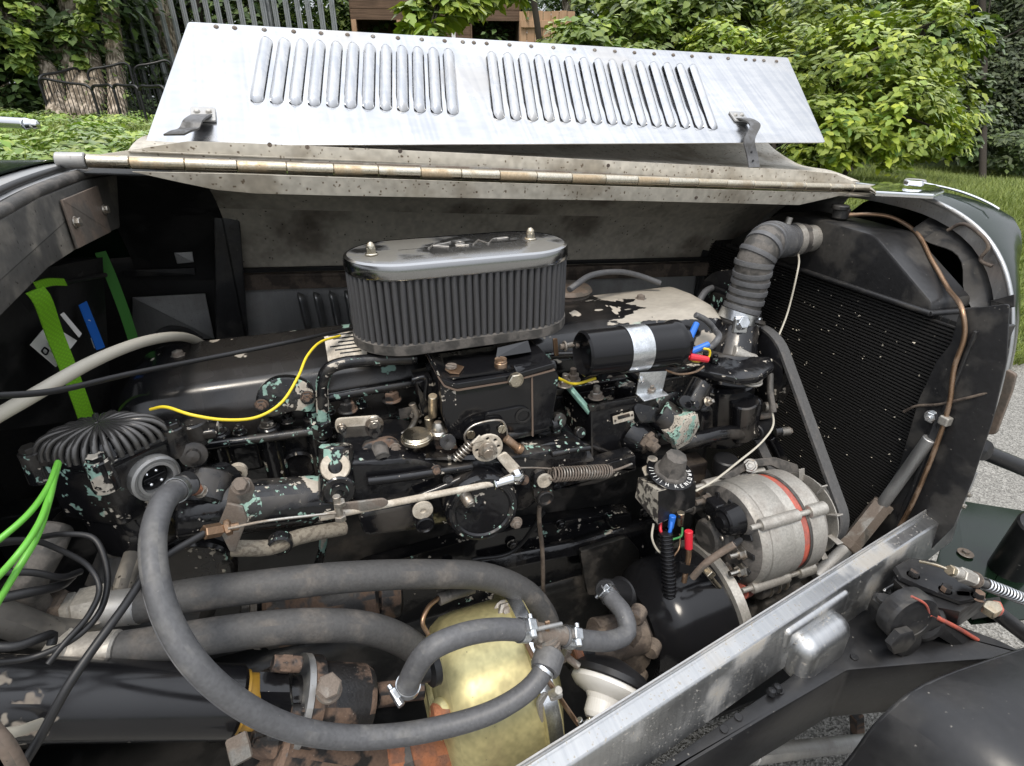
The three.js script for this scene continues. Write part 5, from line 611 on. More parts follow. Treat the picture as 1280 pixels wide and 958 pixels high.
  for (const [q, m, d] of [[[0.5277,0.8869,0.19], M.bluePlastic, [.3, .3, -.2]], [[0.5185,0.8749,0.21], M.bluePlastic, [1, .35, .1]], [[0.5049,0.8753,0.225], M.redPlastic, [1, -.2, .3]]]) part('spade_terminal', [rod(q, d, .03, .0055, .0048, 10), rod(along(q, d, -.006), d, .008, .003, .003, 8)], m, c);
  part('ht_lead', tube([...[[0.5217,0.8702,0.19],[0.546,0.8667,0.19],[0.57,0.8673,0.19],[0.5815,0.8781,0.19]], ...[[0.6318,0.863,0.12],[0.6099,0.8834,0.12],[0.5886,0.8946,0.12]]], .0052), M.rubber, c); part('yellow_lead', tube([[0.5329,0.8822,0.22],[0.5438,0.878,0.22],[0.5447,0.8659,0.22],[0.5251,0.8621,0.22],[0.5096,0.8685,0.22]], .0018), M.yellow, c); part('brown_lead', tube([[0.5428,0.849,0.215],[0.5322,0.8425,0.215],[0.5003,0.8422,0.215],[0.473,0.8534,0.215]], .0018), M.copper, c);
}
{ // water outlet, fan pulley, plugs at the front of the engine
  const w = part('water_outlet', [cyl([0.7125,0.8537,0.09], [0.6792,0.7901,0.12], .034, .045), cyl([0.674,0.8146,0.12], [0.6654,0.7598,0.13], .05, .055), lathe([0.7213,0.8612,0.088], [.35, 1, -.1], [[.036, -.004], [.039, 0], [.036, .006], [.03, .006]])], M.enamel, eng, 'black water outlet casting below the ribbed hose');
  part('outlet_arm', [slab([[0.5626,0.82,0.17], [0.6131,0.8046,0.14], [0.7185,0.7651,0.16], [0.7059,0.766,0.19], [0.6582,0.766,0.21], [0.6219,0.7817,0.21]], [0, 1, .15], .014, { round: .006, bevel: .003 })], M.enamelClean, w); part('grease_cap', [rod([0.6665,0.7883,0.19], UP, .004, .0195, .0195, 30), lathe(add([0.6661,0.7899,0.19], [0, .003, 0]), UP, [[.0175, 0], [.018, .012], [.0165, .014], [0, .0145]], 30)], M.castAlloy, w, 'knurled alloy grease cap');
  for (let i = 0; i < 22; i++) { const a = i / 22 * 6.2832, o = add([0.6661,0.7899,0.19], [Math.cos(a) * .0178, .0095, Math.sin(a) * .0178]); part('knurl', rod(add(o, [0, -.005, 0]), UP, .01, .0012, .0012, 6), M.castAlloy, w); }
  part('pump_body', [cyl([0.6626,0.7732,0.13], [0.6805,0.6418,0.13], .055, .05), rbox([0.6892,0.7011,0.16], .05, .09, .06, .012), cyl([0.6608,0.7552,0.19], [0.6812,0.6716,0.18], .024, .021), rbox([0.6428,0.6881,0.12], .09, .1, .08, .015)], M.enamel, eng); part('hose_stub', cyl([0.6609,0.8248,0.14], [0.7036,0.8041,0.15], .013), M.castAlloy, w);
  for (const q of [[0.6092,0.8231,0.16], [0.7333,0.7837,0.15], [0.5927,0.839,0.15]]) part('bolt', [hexHead(q, UP, .0085, .008), rod(add(q, [0, .007, 0]), UP, .006, .0045)], M.enamel, w);
  part('filter_column', cyl([0.5663,0.8053,0.19], [0.5396,0.7751,0.2], .02, .02), M.enamel, eng);
  const td = part('tappet_door', [slab([[0.4312,0.7879,0.205],[0.4408,0.8032,0.205],[0.5312,0.8041,0.205],[0.5605,0.7931,0.205],[0.5707,0.7719,0.205],[0.5556,0.7521,0.205],[0.4911,0.7527,0.205],[0.4401,0.76,0.205]], [.2, .5, 1], .03, { round: .008, bevel: .004 }), cyl([0.4871,0.7647,0.19], [0.5161,0.7428,0.215], .026)], M.enamelChipped, eng);
  part('plug_flange', slab([[0.5051,0.7937,0.215],[0.5181,0.8042,0.215],[0.5528,0.7951,0.215],[0.5733,0.7841,0.215],[0.5692,0.773,0.215],[0.5362,0.7688,0.215],[0.5136,0.7776,0.215]], [.25, .6, 1], .008, { round: .007, bevel: .002 }), M.enamelClean, td); part('bolt', boltG([0.5585,0.7854,0.218], [.25, .6, 1], .006, { stud: 1.2 }), M.steel, td); part('pin', rod([0.5327,0.7854,0.22], [.2, .5, 1], .006, .006), M.enamelClean, td);
  part('hex_plug', [lathe([0.5139,0.7458,0.222], [.35, -.1, 1], [[.03, -.02], [.03, 0], [.0335, .001], [.0335, .011], [.029, .0135], [0, .0135]], 6)], surf(256, .07, enamel(591, { chip: 3.2, big: 1.5, mint: .35, dust: .2 }), { bump: .0008 }), eng, 'large flaking hexagonal plug');
  part('cooling_pipe', tube([[0.5271,0.6987,0.2], [0.5687,0.7056,0.205], [0.6222,0.7026,0.2], [0.7058,0.6733,0.18], [0.7588,0.6629,0.16], [0.7795,0.6813,0.14]], .0125), M.enamel, eng, 'bent black water pipe'); part('pipe_sleeve', cyl([0.7155,0.6701,0.178], [0.7664,0.6656,0.155], .0155), M.rubberBlack, eng); part('pipe_tail', [cyl([0.7833,0.632,0.15], [0.9641,0.385,0.14], .011), rod([0.7819,0.6474,0.16], [1, .1, .3], .014, .009)], M.enamel, eng);
  part('fan_pulley', [lathe([.73, .845, .02], FD, [[.0, -.01], [.03, -.01], [.07, -.006], [.083, 0], [.072, .007], [.072, .012], [.083, .02], [.07, .024], [0, .03]], 40), ring([.742, .845, .02], FD, .078, .006)], M.enamelClean, eng, 'black fan pulley'); const pl = part('crank_pulley', lathe([.72, .4, .02], FD, [[.0, -.01], [.08, -.006], [.095, 0], [.08, .012], [.095, .024], [0, .03]], 40), M.castDark, eng);
  part('lower_pulley', lathe([.75, .76, .1], FD, [[.0, -.008], [.065, -.006], [.08, 0], [.073, .004], [.073, .018], [.08, .022], [.066, .026], [0, .028]], 36), M.enamelClean, eng);
  part('drive_belt', (() => { const P = [], c = [[.575, .302, .054], [.76, .1, .077]]; for (const [y, z, r] of c) for (let k = 0; k < 40; k++) { const a = k / 40 * 6.2832; P.push([z + Math.cos(a) * r, y + Math.sin(a) * r]); } P.sort((a, b) => a[0] - b[0] || a[1] - b[1]); const cr = (o, a, b) => (a[0] - o[0]) * (b[1] - o[1]) - (a[1] - o[1]) * (b[0] - o[0]), h = []; for (const L of [P, P.slice().reverse()]) { const s0 = h.length; for (const p of L) { while (h.length - s0 > 1 && cr(h[h.length - 2], h[h.length - 1], p) <= 0) h.pop(); h.push(p); } h.pop(); } const n = h.length, at = (u) => { const k = u * n, i = Math.floor(k) % n, f = k - Math.floor(k), a = h[i], b = h[(i + 1) % n]; return [mix(a[0], b[0], f), mix(a[1], b[1], f)]; }; return sheet((u, v) => { const q = at(u); return [.752 + .02 * v, q[1], q[0]]; }, n * 2, 2, .006); })(), M.rubberDusty, eng, 'grey rubber fan belt');
  part('front_bits', [cyl([0.7328,0.6926,0.16], [0.7537,0.6947,0.165], .008), ], M.steelRusty, eng); for (const q of [[0.7307,0.7171,0.17], [0.8076,0.6361,0.15]]) part('bolt', [cyl(q, add(q, [.02, 0, .004]), .0085), rod(add(q, [.018, 0, .004]), FD, .006, .0065, .0065, 6)], M.steelRusty, eng);
  }
{ // alternator
  const A = [.57, .575, .302], ax = V([1, .0, .0]).normalize(), f = (x, a, r) => [A[0] + x, A[1] + Math.sin(a) * r, A[2] + Math.cos(a) * r], R0 = .085;
  const t = part('alternator', [lathe(A, ax, [[0, .004], [R0 - .006, .004], [R0, .012], [R0, .082], [R0 - .001, .083]], 60), lathe(A, ax, [[R0 - .001, .1], [R0, .101], [R0 * .99, .128], [R0 * .88, .14], [.03, .146], [0, .146]], 60), lathe(A, ax, [[R0 + .0008, .02], [R0 + .0012, .062], [R0 + .0002, .064]], 60)], M.castAlloy, eng, 'silver alternator with a red band');
  part('stator_band', lathe(A, ax, [[R0 - .004, .083], [R0 - .003, .0915], [R0 - .004, .1]], 60), M.redPaint, t, 'red painted stator ring'); part('stator_gap', lathe(A, ax, [[R0 - .0022, .0955], [R0 - .0015, .1], [R0 - .003, .1005]], 60), M.castDark, t);
  for (const a of [.85, -.62, 2.6, -2.4]) part('through_bolt', [cyl(f(.006, a, R0 + .003), f(.078, a, R0 + .003), .0095), cyl(f(.1, a, R0 + .002), f(.132, a, R0 + .002), .0105), cyl(f(-.012, a, R0 + .003), f(.11, a, R0 + .003), .0042)], M.castAlloy, t);
  const rp = part('rear_plate', [lathe(A, ax, [[.028, .003], [.03, -.004], [.05, -.006], [R0 - .012, -.003], [R0 - .004, .004]], 48), lathe(A, ax, [[0, -.004], [.03, -.004], [.028, -.0], [0, 0]], 32)], M.castDark, t, 'dark slotted rear plate'); part('bearing_boss', lathe(f(0, 0, 0), [-1, 0, 0], [[.03, 0], [.029, .014], [.024, .018], [0, .018]], 30), M.castDark, rp);
  for (let i = 0; i < 14; i++) { const a = i / 14 * 6.28 + .2; part('vent_slot', obox(f(-.0045, a, .06), [0, Math.sin(a), Math.cos(a)], [1, 0, 0], .004, .026, .009, .001), M.rubberBlack, rp); }
  part('brush_holder', [rod(f(-.002, 1.2, .055), [-1, 0, 0], .03, .026, .023), rod(f(-.03, 1.2, .055), [-1, 0, 0], .006, .017, .012), rbox(f(-.012, 1.9, .05), .03, .03, .03, .005)], M.blackPlastic, t);
  for (const [a, r, m] of [[.15, .05, M.steel], [-.35, .062, M.steel], [-1.0, .055, M.steelRusty], [2.4, .06, M.steelRusty]]) part('terminal', [rod(f(-.002, a, r), [-1, 0, 0], .007, .0115, .0115, 6), rod(f(-.008, a, r), [-1, 0, 0], .009, .0095, .0095, 6), rod(f(-.016, a, r), [-1, 0, 0], .016, .0048)], m, t);
  for (const a of [1.75, .75]) part('screw', lathe(f(-.034, a, .04), [-1, 0, 0], [[.0045, 0], [.004, .002], [0, .003]], 12), M.steel, t); part('outlet_post', [cyl(f(-.005, 2.75, .06), f(-.05, 2.75, .066), .0125, .0115), ring(f(-.03, 2.75, .062), [-1, 0, 0], .0125, .0025)], M.castDark, t);
  part('slip_cover', [rod(f(-.004, 3.6, .012), [-1, 0, 0], .026, .032, .029)], M.castDark, t);
  const p = part('pulley', lathe([A[0] + .17, A[1], A[2]], FD, [[0, 0], [.045, 0], [.052, .004], [.04, .012], [.052, .022], [.046, .026], [0, .026]], 36), M.castAlloy, t); for (let i = 0; i < 10; i++) { const a = i / 10 * 6.28; part('fan_vane', obox([A[0] + .163, A[1] + Math.sin(a) * .07, A[2] + Math.cos(a) * .07], [0, Math.sin(a), Math.cos(a)], FD, .012, .022, .0025, .0008), M.castAlloy, p); }
  part('fan_disc', lathe([A[0] + .166, A[1], A[2]], FD, [[0, 0], [.07, 0], [.07, .002], [0, .003]], 40), M.castAlloy, p);
  const ar = part('adjuster_arm', [slab([[0.6004,0.6354,0.235], [0.6691,0.6479,0.22], [0.724,0.6404,0.22], [0.7682,0.6124,0.22], [0.7653,0.6053,0.235], [0.7422,0.6091,0.235], [0.7117,0.6324,0.23], [0.6716,0.6385,0.23], [0.6173,0.6313,0.24]], [0, .6, .8], .008, { round: .005 })], M.castDark, eng, 'curved slotted adjusting arm'); part('bolt', boltG([0.6649,0.6449,0.232], [-.6, .5, .6], .009, { stud: 1.1 }), M.steel, ar);
  const mb = part('alternator_mount', [rbox([0.6953,0.4066,0.32], .13, .03, .04, .008), cyl([0.6154,0.4804,0.35], [0.7182,0.4834,0.34], .017), rbox([0.6585,0.4106,0.33], .03, .06, .05, .008), rbox([0.8009,0.4005,0.3], .03, .07, .05, .008)], M.castDark, eng, 'dark lower alternator mounting'); part('pivot_bolt', [cyl([0.5691,0.5037,0.36], [0.5947,0.4915,0.35], .0135), rod([0.5626,0.5046,0.362], [-1, -.1, .3], .008, .011, .011, 6)], M.redPaint, mb); for (const k of [0, 1, 2]) part('spacer_ring', ring(lerp3([0.6337,0.4811,0.348], [0.6701,0.4821,0.345], k / 2), [1, .1, -.1], .0165, .003), M.steel, mb);
  part('front_mount', [rbox([.62, .3, .3], .2, .03, .12, .01), rod([0.7188,0.3341,0.3], UP, .012, .014)], M.greasy, eng); part('lower_clutter', [rbox([.55, .25, .2], .2, .18, .1, .03), cyl([.5, .3, .25], [.7, .28, .22], .04)], M.greasy, eng); part('gearbox', [cyl([-.32, .42, 0], [-.75, .38, 0], .17, .12), rbox([-.4, .5, 0], .2, .2, .3, .05)], M.greasy, eng); }

// ---------- small fittings that crowd the engine ----------
{ const nut = (q, d, r, m, st) => part('nut', boltG(q, d, r, { stud: st }), m ?? M.rustBlack, eng);
  for (const q of [[-0.1811,0.8157,0.122],[-0.1324,0.8143,0.122],[-0.07,0.8195,0.122],[-0.014,0.8228,0.122],[0.0306,0.8248,0.122]]) nut(q, UP, .0072, M.enamelChipped, .9);
  for (const q of [[0.0428,0.7948,0.16],[0.0823,0.7945,0.16],[0.1013,0.816,0.16]]) nut(q, UP, .0065, M.steelRusty, .8);
  for (const q of [[0.1208,0.7708,0.262],[0.2103,0.762,0.262],[0.2281,0.744,0.262],[0.1059,0.7899,0.262]]) nut(q, [0, .5, 1], .0055, M.rustBlack, .6);
  for (const q of [[0.3412,0.5398,0.15],[0.25,0.5211,0.15],[0.4385,0.5305,0.15],[0.5164,0.5181,0.15],[0.06,0.5192,0.15],[0.1343,0.5123,0.15]]) nut(q, FR, .0075, M.enamel, .5);
  part('oil_pipe', tube([[0.0707,0.7602,0.21],[0.0803,0.782,0.21],[0.1008,0.7904,0.21],[0.117,0.7815,0.21],[0.1284,0.7628,0.21]], .0042, { s: 10 }), M.copper, eng);
  part('fuel_line', tube([[0.0931,0.8529,0.19],[0.097,0.8334,0.19],[0.0865,0.8126,0.19],[0.0726,0.8051,0.19],[0.0628,0.7942,0.19]], .0048, { s: 10 }), M.steel, eng);
  part('breather_pipe', tube([[0.2571,0.8643,0.13],[0.3364,0.863,0.13],[0.4218,0.8446,0.13],[0.4874,0.7899,0.13]], .0062, { s: 12 }), M.enamelClean, eng);
  part('vacuum_pipe', tube([[0.3094,0.7694,0.2],[0.3305,0.7476,0.2],[0.3586,0.7356,0.2],[0.3958,0.7122,0.2],[0.4342,0.6941,0.2]], .0045, { s: 10 }), M.enamel, eng);
  part('rail_pipe', tube([[-0.1844,0.8125,0.14],[-0.1414,0.8118,0.14],[-0.082,0.8093,0.14],[-0.0301,0.8075,0.14]], .0065, { s: 10 }), M.enamelChipped, eng);
  part('casting_rib', [tube([[0.0198,0.7936,0.262],[0.0593,0.7899,0.262],[0.1057,0.7874,0.262],[0.1541,0.7847,0.262]], .006, { s: 8 })], M.enamel, eng); part('casting_rib', tube([[0.0764,0.7566,0.266],[0.1196,0.7662,0.266],[0.1527,0.7761,0.266]], .005, { s: 8 }), M.enamel, eng); part('casting_rib', tube([[0.2713,0.7746,0.258],[0.3083,0.7744,0.258],[0.3299,0.7723,0.258]], .0045, { s: 8 }), M.enamelChipped, eng);
  part('bracket_tab', slab([[0.2539,0.8684,0.19],[0.2698,0.8683,0.19],[0.275,0.852,0.19],[0.2602,0.8494,0.19]], FR, .005, { round: .003 }), M.steelRusty, eng); part('idle_screw', [cyl([0.3173,0.8956,0.17], [0.3481,0.8943,0.165], .0042), ring([0.3249,0.8957,0.17], FD, .0065, .0018), rod([0.3424,0.8942,0.166], FD, .006, .0075, .0075, 6)], M.steelRusty, eng); part('choke_flap', slab([[0.3044,0.9119,0.175],[0.3132,0.9107,0.175],[0.3182,0.8822,0.175],[0.3092,0.8835,0.175]], [.4, 0, 1], .003, { round: .002 }), M.copper, eng);
  part('dowel', rod([0.3313,0.7737,0.215], [.2, .3, 1], .01, .0085), M.enamelChipped, eng); part('lever_boss', [lathe([0.2968,0.8043,0.225], [.3, .2, 1], [[.012, -.01], [.012, 0], [.007, .002], [.006, .006], [0, .007]], 18), rod([0.2935,0.7845,0.22], UP, .014, .0075)], M.enamelChipped, eng);
  part('plug_boss', [lathe([0.1253,0.8244,0.255], [0, .4, 1], [[.0105, -.01], [.0105, 0], [.006, .001], [0, -.001]], 18)], M.enamelChipped, eng);
  part('name_plate', slab([[0.0804,0.8176,0.136],[0.1061,0.8181,0.136],[0.1072,0.8016,0.136],[0.0811,0.7999,0.136]], FR, .002, { round: .001 }), M.castDark, eng);
  part('thermostat_cover', lathe([0.6793,0.851,0.03], [.2, 1, .2], [[0, -.02], [.05, -.02], [.05, 0], [.03, .012], [0, .016]], 24), M.enamel, eng); part('temperature_sender', [rod([0.5763,0.8238,0.15], [0, 1, .2], .018, .01, .01, 6), rod([0.5728,0.8355,0.152], [0, 1, .2], .014, .0065)], M.brassB, eng);
  part('mount_rubber', rod([0.6403,0.6152,0.2], UP, .03, .022), M.rubberBlack, eng); part('engine_mount', [rbox([0.6428,0.5601,0.2], .08, .02, .06, .004), rbox([0.6147,0.5614,0.14], .05, .1, .04, .006)], M.rust, eng);
  part('lower_bracket', slab([[0.3638,0.5021,0.19],[0.46,0.5062,0.19],[0.4903,0.4617,0.19],[0.4938,0.3565,0.19],[0.3876,0.3848,0.19]], FR, .01, { round: .008 }), M.greasy, eng); part('paint_loss', slab([[0.5024,0.421,0.172],[0.5517,0.4153,0.172],[0.5599,0.3698,0.172],[0.5146,0.3483,0.172],[0.5033,0.3827,0.172]], [0, .2, 1], .002, { round: .004, bevel: 0 }), M.creamChip, eng);
  part('dip_tube', tube([[-0.0485,0.6547,0.17],[-0.0572,0.6187,0.17],[-0.0751,0.5764,0.17]], .0058, { s: 10 }), M.enamelChipped, eng); part('side_plate', lathe([-0.2119,0.6602,0.2], FR, [[.05, -.01], [.05, 0], [.046, .004], [.04, .001], [0, .001]], 36), M.enamel, eng); part('pipe_clip', lathe([-0.0886,0.7593,0.305], FR, [[.014, -.01], [.014, .0], [.011, .002], [.0105, -.01]], 20), M.enamelChipped, eng);
  part('bell_housing', [cyl([-0.2458,0.5183,0.05], [-0.3812,0.598,0.05], .2, .17), cyl([-0.1748,0.5787,0.2], [-0.0484,0.5473,0.2], .018)], M.greasy, eng); part('starter_motor', [cyl([-0.1398,0.59,0.24], [0.0084,0.5715,0.24], .042), cyl([0.0084,0.5715,0.24], [0.0426,0.5654,0.24], .03)], M.rustBlack, eng); part('starter_end', lathe([-0.1447,0.5904,0.24], [-1, .1, 0], [[.04, 0], [.038, .008], [.02, .012], [0, .012]], 28), M.castDark, eng); }

// ---------- hoses, cables and separate units in the bay ----------
function hose(name, label, pts, r, mat, o = {}) { const t = thing(name, label, o.cat ?? 'hose', o.group), c = curve(pts); part('hose_body', tube(c, r, { s: 20, n: o.n }), mat, t); return [t, c]; }
{ // big grey loop hose
  const [t, c] = hose('loop_hose', 'thick smooth grey hose looping low across the engine bay', [[-0.1639,0.8519,0.285], [-0.1708,0.8582,0.3], [-0.177,0.8661,0.33], [-0.1827,0.8555,0.36], [-0.1804,0.8373,0.395], [-0.1725,0.8056,0.425], [-0.1554,0.7686,0.45], [-0.1287,0.718,0.462], [-0.0888,0.6617,0.465], [-0.0322,0.6167,0.465], [0.0428,0.5971,0.47], [0.1157,0.6005,0.475], [0.1612,0.6138,0.47], [0.1862,0.6252,0.455], [0.1945,0.6256,0.44]], .0117, M.rubber);
  part('hose_end', cyl([-0.1639,0.8515,0.28], [-0.1697,0.8552,0.292], .0132), M.rubberBlack, t); part('clip', band(c.getPointAt(.028), c.getTangentAt(.028), .0125, .006, .001), M.zinc, t);
  part('end_collar', lathe(c.getPointAt(.975), c.getTangentAt(.975), [[.0122, -.012], [.016, -.012], [.018, -.008], [.018, .01], [.016, .012], [.01, .012]], 28), M.rubber, t); part('clip', band(c.getPointAt(.958), c.getTangentAt(.958), .0125, .0035, .001), M.zinc, t); }
{ const t = scene.getObjectByName('loop_hose'), c = curve([[-0.177,0.8661,0.33], [-0.1827,0.8555,0.36], [-0.1804,0.8373,0.395], [-0.1725,0.8056,0.425], [-0.1554,0.7686,0.45], [-0.1287,0.718,0.462], [-0.0888,0.6617,0.465], [-0.0322,0.6167,0.465], [0.0428,0.5971,0.47], [0.1157,0.6005,0.475], [0.1612,0.6138,0.47]]);
  part('mould_line', tube(Array.from({ length: 50 }, (_, i) => { const p = c.getPointAt(i / 49), T = c.getTangentAt(i / 49), S = new THREE.Vector3(-.2, -.62, .75); S.addScaledVector(T, -S.dot(T)).normalize(); return p.addScaledVector(S, .0116); }), .0007, { s: 6, n: 200 }), M.rubber, t); }
{ // tee piece with two short hoses
  const t = thing('vacuum_tee', 'corroded brown tee piece joining three hoses above the gold servo', 'pipe fitting'), C0 = [0.1929,0.6444,0.435];
  part('tee_body', [cyl(C0, [0.1947,0.6212,0.44], .0145, .015), cyl([0.1731,0.6595,0.435], [0.2164,0.6346,0.435], .0115), rod([0.1772,0.6564,0.435], [1, 0, 0], .006, .0155, .0155, 6), lathe(C0, [0, 1, 0], [[.014, -.01], [.016, -.004], [.012, .006], [0, .008]])], M.steelRusty, t); for (const y of [800, 807]) part('tee_rib', ring([0.1932,0.6396,0.437].map((v, i) => v + (i === 1 ? (800 - y) * .0011 : 0)), [0, 1, -.1], .0148, .0018), M.steelRusty, t); part('wing', obox([0.1912,0.6647,0.44], UP, FD, .006, .022, .003, .001), M.copper, t); part('cross_pin', cyl([0.1701,0.6773,0.447], [0.2097,0.664,0.44], .0025), M.aluDull, t);
  const [a, ca] = hose('short_hose', 'short black hose arching from the tee to the gold servo', [[0.0229,0.6343,0.44], [0.0315,0.664,0.445], [0.0521,0.6997,0.45], [0.0854,0.7033,0.447], [0.1282,0.6877,0.44], [0.1686,0.6639,0.436]], .0125, M.rubber, { group: null });
  part('clip', clampG(ca.getPointAt(.96).toArray(), ca.getTangentAt(.96), .0128, [.1, 1, .4], .011), M.zinc, a); part('clip', clampG(ca.getPointAt(.03).toArray(), ca.getTangentAt(.03), .0128, [-1, .3, .5], .007), M.zinc, a);
  const [b, cb] = hose('short_hose', 'short black hose bending from the tee to the black servo', [[0.2171,0.634,0.436], [0.2505,0.6116,0.435], [0.2892,0.5892,0.43], [0.3181,0.5824,0.42], [0.3237,0.5917,0.4], [0.3203,0.592,0.37], [0.3207,0.5921,0.355]], .0125, M.rubber);
  part('clip', clampG(cb.getPointAt(.03).toArray(), cb.getTangentAt(.03), .0128, [.1, 1, .5], .012), M.zinc, b); part('clip', clampG(cb.getPointAt(.95).toArray(), cb.getTangentAt(.95), .0128, [-.6, .5, .6], .011), M.zinc, b); }
{ // two long dusty hoses with crimped ends
  const [a, ca] = hose('oil_hose', 'upper long dusty black hose with a crimped metal end', [[-0.246,0.7246,0.31], [-0.192,0.7321,0.32], [-0.1198,0.7258,0.325], [-0.0255,0.7079,0.325], [0.0803,0.6719,0.32], [0.1567,0.6348,0.315], [0.2161,0.5795,0.315], [0.2422,0.529,0.325], [0.2466,0.4897,0.33]], .0185, M.rubberDusty);
  part('crimped_sleeve', cyl([-0.288,0.725,0.3], [-0.2352,0.7264,0.312], .0185, .0195), M.aluDull, a); part('hex_nut', [rod([-0.2979,0.7243,0.297], [1, .07, .1], .03, .0245, .0245, 6), rod([-0.3104,0.7222,0.294], [1, .07, .1], .012, .022, .022, 6)], M.castAlloy, a); part('rusty_nut', rod([-0.3258,0.7213,0.29], [1, .07, .1], .018, .025, .025, 6), M.rust, a);
  const [b] = hose('oil_hose', 'lower long dusty black hose with a crimped metal end', [[-0.2575,0.714,0.355], [-0.2063,0.7115,0.36], [-0.1386,0.7029,0.362], [-0.0672,0.6818,0.36], [-0.0078,0.6466,0.355], [0.0373,0.5942,0.35], [0.0654,0.5281,0.345], [0.0777,0.4904,0.34]], .019, M.rubberDusty);
  part('crimped_sleeve', cyl([-0.2957,0.7209,0.35], [-0.2503,0.717,0.358], .019, .02), M.castAlloy, b); part('hex_nut', rod([-0.3089,0.7206,0.347], [1, .05, .1], .022, .0235, .0235, 6), M.castAlloy, b); }
{ // ribbed top hose
  const t = thing('radiator_hose', 'ribbed grey top radiator hose between engine and header tank', 'hose'), p = [[0.935,0.9652,-0.0242], [0.93,0.9666,-0.0195].map((v, i) => v - (i ? 0 : .045)), [0.7375,0.9933,0.085], [0.7185,0.9696,0.09], [0.7177,0.937,0.09], [0.7134,0.8963,0.09], [0.7015,0.8559,0.092]], c = curve(p);
  part('hose_body', tube(c, .0305, { s: 24, n: 90 }), M.castDark, t);
  for (let i = 0; i < 20; i++) { const u = .16 + .0425 * i, q = c.getPointAt(Math.min(.985, u)); part('hose_rib', lathe(q, c.getTangentAt(Math.min(.985, u)), [[.0295, -.0047], [.0328, -.004], [.0333, 0], [.0328, .004], [.0295, .0047]], 32), M.rubber, t); }
  for (let i = 0; i < 5; i++) { const u = .075 + .017 * i; part('hose_rib', lathe(c.getPointAt(u), c.getTangentAt(u), [[.03, -.0022], [.0315, -.0016], [.0315, .0016], [.03, .0022]], 32), M.rubber, t); }
  part('top_clip', [band(c.getPointAt(.06), c.getTangentAt(.06), .0318, .014, .0012), rod(add(c.getPointAt(.14).toArray(), [0, .032, 0]), [.2, 1, 0], .014, .006)], M.castAlloy, t);
  const q = c.getPointAt(.965).toArray(), tq = c.getTangentAt(.965); part('saddle_clip', [band(q, tq, .033, .018, .0016), obox(add(q, [-.02, -.004, .03]), UP, [1, 0, .5], .026, .03, .012, .004), obox(add(q, [.022, -.012, .022]), [.3, 1, 0], [1, 0, -.5], .016, .03, .012, .004), cyl(add(q, [-.03, -.004, .038]), add(q, [.045, -.016, .012]), .0055), rod(add(q, [-.022, .004, .038]), [-.2, .3, 1], .005, .011, .011, 6)], M.zinc, t, 'bright steel saddle clip'); }
{ // corrugated conduit with wires under the knob box
  const t = thing('corrugated_conduit', 'black corrugated wiring conduit hanging below the control box', 'conduit'), c = curve([[0.4444,0.6207,0.31], [0.4445,0.5818,0.325], [0.4439,0.5164,0.345], [0.4345,0.4581,0.37], [0.4203,0.4171,0.385], [0.4053,0.352,0.39]]), pf = [], n = 46;
  part('conduit_core', tube(c, .0085, { s: 14 }), M.rubberBlack, t); for (let i = 0; i < n; i++) { const u = i / (n - 1); part('corrugation', lathe(c.getPointAt(u), c.getTangentAt(u), [[.0085, -.0019], [.0105, -.0017], [.0112, 0], [.0105, .0017], [.0085, .0019]], 18), M.blackPlastic, t); } }
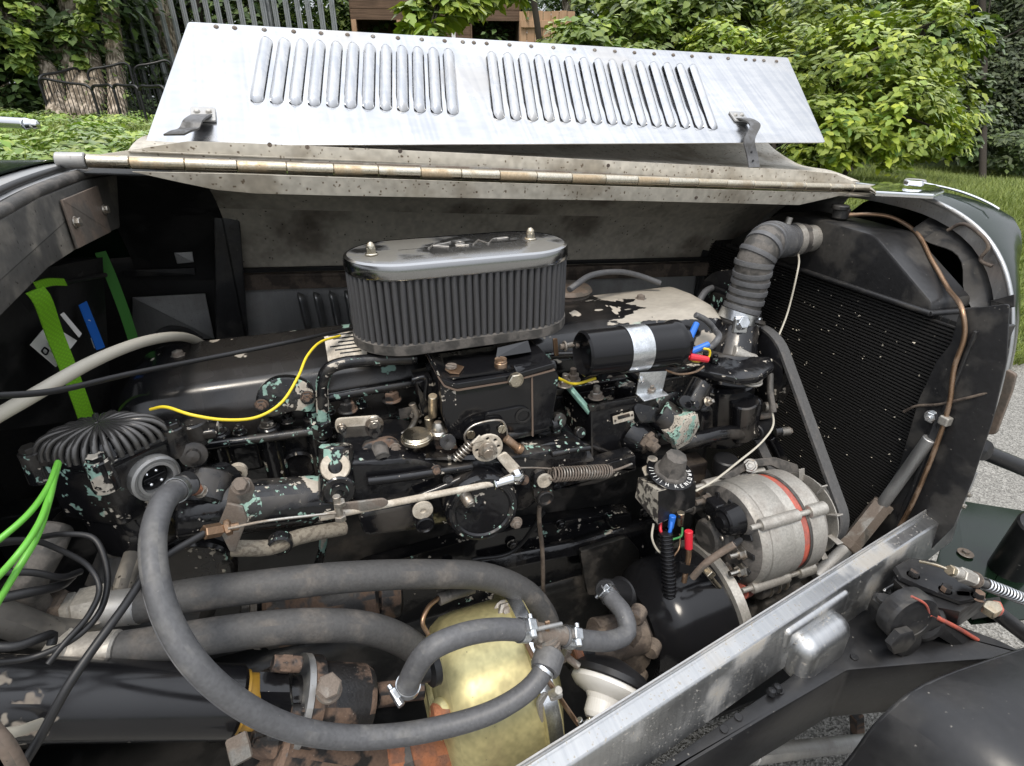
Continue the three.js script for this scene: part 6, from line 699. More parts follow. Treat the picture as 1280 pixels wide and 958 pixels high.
{ // fan control box with dial
  const t = thing('fan_controller', 'scruffy control box with a numbered black dial and knob', 'control box'), A = [0.4507,0.6788,0.27], dir = V([.93, .06, .14]);
  const bm = surf(256, .07, (u, v) => { const a = fbm(u, v, 9, 5, 611), k = sst(.42, .58, a); return { c: mix3([.4, .37, .31], [.05, .045, .04], k), r: .75, h: a }; }, { bump: .0006 });
  const p = [[0.4163,0.6956,0.26], [0.5458,0.649,0.235], [0.5481,0.5947,0.245], [0.4215,0.6362,0.27], [0.4266,0.7038,0.3], [0.5073,0.689,0.285], [0.5027,0.6492,0.295], [0.4293,0.6473,0.31]];
  part('box_body', hull([[0.4347,0.6781,0.235], [0.5362,0.6405,0.2], [0.4294,0.6964,0.295], [0.5238,0.6691,0.265], [0.4264,0.6477,0.245], [0.4308,0.6396,0.305], [0.5212,0.6254,0.275], [0.5393,0.5771,0.21]]), bm, t); part('front_panel', hull([[0.4303,0.6955,0.296], [0.5232,0.6684,0.266], [0.5216,0.6277,0.276], [0.4312,0.6419,0.306], [0.4366,0.6879,0.29], [0.5259,0.6602,0.26], [0.5234,0.6242,0.27], [0.437,0.6384,0.3]]), M.greasy, t);
  const O = [0.4734,0.6982,0.262], N = V([.05, 1, .22]).normalize(), Mx = basis(O, N, FD); const dial = part('dial', lathe(O, N, [[0, -.004], [.0355, -.004], [.037, -.0025], [.037, -.001], [.0355, 0], [0, 0]], 44), M.blackPlastic, t, 'black dial disc with white letters');
  const kn = part('knob', new THREE.CylinderGeometry(.0165, .022, .034, 8).translate(0, .017, 0).applyMatrix4(Mx), M.castDark, t); part('knob_rim', lathe(O, N, [[.026, 0], [.025, .003], [.02, .004], [0, .004]], 28), M.castDark, kn);
  const wm = plain(.75, .75, .73, .5), L = { H: [[0, 0, 0, 1], [.7, 0, .7, 1], [0, .5, .7, .5]], K: [[0, 0, 0, 1], [0, .45, .65, 1], [.2, .55, .7, 0]], E: [[0, 0, 0, 1], [0, 0, .6, 0], [0, .5, .5, .5], [0, 1, .6, 1]], N: [[0, 0, 0, 1], [0, 1, .65, 0], [.65, 0, .65, 1]], L: [[0, 0, 0, 1], [0, 0, .55, 0]], O: [[0, 0, 0, 1], [0, 1, .6, 1], [.6, 1, .6, 0], [.6, 0, 0, 0]], W: [[0, 1, .2, 0], [.2, 0, .4, .7], [.4, .7, .6, 0], [.6, 0, .8, 1]] };
  const put = (a, s) => { for (const q of L[s]) { const f = (x, y) => { const r = .0275 + y * .006, th = a + (x - .35) * .19; return new THREE.Vector3(Math.cos(th) * r, .0004, 0).set(Math.sin(th) * r * 1, .0004, Math.cos(th) * r); }; const A1 = f(q[0], 1 - q[1]), B1 = f(q[2], 1 - q[3]); part('letter', tube([A1, A1.clone().lerp(B1, .5), B1].map((v) => v.applyMatrix4(Mx2)), .00055, { s: 5, n: 3 }), wm, dial); } };
  const Mx2 = new THREE.Matrix4().makeBasis(new THREE.Vector3(1, -.05, 0).normalize(), N, new THREE.Vector3(1, -.05, 0).normalize().cross(N).normalize()).setPosition(V(O));
  [['H', -.72], ['K', -.25], ['E', .07], ['N', .36], ['L', .62], ['O', .86], ['W', 1.14], ['E', 1.42]].forEach(([s, a]) => put(a, s)); for (let i = 0; i < 6; i++) { const a = -1.05 - i * .2; part('tick', tube([[Math.sin(a) * .027, .0004, Math.cos(a) * .027], [Math.sin(a) * .031, .0004, Math.cos(a) * .031], [Math.sin(a) * .034, .0004, Math.cos(a) * .034]].map((q) => V(q).applyMatrix4(Mx2)), .0005, { s: 5, n: 3 }), wm, dial); }
  part('mount_strap', [slab([[0.4417,0.6933,0.23], [0.4848,0.6859,0.22], [0.4815,0.6811,0.24], [0.4358,0.6899,0.25]], UP, .004, { round: .004 }), rod([0.4605,0.6967,0.23], UP, .01, .0085, .008, 18)], M.creamChip, t);
  const w = (n, m, pts, r = .0018) => part(n, tube(pts, r, { s: 8 }), m, t);
  w('red_wire', M.redPlastic, [[0.4476,0.6288,0.29], [0.4425,0.6192,0.3], [0.4479,0.6067,0.31]], .0026); w('blue_wire', M.bluePlastic, [[0.4597,0.6398,0.3], [0.4536,0.6259,0.308], [0.4493,0.608,0.312]], .003); part('blue_terminal', rod([0.4605,0.6443,0.3], [-.1, -1, .1], .022, .0055, .0045, 10), M.bluePlastic, t); part('clear_terminal', rod([0.4789,0.6415,0.295], [.05, -1, .1], .024, .0062, .0048, 10), M.brassB, t);
  w('green_wire', plain(.06, .25, .08, .4), [[0.4828,0.6138,0.3], [0.4797,0.6025,0.305], [0.4626,0.6055,0.31], [0.4493,0.608,0.312]]); w('cream_wire', M.cream, [[0.4348,0.6277,0.29], [0.4279,0.6107,0.3], [0.4342,0.5913,0.31], [0.4412,0.5864,0.318]]); w('brown_wire', M.copper, [[0.4804,0.6013,0.3], [0.4749,0.5834,0.31], [0.4584,0.5793,0.32]], .0016); }
{ // alternator leads
  const t = thing('alternator_lead', 'brown battery lead ending at the alternator terminal', 'cable'); part('wire', tube([[0.5067,0.6463,0.385], [0.4908,0.6282,0.378], [0.4741,0.6078,0.372], [0.462,0.5778,0.365]], .0052), M.rustPlate, t); part('sleeve', cyl([0.5051,0.6444,0.384], [0.5275,0.6403,0.375], .0055, .004), M.rubberBlack, t);
  const r = thing('red_lead', 'red sleeved lead hanging beside the alternator', 'cable'); part('wire', tube([[0.4743,0.6095,0.33], [0.4741,0.5896,0.335], [0.47,0.5674,0.34], [0.4655,0.5468,0.345]], .0042), M.copper, r); part('sleeve', cyl([0.4742,0.6308,0.325], [0.4742,0.6016,0.332], .0065, .006), M.redPlastic, r);
  solo('temperature_wire', tube([[0.935,0.9658,-0.0139], [0.93,0.9456,-0.0194], [0.8522,0.9354,0.06], [0.8307,0.8577,0.08], [0.7772,0.8155,0.12], [0.7247,0.7894,0.17], [0.7076,0.7518,0.2], [0.708,0.7144,0.22], [0.6786,0.6969,0.235], [0.6034,0.6814,0.26], [0.5377,0.6783,0.285], [0.505,0.6731,0.29]], .0018, { s: 8 }), M.cream, 'thin pale capillary wire hanging from the ribbed hose past the alternator', 'wire');
  solo('wire_wrap', tube([[0.7225,0.7874,0.175], [0.7105,0.7645,0.195], [0.7102,0.7337,0.212]], .0055, { s: 10 }), M.castDark, 'taped length of the thin wire beside the belt', 'tape'); }
{ // brown overflow pipe along the radiator
  const t = thing('overflow_pipe', 'long brown overflow pipe running from the filler neck down the radiator side', 'pipe'), c = curve([[0.999,1.0153,0.015], [1.0162,1.0201,0.04], [1.043,1.0176,0.07], [1.0488,1.0002,0.12], [1.0261,0.9649,0.18], [0.9976,0.9345,0.24], [0.938,0.925,0.309], [0.938,0.8886,0.3259], [0.938,0.8347,0.329], [0.938,0.7826,0.3412], [0.938,0.7398,0.3459], [0.936,0.6545,0.3498], [0.934,0.5676,0.3491], [0.932,0.4949,0.3441], [0.93,0.4428,0.3469]]);
  part('pipe_body', tube(c, .0037, { s: 14, n: 160 }), M.copper, t); part('clip', obox([0.938,0.7462,0.3463], UP, FD, .014, .016, .016, .003), M.castAlloy, t); part('bolt', [...boltG([0.944,0.7387,0.3212], [-1, .1, .2], .0085, { stud: .8 })], M.zinc, t); part('wire_tie', tube([[0.943,0.7236,0.2758], [0.941,0.7444,0.2927], [0.94,0.7646,0.3247], [0.942,0.7875,0.3521], [0.95,0.8169,0.3848]], .0022), M.rust, t); }
{ // adjustable radiator stay
  const t = thing('radiator_stay', 'rusty adjustable stay rod sloping from the chassis to the radiator side', 'stay rod');
  part('upper_rod', cyl([0.937,0.7055,0.3353], [0.933,0.5239,0.3], .0105), M.aluDull, t); part('turnbuckle', [cyl([0.9369,0.5343,0.3], [0.8688,0.4669,0.312], .0185, .0185, 6), cyl([0.9426,0.5404,0.3], [0.9358,0.527,0.3], .02, .02, 6), cyl([0.8761,0.4716,0.311], [0.8623,0.4598,0.313], .0215, .0215, 6)], M.steelRusty, t); part('lower_rod', cyl([0.8688,0.4669,0.312], [0.7801,0.433,0.33], .0125), M.aluDull, t); part('lug', hull([[0.943,0.7005,0.3211], [0.943,0.7256,0.35], [0.943,0.6773,0.3365], [0.944,0.751,0.3266], [0.936,0.6952,0.3495], [0.934,0.7024,0.3344]]), M.satinBlack, t); }
{ // gold brake servo
  const t = thing('brake_servo', 'gold plated brake servo canister with a rusty cylinder low in the bay', 'brake servo'), A = [.055, .475, .365], ax = [1, .02, .0], R0 = .112, f = (x, a, r) => [A[0] + x, A[1] + Math.sin(a) * r, A[2] + Math.cos(a) * r];
  part('front_shell', lathe(A, ax, [[0, .004], [.03, .004], [.034, 0], [.058, 0], [.064, .006], [.084, .01], [R0 - .012, .022], [R0 - .003, .036], [R0, .055], [R0, .128]], 64), M.gold, t); part('rim', lathe(A, ax, [[R0 - .002, .126], [R0 + .008, .128], [R0 + .009, .134], [R0 + .005, .138], [R0 + .009, .142], [R0 + .007, .149], [R0 - .01, .155], [.05, .175], [0, .175]], 64), M.gold, t); part('rim_band', lathe(A, ax, [[R0 + .0095, .128], [R0 + .0115, .135], [R0 + .0105, .146], [R0 + .0095, .147]], 64), M.zinc, t);
  part('pressed_step', [lathe(f(.012, .9, .078), [-1, .6, .5], [[.016, -.01], [.016, .008], [.012, .014], [0, .015]], 28), lathe(A, ax, [[.052, .0], [.056, -.004], [.062, -.003], [.066, .004]], 60)], M.gold, t); part('hose_grommet', [lathe([0.0524,0.6354,0.42], [-1, .15, .25], [[.024, -.006], [.024, .002], [.017, .005], [.0145, .016], [.012, .016]], 24)], M.rubberBlack, t);
  part('slave_cylinder', [cyl([0.0698,0.5356,0.42], [0.0499,0.5398,0.42], .015), cyl([0.0874,0.4604,0.42], [-0.0157,0.49,0.42], .028)], M.rustOrange, t, 'orange rusty slave cylinder'); part('grey_band', band([0.0071,0.4797,0.42], [1, .12, 0], .0285, .03, .002), M.castDark, t); part('push_rod', cyl([-0.011,0.5587,0.38], [0.0475,0.5463,0.385], .013, .012), M.rustBlack, t);
  part('rim_clamp', [slab([[0.1734,0.561,0.46],[0.1921,0.57,0.46],[0.2056,0.5038,0.46],[0.2115,0.4214,0.46],[0.1963,0.3835,0.46],[0.1797,0.4758,0.46]], [.3, .2, 1], .006, { round: .01 }), rod([0.1897,0.5782,0.465], [.2, .8, .4], .02, .005), obox([0.194,0.5761,0.465], UP, FD, .016, .008, .012, .002)], M.castAlloy, t); part('brake_pipe', tube([[0.1777,0.605,0.4], [0.1845,0.5859,0.42], [0.1964,0.5694,0.45], [0.2221,0.5116,0.46], [0.239,0.4763,0.465]], .0032, { s: 10 }), M.copper, t); part('pipe_washer', [ring([0.2408,0.487,0.467], [.4, .4, 1], .0075, .0028), cyl([0.2314,0.5029,0.463], [0.2396,0.4806,0.468], .0042)], M.zinc, t);
  part('copper_tail', tube([[0.0638,0.6012,0.35], [0.0589,0.6198,0.345], [0.0697,0.6255,0.33], [0.0867,0.621,0.315]], .003, { s: 10 }), M.copper, t); part('tail_union', [cyl([0.0865,0.6181,0.315], [0.1031,0.6158,0.31], .0085), cyl([0.1008,0.6151,0.31], [0.1396,0.6061,0.3], .0078)], M.castDark, t); }
{ // black brake servo
  const t = thing('brake_servo', 'black brake servo drum with a brown cast cylinder below the alternator', 'brake servo'), A = [.4, .425, .315], ax = [1, .04, .03], R0 = .108;
  part('front_shell', lathe(A, ax, [[0, 0], [.04, 0], [.046, .008], [.075, .012], [.08, .02], [R0 - .01, .034], [R0 - .002, .05], [R0, .07], [R0, .14]], 64), M.blackPlastic, t); part('rim_clamp', lathe(A, ax, [[R0 - .002, .138], [R0 + .009, .14], [R0 + .009, .156], [R0 - .004, .16], [.06, .18], [0, .18]], 64), M.castAlloy, t);
  part('hose_elbow', [cyl([0.3628,0.5446,0.33], [0.3212,0.5868,0.35], .02, .016), lathe([0.3664,0.5364,0.325], [-1, .2, .3], [[.026, -.006], [.025, .004], [.02, .008], [.0, .008]])], M.rubberBlack, t); part('clamp_bolt', [cyl([0.4873,0.5778,0.35], [0.5295,0.5217,0.36], .0038), obox([0.5007,0.5647,0.355], [1, -1, 0], FR, .016, .014, .012, .002)], M.brassB, t); part('clamp_lug', slab([[0.4543,0.5709,0.345],[0.484,0.5505,0.345],[0.5204,0.5483,0.345],[0.508,0.5661,0.345],[0.4778,0.5696,0.345],[0.4543,0.589,0.345]], FR, .006), M.rubberBlack, t);
  const c = part('cast_cylinder', [cyl([0.2838,0.501,0.37], [0.3858,0.4812,0.36], .026, .03), cyl([0.3093,0.5046,0.35], [0.391,0.4778,0.34], .02), hull([[0.3674,0.523,0.35], [0.3971,0.508,0.35], [0.4111,0.4588,0.37], [0.3969,0.4308,0.38], [0.371,0.4181,0.39], [0.3341,0.4683,0.38], [0.3482,0.5351,0.39]])], M.rust, t, 'brown cast iron master cylinder'); for (const q of [[0.3563,0.5592,0.385],[0.3927,0.4721,0.385],[0.376,0.4128,0.385]]) part('lug', lathe(q, [-.7, .2, .6], [[.0125, -.012], [.0125, .006], [.009, .01], [0, .01]], 18), M.rust, c); part('black_sleeve', [cyl([0.2707,0.5077,0.375], [0.313,0.4954,0.37], .021), cyl([0.2564,0.5126,0.378], [0.2707,0.5077,0.375], .024)], M.rubberBlack, t); part('orange_nut', rod([0.255,0.5252,0.385], [1, .1, -.1], .012, .021, .021, 6), M.rustOrange, t); part('bleed_screw', [cyl([0.2323,0.5598,0.41], [0.2468,0.5501,0.425], .005), obox([0.2321,0.5631,0.41], [.5, 1, 0], FR, .012, .022, .008, .002)], M.steelRusty, t);
  const h = thing('horn', 'white rimmed horn facing outwards below the brown cylinder', 'horn'), q = [0.2936,0.5001,0.43], d = V([-.62, -.42, .66]).normalize(); part('rim', lathe(q, d, [[.02, -.03], [.045, -.02], [.056, -.008], [.057, 0], [.055, .002], [.05, .0]], 40), M.rubberBlack, h); part('bell', lathe(q, d, [[.052, 0], [.0525, .008], [.046, .014], [.028, .02], [.024, .026], [.024, .042], [.02, .048], [0, .048]], 40), M.white, h); for (const a of [0, 1.9, 4.1]) { const b = basis(q, d); part('screw', rod(new THREE.Vector3(Math.cos(a) * .018, .047, Math.sin(a) * .018).applyMatrix4(b).toArray(), d, .003, .0042), M.brassB, h); } }
{ // steering column and box
  const t = thing('steering_box', 'rusty steering box on a long black tube across the bottom left', 'steering box'), A = [-0.3708,0.7609,0.4], Bq = [-0.1482,0.6427,0.4];
  part('column_tube', cyl(A, Bq, .036, .036, 40), surf(512, .3, (u, v) => { const a = fbm(u, v, 7, 5, 641), b = fbm(u, v, 30, 3, 643), k = sst(.64, .69, a * .6 + b * .4); return { c: mix3([.009, .009, .01], mix3([.1, .07, .05], [.22, .2, .17], b), k), r: mix(.2, .75, k) + .15 * (b - .5), h: .5 - .3 * k }; }, { bump: .0006 }), t, 'glossy black tube with brown worn patches'); const ax = V(Bq).sub(V(A)).normalize(), P = (d) => along(Bq, ax, d);
  part('brass_ring', [lathe(P(.0), ax, [[.02, 0], [.031, 0], [.031, .003], [.028, .004], [.028, .022], [.031, .023], [.031, .026], [.02, .026]], 36)], plain(.5, .28, .04, .45), t); part('neck', [cyl(P(-.01), P(.07), .025, .028), hull([P(.03), P(.06)].flatMap((p) => [add(p, [0, .05, 0]), add(p, [0, .045, .02]), add(p, [0, -.05, 0]), add(p, [0, 0, .045]), add(p, [0, 0, -.045])]))], M.enamel, t); part('gasket_flange', lathe(P(.058), ax, [[0, 0], [.05, 0], [.05, .007], [0, .007]], 40), M.aluDull, t);
  const b = part('box_body', [lathe(P(.066), ax, [[0, 0], [.049, 0], [.049, .012], [.0425, .014], [.0425, .066], [.038, .074], [0, .076]], 40)], M.rustBlack, t, 'rust pitted steering box body'); part('filler_plug', [rod([-0.0562,0.6564,0.428], [.1, .75, .7], .01, .0135), hexHead([-0.0545,0.6704,0.434], [.1, .75, .7], .0128, .01)], M.steelRusty, b);
  for (const q of [[-0.101,0.6821,0.4], [-0.0911,0.6365,0.43], [-0.1314,0.6197,0.43]]) part('bolt', [rod(q, ax, .012, .0095, .0095, 6), rod(along(q, ax, -.008), ax, .03, .0085)], M.rustBlack, b); part('output_shaft', cyl([-0.0126,0.5845,0.4], [0.0173,0.5688,0.395], .014), M.rustBlack, b); part('lower_casting', [cyl([-0.1322,0.5945,0.43], [-0.0248,0.4785,0.42], .04, .036), hull([[-0.133,0.6296,0.44], [-0.1096,0.6302,0.44], [-0.1183,0.6025,0.45], [-0.1447,0.6085,0.44], [-0.1008,0.5366,0.44]])], M.rustBlack, t); part('drop_bolt', [rod([-0.1363,0.6408,0.45], [-1, .1, .3], .02, .014, .014, 6)], M.steelRusty, t); }
{ // battery with label and strap
  const t = thing('battery', 'black battery in the left corner with a torn white label', 'battery'), X = V([.36, -.12, -.93]).normalize();
  const C0 = [-0.3386,1.0408,0.08], C1 = [-0.3113,0.999,-0.17], dn = [-0.4123,0.8492,0.08], dn1 = [-0.3748,0.7269,-0.17];
  part('case', hull([C0, C1, dn, dn1, add(C0, [-.22, .0, -.06]), add(C1, [-.2, .0, -.06]), add(dn, [-.22, 0, -.06]), add(dn1, [-.2, 0, -.06])]), M.darkBlack, t); const F = (u, v, o = .002) => { const p = lerp3(lerp3(C0, C1, u), lerp3(dn, dn1, u), v); return add(p, [o * .9, .1 * o, o * .35]); };
  part('lid_edge', tube([F(0, .1), F(.5, .1), F(1, .1)], .004, { s: 6 }), M.satinBlack, t); const qn = V([.9, .1, .35]);
  part('white_label', slab([[-0.3538,0.9493,0.062], [-0.3325,0.9642,0.03], [-0.3334,0.9271,0], [-0.3615,0.9092,0.04]].map((p) => add(p, [.01, .002, .004])), qn, .001, { bevel: 0 }), M.white, t); part('white_label', slab([[-0.3282,0.9709,0.02], [-0.3242,0.972,0.015], [-0.3324,0.9362,0], [-0.3374,0.9331,0.005]].map((p) => add(p, [.01, .002, .004])), qn, .001, { bevel: 0 }), M.white, t);
  const ink = M.blackPlastic, dig = (pts) => part('digit', tube(pts.map((p) => add(p, [.0115, .002, .005])), .0011, { s: 6, n: 24 }), ink, t); dig([[-0.3465,0.941,0.052], [-0.3502,0.9365,0.053], [-0.3488,0.9306,0.05], [-0.3456,0.9348,0.048], [-0.3465,0.941,0.052]]); dig([[-0.3417,0.9457,0.044], [-0.3386,0.9459,0.04], [-0.341,0.9401,0.041], [-0.3393,0.9375,0.038], [-0.3422,0.9321,0.04], [-0.3441,0.9321,0.042]]); dig([[-0.3351,0.9449,0.033], [-0.3363,0.9384,0.033]]);
  part('blue_label', slab([[-0.3352,0.9584,-0.06], [-0.3304,0.9589,-0.075], [-0.3319,0.8889,-0.07], [-0.3385,0.8909,-0.055]].map((p) => add(p, [.012, .002, .005])), qn, .001, { bevel: 0 }), M.bluePlastic, t); part('barcode', slab([[-0.3367,0.9096,-0.058], [-0.3321,0.9095,-0.063], [-0.3322,0.8947,-0.062], [-0.3368,0.8941,-0.056]].map((p) => add(p, [.0145, .002, .006])), qn, .0008, { bevel: 0 }), M.white, t); part('blue_mark', tube([[-0.3351,0.9349,-0.062], [-0.3328,0.9332,-0.066], [-0.3345,0.9264,-0.065], [-0.3366,0.9266,-0.062], [-0.3351,0.9349,-0.062]].map((p) => add(p, [.0138, .002, .006])), .0009, { s: 6, n: 20 }), M.white, t); part('post', cyl([-0.3343,0.9852,-0.1], [-0.332,0.9992,-0.1], .012), M.darkBlack, t);
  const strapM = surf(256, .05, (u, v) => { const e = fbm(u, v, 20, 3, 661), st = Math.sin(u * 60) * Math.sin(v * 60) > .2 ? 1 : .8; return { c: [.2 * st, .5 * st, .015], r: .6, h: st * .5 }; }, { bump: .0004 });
  const bandS = (pts, w, side) => { const c = curve(pts), S = V(side); return sheet((u, v) => { const p = c.getPointAt(v); return [p.x + S.x * w * (u - .5), p.y + S.y * w * (u - .5), p.z + S.z * w * (u - .5)]; }, 4, 40, .002); };
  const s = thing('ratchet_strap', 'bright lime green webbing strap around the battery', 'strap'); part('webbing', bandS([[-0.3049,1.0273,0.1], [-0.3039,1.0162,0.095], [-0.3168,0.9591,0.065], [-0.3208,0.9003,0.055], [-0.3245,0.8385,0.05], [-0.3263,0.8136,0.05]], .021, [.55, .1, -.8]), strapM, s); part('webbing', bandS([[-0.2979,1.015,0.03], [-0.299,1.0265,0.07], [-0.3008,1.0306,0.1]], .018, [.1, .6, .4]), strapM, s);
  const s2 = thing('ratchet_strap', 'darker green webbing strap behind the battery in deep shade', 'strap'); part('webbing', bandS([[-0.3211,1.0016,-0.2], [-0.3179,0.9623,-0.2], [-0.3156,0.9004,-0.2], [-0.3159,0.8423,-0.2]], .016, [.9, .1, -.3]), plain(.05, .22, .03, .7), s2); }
// cables and wires at the left
solo('cream_hose', tube([[-0.3049,0.9604,0.3], [-0.2652,0.9752,0.28], [-0.2361,0.9768,0.22], [-0.2126,0.9637,0.14], [-0.1961,0.9358,0.05], [-0.1931,0.8967,-0.04], [-0.1916,0.8619,-0.1]], .0065, { s: 14 }), M.cream, 'cream coloured pipe curving over the rocker cover to the left edge', 'pipe');
solo('black_cable', tube([[-0.268,1.0105,0.35], [-0.2391,0.9897,0.31], [-0.1985,0.968,0.24], [-0.1369,0.9466,0.17], [-0.0503,0.935,0.12], [0.0349,0.9206,0.06], [0.0723,0.9124,0.03]], .003, { s: 10 }), M.rubberBlack, 'straight black cable lying across the top of the rocker cover', 'cable');
solo('heater_hose', tube([[-0.2337,0.9168,0], [-0.2253,0.909,-0.06], [-0.2117,0.8896,-0.1], [-0.1988,0.8663,-0.12]], .0055, { s: 10 }), M.rubberBlack, 'thin black hose loop behind the cream pipe', 'hose');
solo('yellow_wire', tube([[-0.191,0.9225,0.235], [-0.1729,0.93,0.25], [-0.1455,0.9259,0.27], [-0.1176,0.9146,0.27], [-0.0881,0.9062,0.26], [-0.0632,0.9082,0.24], [-0.0418,0.9196,0.2], [-0.0283,0.9291,0.16], [-0.0108,0.9334,0.13], [0.016,0.9273,0.1]], .0017, { s: 10 }), M.yellow, 'bright yellow wire draped from the ribbed lid to the air filter', 'wire');
solo('yellow_wire', tube([[0.2809,0.8782,0.21], [0.3056,0.8594,0.2], [0.3417,0.8358,0.18], [0.3694,0.8454,0.19]], .0022, { s: 8 }), M.yellow, 'short yellow wire between the carburettor and the ignition coil', 'wire');
for (const [p, l] of [[[[-0.2542,0.9185,0.31], [-0.2466,0.9216,0.36], [-0.2488,0.923,0.4], [-0.2708,0.9128,0.42]], 'uppermost of the three lime green wires leaving the ribbed housing'], [[[-0.2532,0.9178,0.312], [-0.2435,0.9194,0.365], [-0.2364,0.922,0.41], [-0.2388,0.9207,0.44], [-0.2643,0.8992,0.45]], 'middle one of the three lime green wires leaving the ribbed housing'], [[[-0.2535,0.918,0.315], [-0.24,0.9197,0.38], [-0.2377,0.9146,0.42], [-0.247,0.9034,0.44], [-0.2664,0.8794,0.45]], 'lowest of the three lime green wires leaving the ribbed housing']]) solo('green_wire', tube(p, .0025, { s: 10 }), M.green, l, 'wire', 'lime green wires');
solo('coiled_cable', tube([[-0.2934,0.891,0.38], [-0.2782,0.874,0.36], [-0.264,0.8515,0.33], [-0.2442,0.8415,0.33], [-0.2328,0.8273,0.35], [-0.2281,0.8142,0.38], [-0.2307,0.8119,0.41], [-0.2439,0.8096,0.425], [-0.2719,0.806,0.43], [-0.2953,0.8214,0.44]], .0027, { s: 10 }), M.rubberBlack, 'outer black cable curling round at the far left', 'cable');
solo('coiled_cable', tube([[-0.2801,0.9078,0.4], [-0.2619,0.8864,0.38], [-0.2519,0.8635,0.37], [-0.2377,0.8397,0.37], [-0.2295,0.8248,0.385], [-0.2337,0.818,0.41], [-0.2475,0.8122,0.43], [-0.2581,0.8045,0.44]], .0025, { s: 10 }), M.rubberBlack, 'inner black cable curling beside the crimped hose end', 'cable');
for (const [p, l, r] of [[[[-0.2902,0.8787,0.4], [-0.2669,0.8611,0.39], [-0.2557,0.8418,0.38], [-0.2553,0.8195,0.35]], 'short black cable crossing the grey pipe at far left', .003], [[[-0.2937,0.8581,0.41], [-0.2731,0.8492,0.4], [-0.2616,0.8323,0.38], [-0.2677,0.8089,0.34]], 'black cable running below the grey pipe at far left', .0042], [[[-0.296,0.8301,0.43], [-0.2775,0.8221,0.43], [-0.2665,0.8152,0.42], [-0.2633,0.806,0.41], [-0.2647,0.8004,0.415]], 'black cable ending beside the lower crimped hose', .0038]]) solo('loose_cable', tube(p, r, { s: 10 }), M.rubberBlack, l, 'cable');
solo('control_cable', tube([[-0.283,0.7496,0.5], [-0.2596,0.7762,0.49], [-0.2309,0.8116,0.47], [-0.2011,0.8322,0.43], [-0.1827,0.8337,0.38], [-0.1472,0.8301,0.345]], .0036, { s: 10 }), M.rubberBlack, 'straight black control cable slanting across the bottom left', 'cable');
solo('grey_elbow_pipe', [tube([[-0.2994,0.8198,0.27], [-0.3065,0.8068,0.29], [-0.3209,0.7882,0.3], [-0.3316,0.7639,0.3], [-0.3354,0.7275,0.29], [-0.3273,0.7046,0.28]], .017, { s: 16 })], M.castDark, 'dull grey elbow pipe at the far left', 'pipe');
solo('braided_hose', tube([[-0.3531,0.798,0.34], [-0.3308,0.7732,0.34], [-0.3105,0.74,0.335], [-0.2929,0.7232,0.33]], .016, { s: 16 }), M.feltDark, 'brown braided hose at the left edge under the cables', 'hose');
solo('braided_hose', tube([[-0.2523,0.7538,0.2], [-0.2485,0.7522,0.25], [-0.2574,0.7345,0.28], [-0.2657,0.7106,0.29]], .0105, { s: 14 }), M.feltDark, 'braided hose dropping behind the grey loop hose', 'hose');
solo('braided_hose', tube([[-0.2788,0.78,0.2], [-0.2622,0.7792,0.22], [-0.2657,0.7583,0.23], [-0.2788,0.7463,0.23]], .012, { s: 14 }), M.feltDark, 'short braided hose end in the dark beside the loop', 'hose');
solo('lagged_pipe', [tube([[-0.1381,0.7668,0.3], [-0.0979,0.7565,0.3], [-0.0701,0.754,0.29], [-0.0173,0.7365,0.27]], .0092, { s: 14 })], surf(256, .03, grit(681, [.2, .175, .135], [.13, .11, .085], { f: 10, r0: .85, r1: .95, speck: .4 }), { bump: .001 }), 'grey brown lagged pipe under the chipped manifold', 'pipe');
solo('brown_cable', tube([[-0.2721,0.8234,0.5], [-0.2653,0.8038,0.505], [-0.264,0.7662,0.51]], .006, { s: 10 }), M.rustPlate, 'brown cable in the bottom left corner', 'cable');
solo('cream_cable', tube([[-0.2953,0.7748,0.47], [-0.2879,0.7602,0.46], [-0.2848,0.7386,0.44]], .0045, { s: 10 }), M.cream, 'short pale cable under the steering tube', 'cable');
solo('breather_hose', tube([[0.3857,0.9397,0.05], [0.4514,0.9439,0], [0.5244,0.9347,-0.03], [0.5742,0.9197,-0.04], [0.6137,0.9045,-0.03]], .0052, { s: 12 }), M.rubber, 'grey breather hose arching over the rocker cover', 'hose');
solo('ignition_lead', tube([[0.666,0.8652,0.02], [0.6984,0.8871,0], [0.7447,0.881,-0.02], [0.7578,0.8445,-0.01], [0.7043,0.8307,0.05]], .0065, { s: 12 }), M.rubber, 'thick black ignition lead loop at the front of the engine', 'cable');
solo('speedometer_cable', tube([[0.2874,0.6216,0.2], [0.2358,0.5431,0.19], [0.1666,0.5479,0.19]], .0035, { s: 8 }), M.rubberBlack, 'thin dark cable on the engine block side', 'cable');
solo('chassis_bolt', boltG([0.1767,0.5751,0.33], [0, .8, .6], .013, { stud: .4 }), M.steelRusty, 'large grey bolt head beside the arching hose', 'bolt');
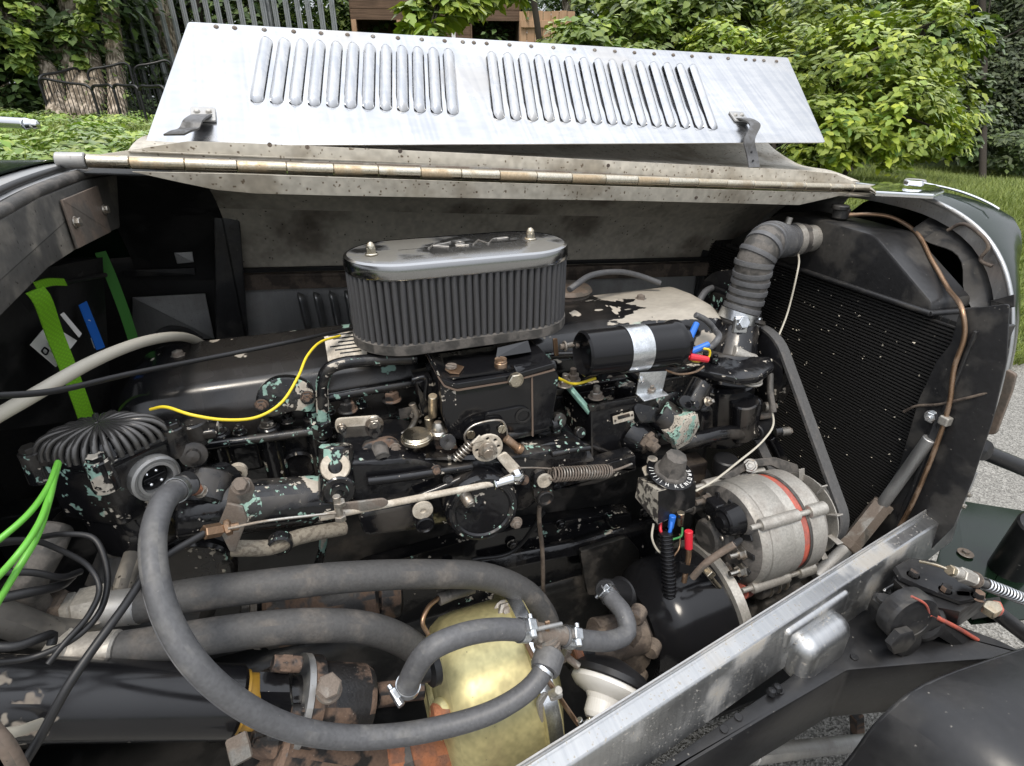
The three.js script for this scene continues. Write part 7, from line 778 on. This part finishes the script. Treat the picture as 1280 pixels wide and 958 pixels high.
{ // lever shock absorber on the chassis
  const t = thing('shock_absorber', 'black lever arm shock absorber with red primer showing on its edges', 'shock absorber');
  part('body', [hull([...[[0.7812,0.545,0.4499],[0.8377,0.545,0.4283],[0.8719,0.545,0.4366],[0.8797,0.545,0.5018],[0.8673,0.545,0.5221],[0.8166,0.545,0.5276],[0.7749,0.545,0.4973]], ...[[0.8211,0.48,0.4351],[0.8955,0.48,0.4052],[0.9351,0.48,0.4192],[0.9383,0.48,0.4855],[0.9257,0.48,0.5067],[0.8585,0.48,0.5155],[0.8196,0.48,0.4857]]]), cyl([0.8784,0.4612,0.45], [0.7797,0.515,0.495], .038, .038)], M.satinBlack, t); const lid = part('cover_plate', [hull([...[[0.7965,0.556,0.4365],[0.831,0.556,0.434],[0.8588,0.556,0.4494],[0.8718,0.556,0.5115],[0.8529,0.556,0.5242],[0.8222,0.556,0.5197],[0.7953,0.556,0.4778],[0.7846,0.556,0.457]], ...[[0.7938,0.549,0.4354],[0.8406,0.549,0.4261],[0.8749,0.549,0.4439],[0.8856,0.549,0.5095],[0.8633,0.549,0.5244],[0.8249,0.549,0.5203],[0.7939,0.549,0.4787],[0.7822,0.549,0.456]]])], M.blackPaint, t);
  for (const q of [[0.805,0.553,0.4595],[0.8225,0.553,0.4977],[0.8567,0.553,0.5227]]) part('bolt', [rod(q, UP, .003, .01), hexHead(add(q, [0, .002, 0]), UP, .0075, .01)], M.rustBlack, lid); part('paint_scar', hull([[0.8355,0.5575,0.505],[0.8521,0.5575,0.5126],[0.8455,0.5575,0.5183],[0.8301,0.5575,0.5112]]), M.redPaint, lid);
  const hb = lathe([0.7408,0.5424,0.512], [-.15, .1, 1], [[.041, -.02], [.042, 0], [.039, .005], [.028, .006], [.027, .0048], [.002, .0048], [.0, .004]], 40); const arm = part('lever_arm', [hb, hull([[0.7525,0.561,0.515], [0.7796,0.5115,0.518], [0.9783,0.3945,0.545], [0.9345,0.3916,0.552], [0.7895,0.527,0.5], [0.8222,0.4715,0.5], [1.0205,0.3527,0.53], [1.0022,0.3317,0.53]])], M.satinBlack, t, 'black lever arm with a worn red edge'); part('worn_edge', tube([[0.7671,0.5487,0.518], [0.84,0.4984,0.528], [0.9313,0.43,0.546]], .0035, { s: 8 }), M.redPaint, arm); part('worn_edge', tube([[0.7104,0.6023,0.515], [0.7493,0.5725,0.517], [0.7768,0.5281,0.518]], .0018, { s: 8 }), M.redPaint, arm);
  part('front_arm', [hull([[0.8971,0.5071,0.5], [0.9792,0.4874,0.5], [0.9942,0.4513,0.51], [0.9062,0.4729,0.51], [0.9727,0.447,0.47], [1.0617,0.4257,0.47], [1.1092,0.3625,0.47]]), cyl([0.9929,0.4466,0.5], [1.059,0.3915,0.56], .013)], M.satinBlack, t); part('yellow_cap', [slab([[0.8216,0.575,0.545], [0.8385,0.575,0.5404], [0.8529,0.575,0.5485], [0.8431,0.575,0.56], [0.8237,0.575,0.5619]], UP, .012, { round: .004 })], M.brassA, t); part('red_cap', slab([[0.8516,0.57,0.5402], [0.8617,0.57,0.5469], [0.8488,0.57,0.5604], [0.8362,0.57,0.5589]], UP, .01, { round: .004 }), M.redPaint, t);
  part('hex_bolt', [hexHead([0.7137,0.5216,0.518], [-.1, .1, 1], .022, .012), rod([0.7539,0.4871,0.5], [-.1, .1, 1], .02, .022)], M.satinBlack, t); part('mount_bolt', [rod([0.7597,0.49,0.4653], UP, .03, .021), hexHead([0.7445,0.52,0.468], UP, .017, .014), rod([0.7366,0.535,0.4695], UP, .008, .009)], M.satinBlack, t);
  const b = thing('valance_strap', 'grey leather strap with a steel buckle through the valance', 'strap'); part('strap_loop', [...tube([[0.818,0.4885,0.4], [0.8019,0.4756,0.415], [0.815,0.4585,0.425], [0.8247,0.4733,0.43], [0.8421,0.4899,0.425], [0.8595,0.4838,0.41]], .007, { s: 10 })], M.leather, b); part('strap_end', sheet((u, v) => lerp3(lerp3([0.8047,0.4599,0.41], [0.8097,0.5098,0.4], u), lerp3([0.8143,0.4678,0.43], [0.8445,0.4989,0.42], u), v), 4, 8, .005), M.leather, b);
  const F = [[0.7869,0.5103,0.44], [0.8064,0.4736,0.445], [0.8381,0.4769,0.44], [0.8184,0.5083,0.435]]; part('buckle', F.flatMap((p, i) => tube([p, lerp3(p, F[(i + 1) % 4], .5), F[(i + 1) % 4]], .0026, { s: 8, n: 6 })), M.zinc, b); part('buckle_pin', cyl(lerp3(F[0], F[3], .5), lerp3(F[1], F[2], .5), .0018), M.zinc, b);
  const s = thing('spring_cable', 'cable with a bright coil spring running to the front right', 'cable'), s0 = V([0.8341,0.5875,0.5]), s1 = V([1.0017,0.5013,0.54]), ax = s1.clone().sub(s0), m = basis(s0, ax); const P = []; for (let i = 0; i <= 180; i++) { const a = i / 10 * 6.2832; P.push(new THREE.Vector3(Math.cos(a) * .0085, ax.length() * (.28 + .72 * i / 180), Math.sin(a) * .0085).applyMatrix4(m)); }
  part('core', cyl(s0.toArray(), s1.toArray(), .0062), M.rubberDusty, s); part('spring', new THREE.TubeGeometry(new THREE.CatmullRomCurve3(P), 380, .0016, 6), M.zinc, s); part('end_fitting', [rod(s0.toArray(), ax, .026, .0115, .0115, 6), rod(along(s0, ax, -.016), ax, .016, .0085), rod(along(s0, ax, .026), ax, .014, .0105)], M.castAlloy, s); part('rusty_ring', rod(along(s0, ax, .028), ax, .008, .0125), M.rust, s); part('brass_nut', rod(along(s0, ax, -.024), ax, .01, .008, .008, 6), M.brassA, s); part('thin_pipe', tube([along(s0, ax, -.02), [0.8116,0.5937,0.48], [0.8051,0.5853,0.46]], .0025, { s: 8 }), M.brassA, s); }

renderer.render(scene, camera);
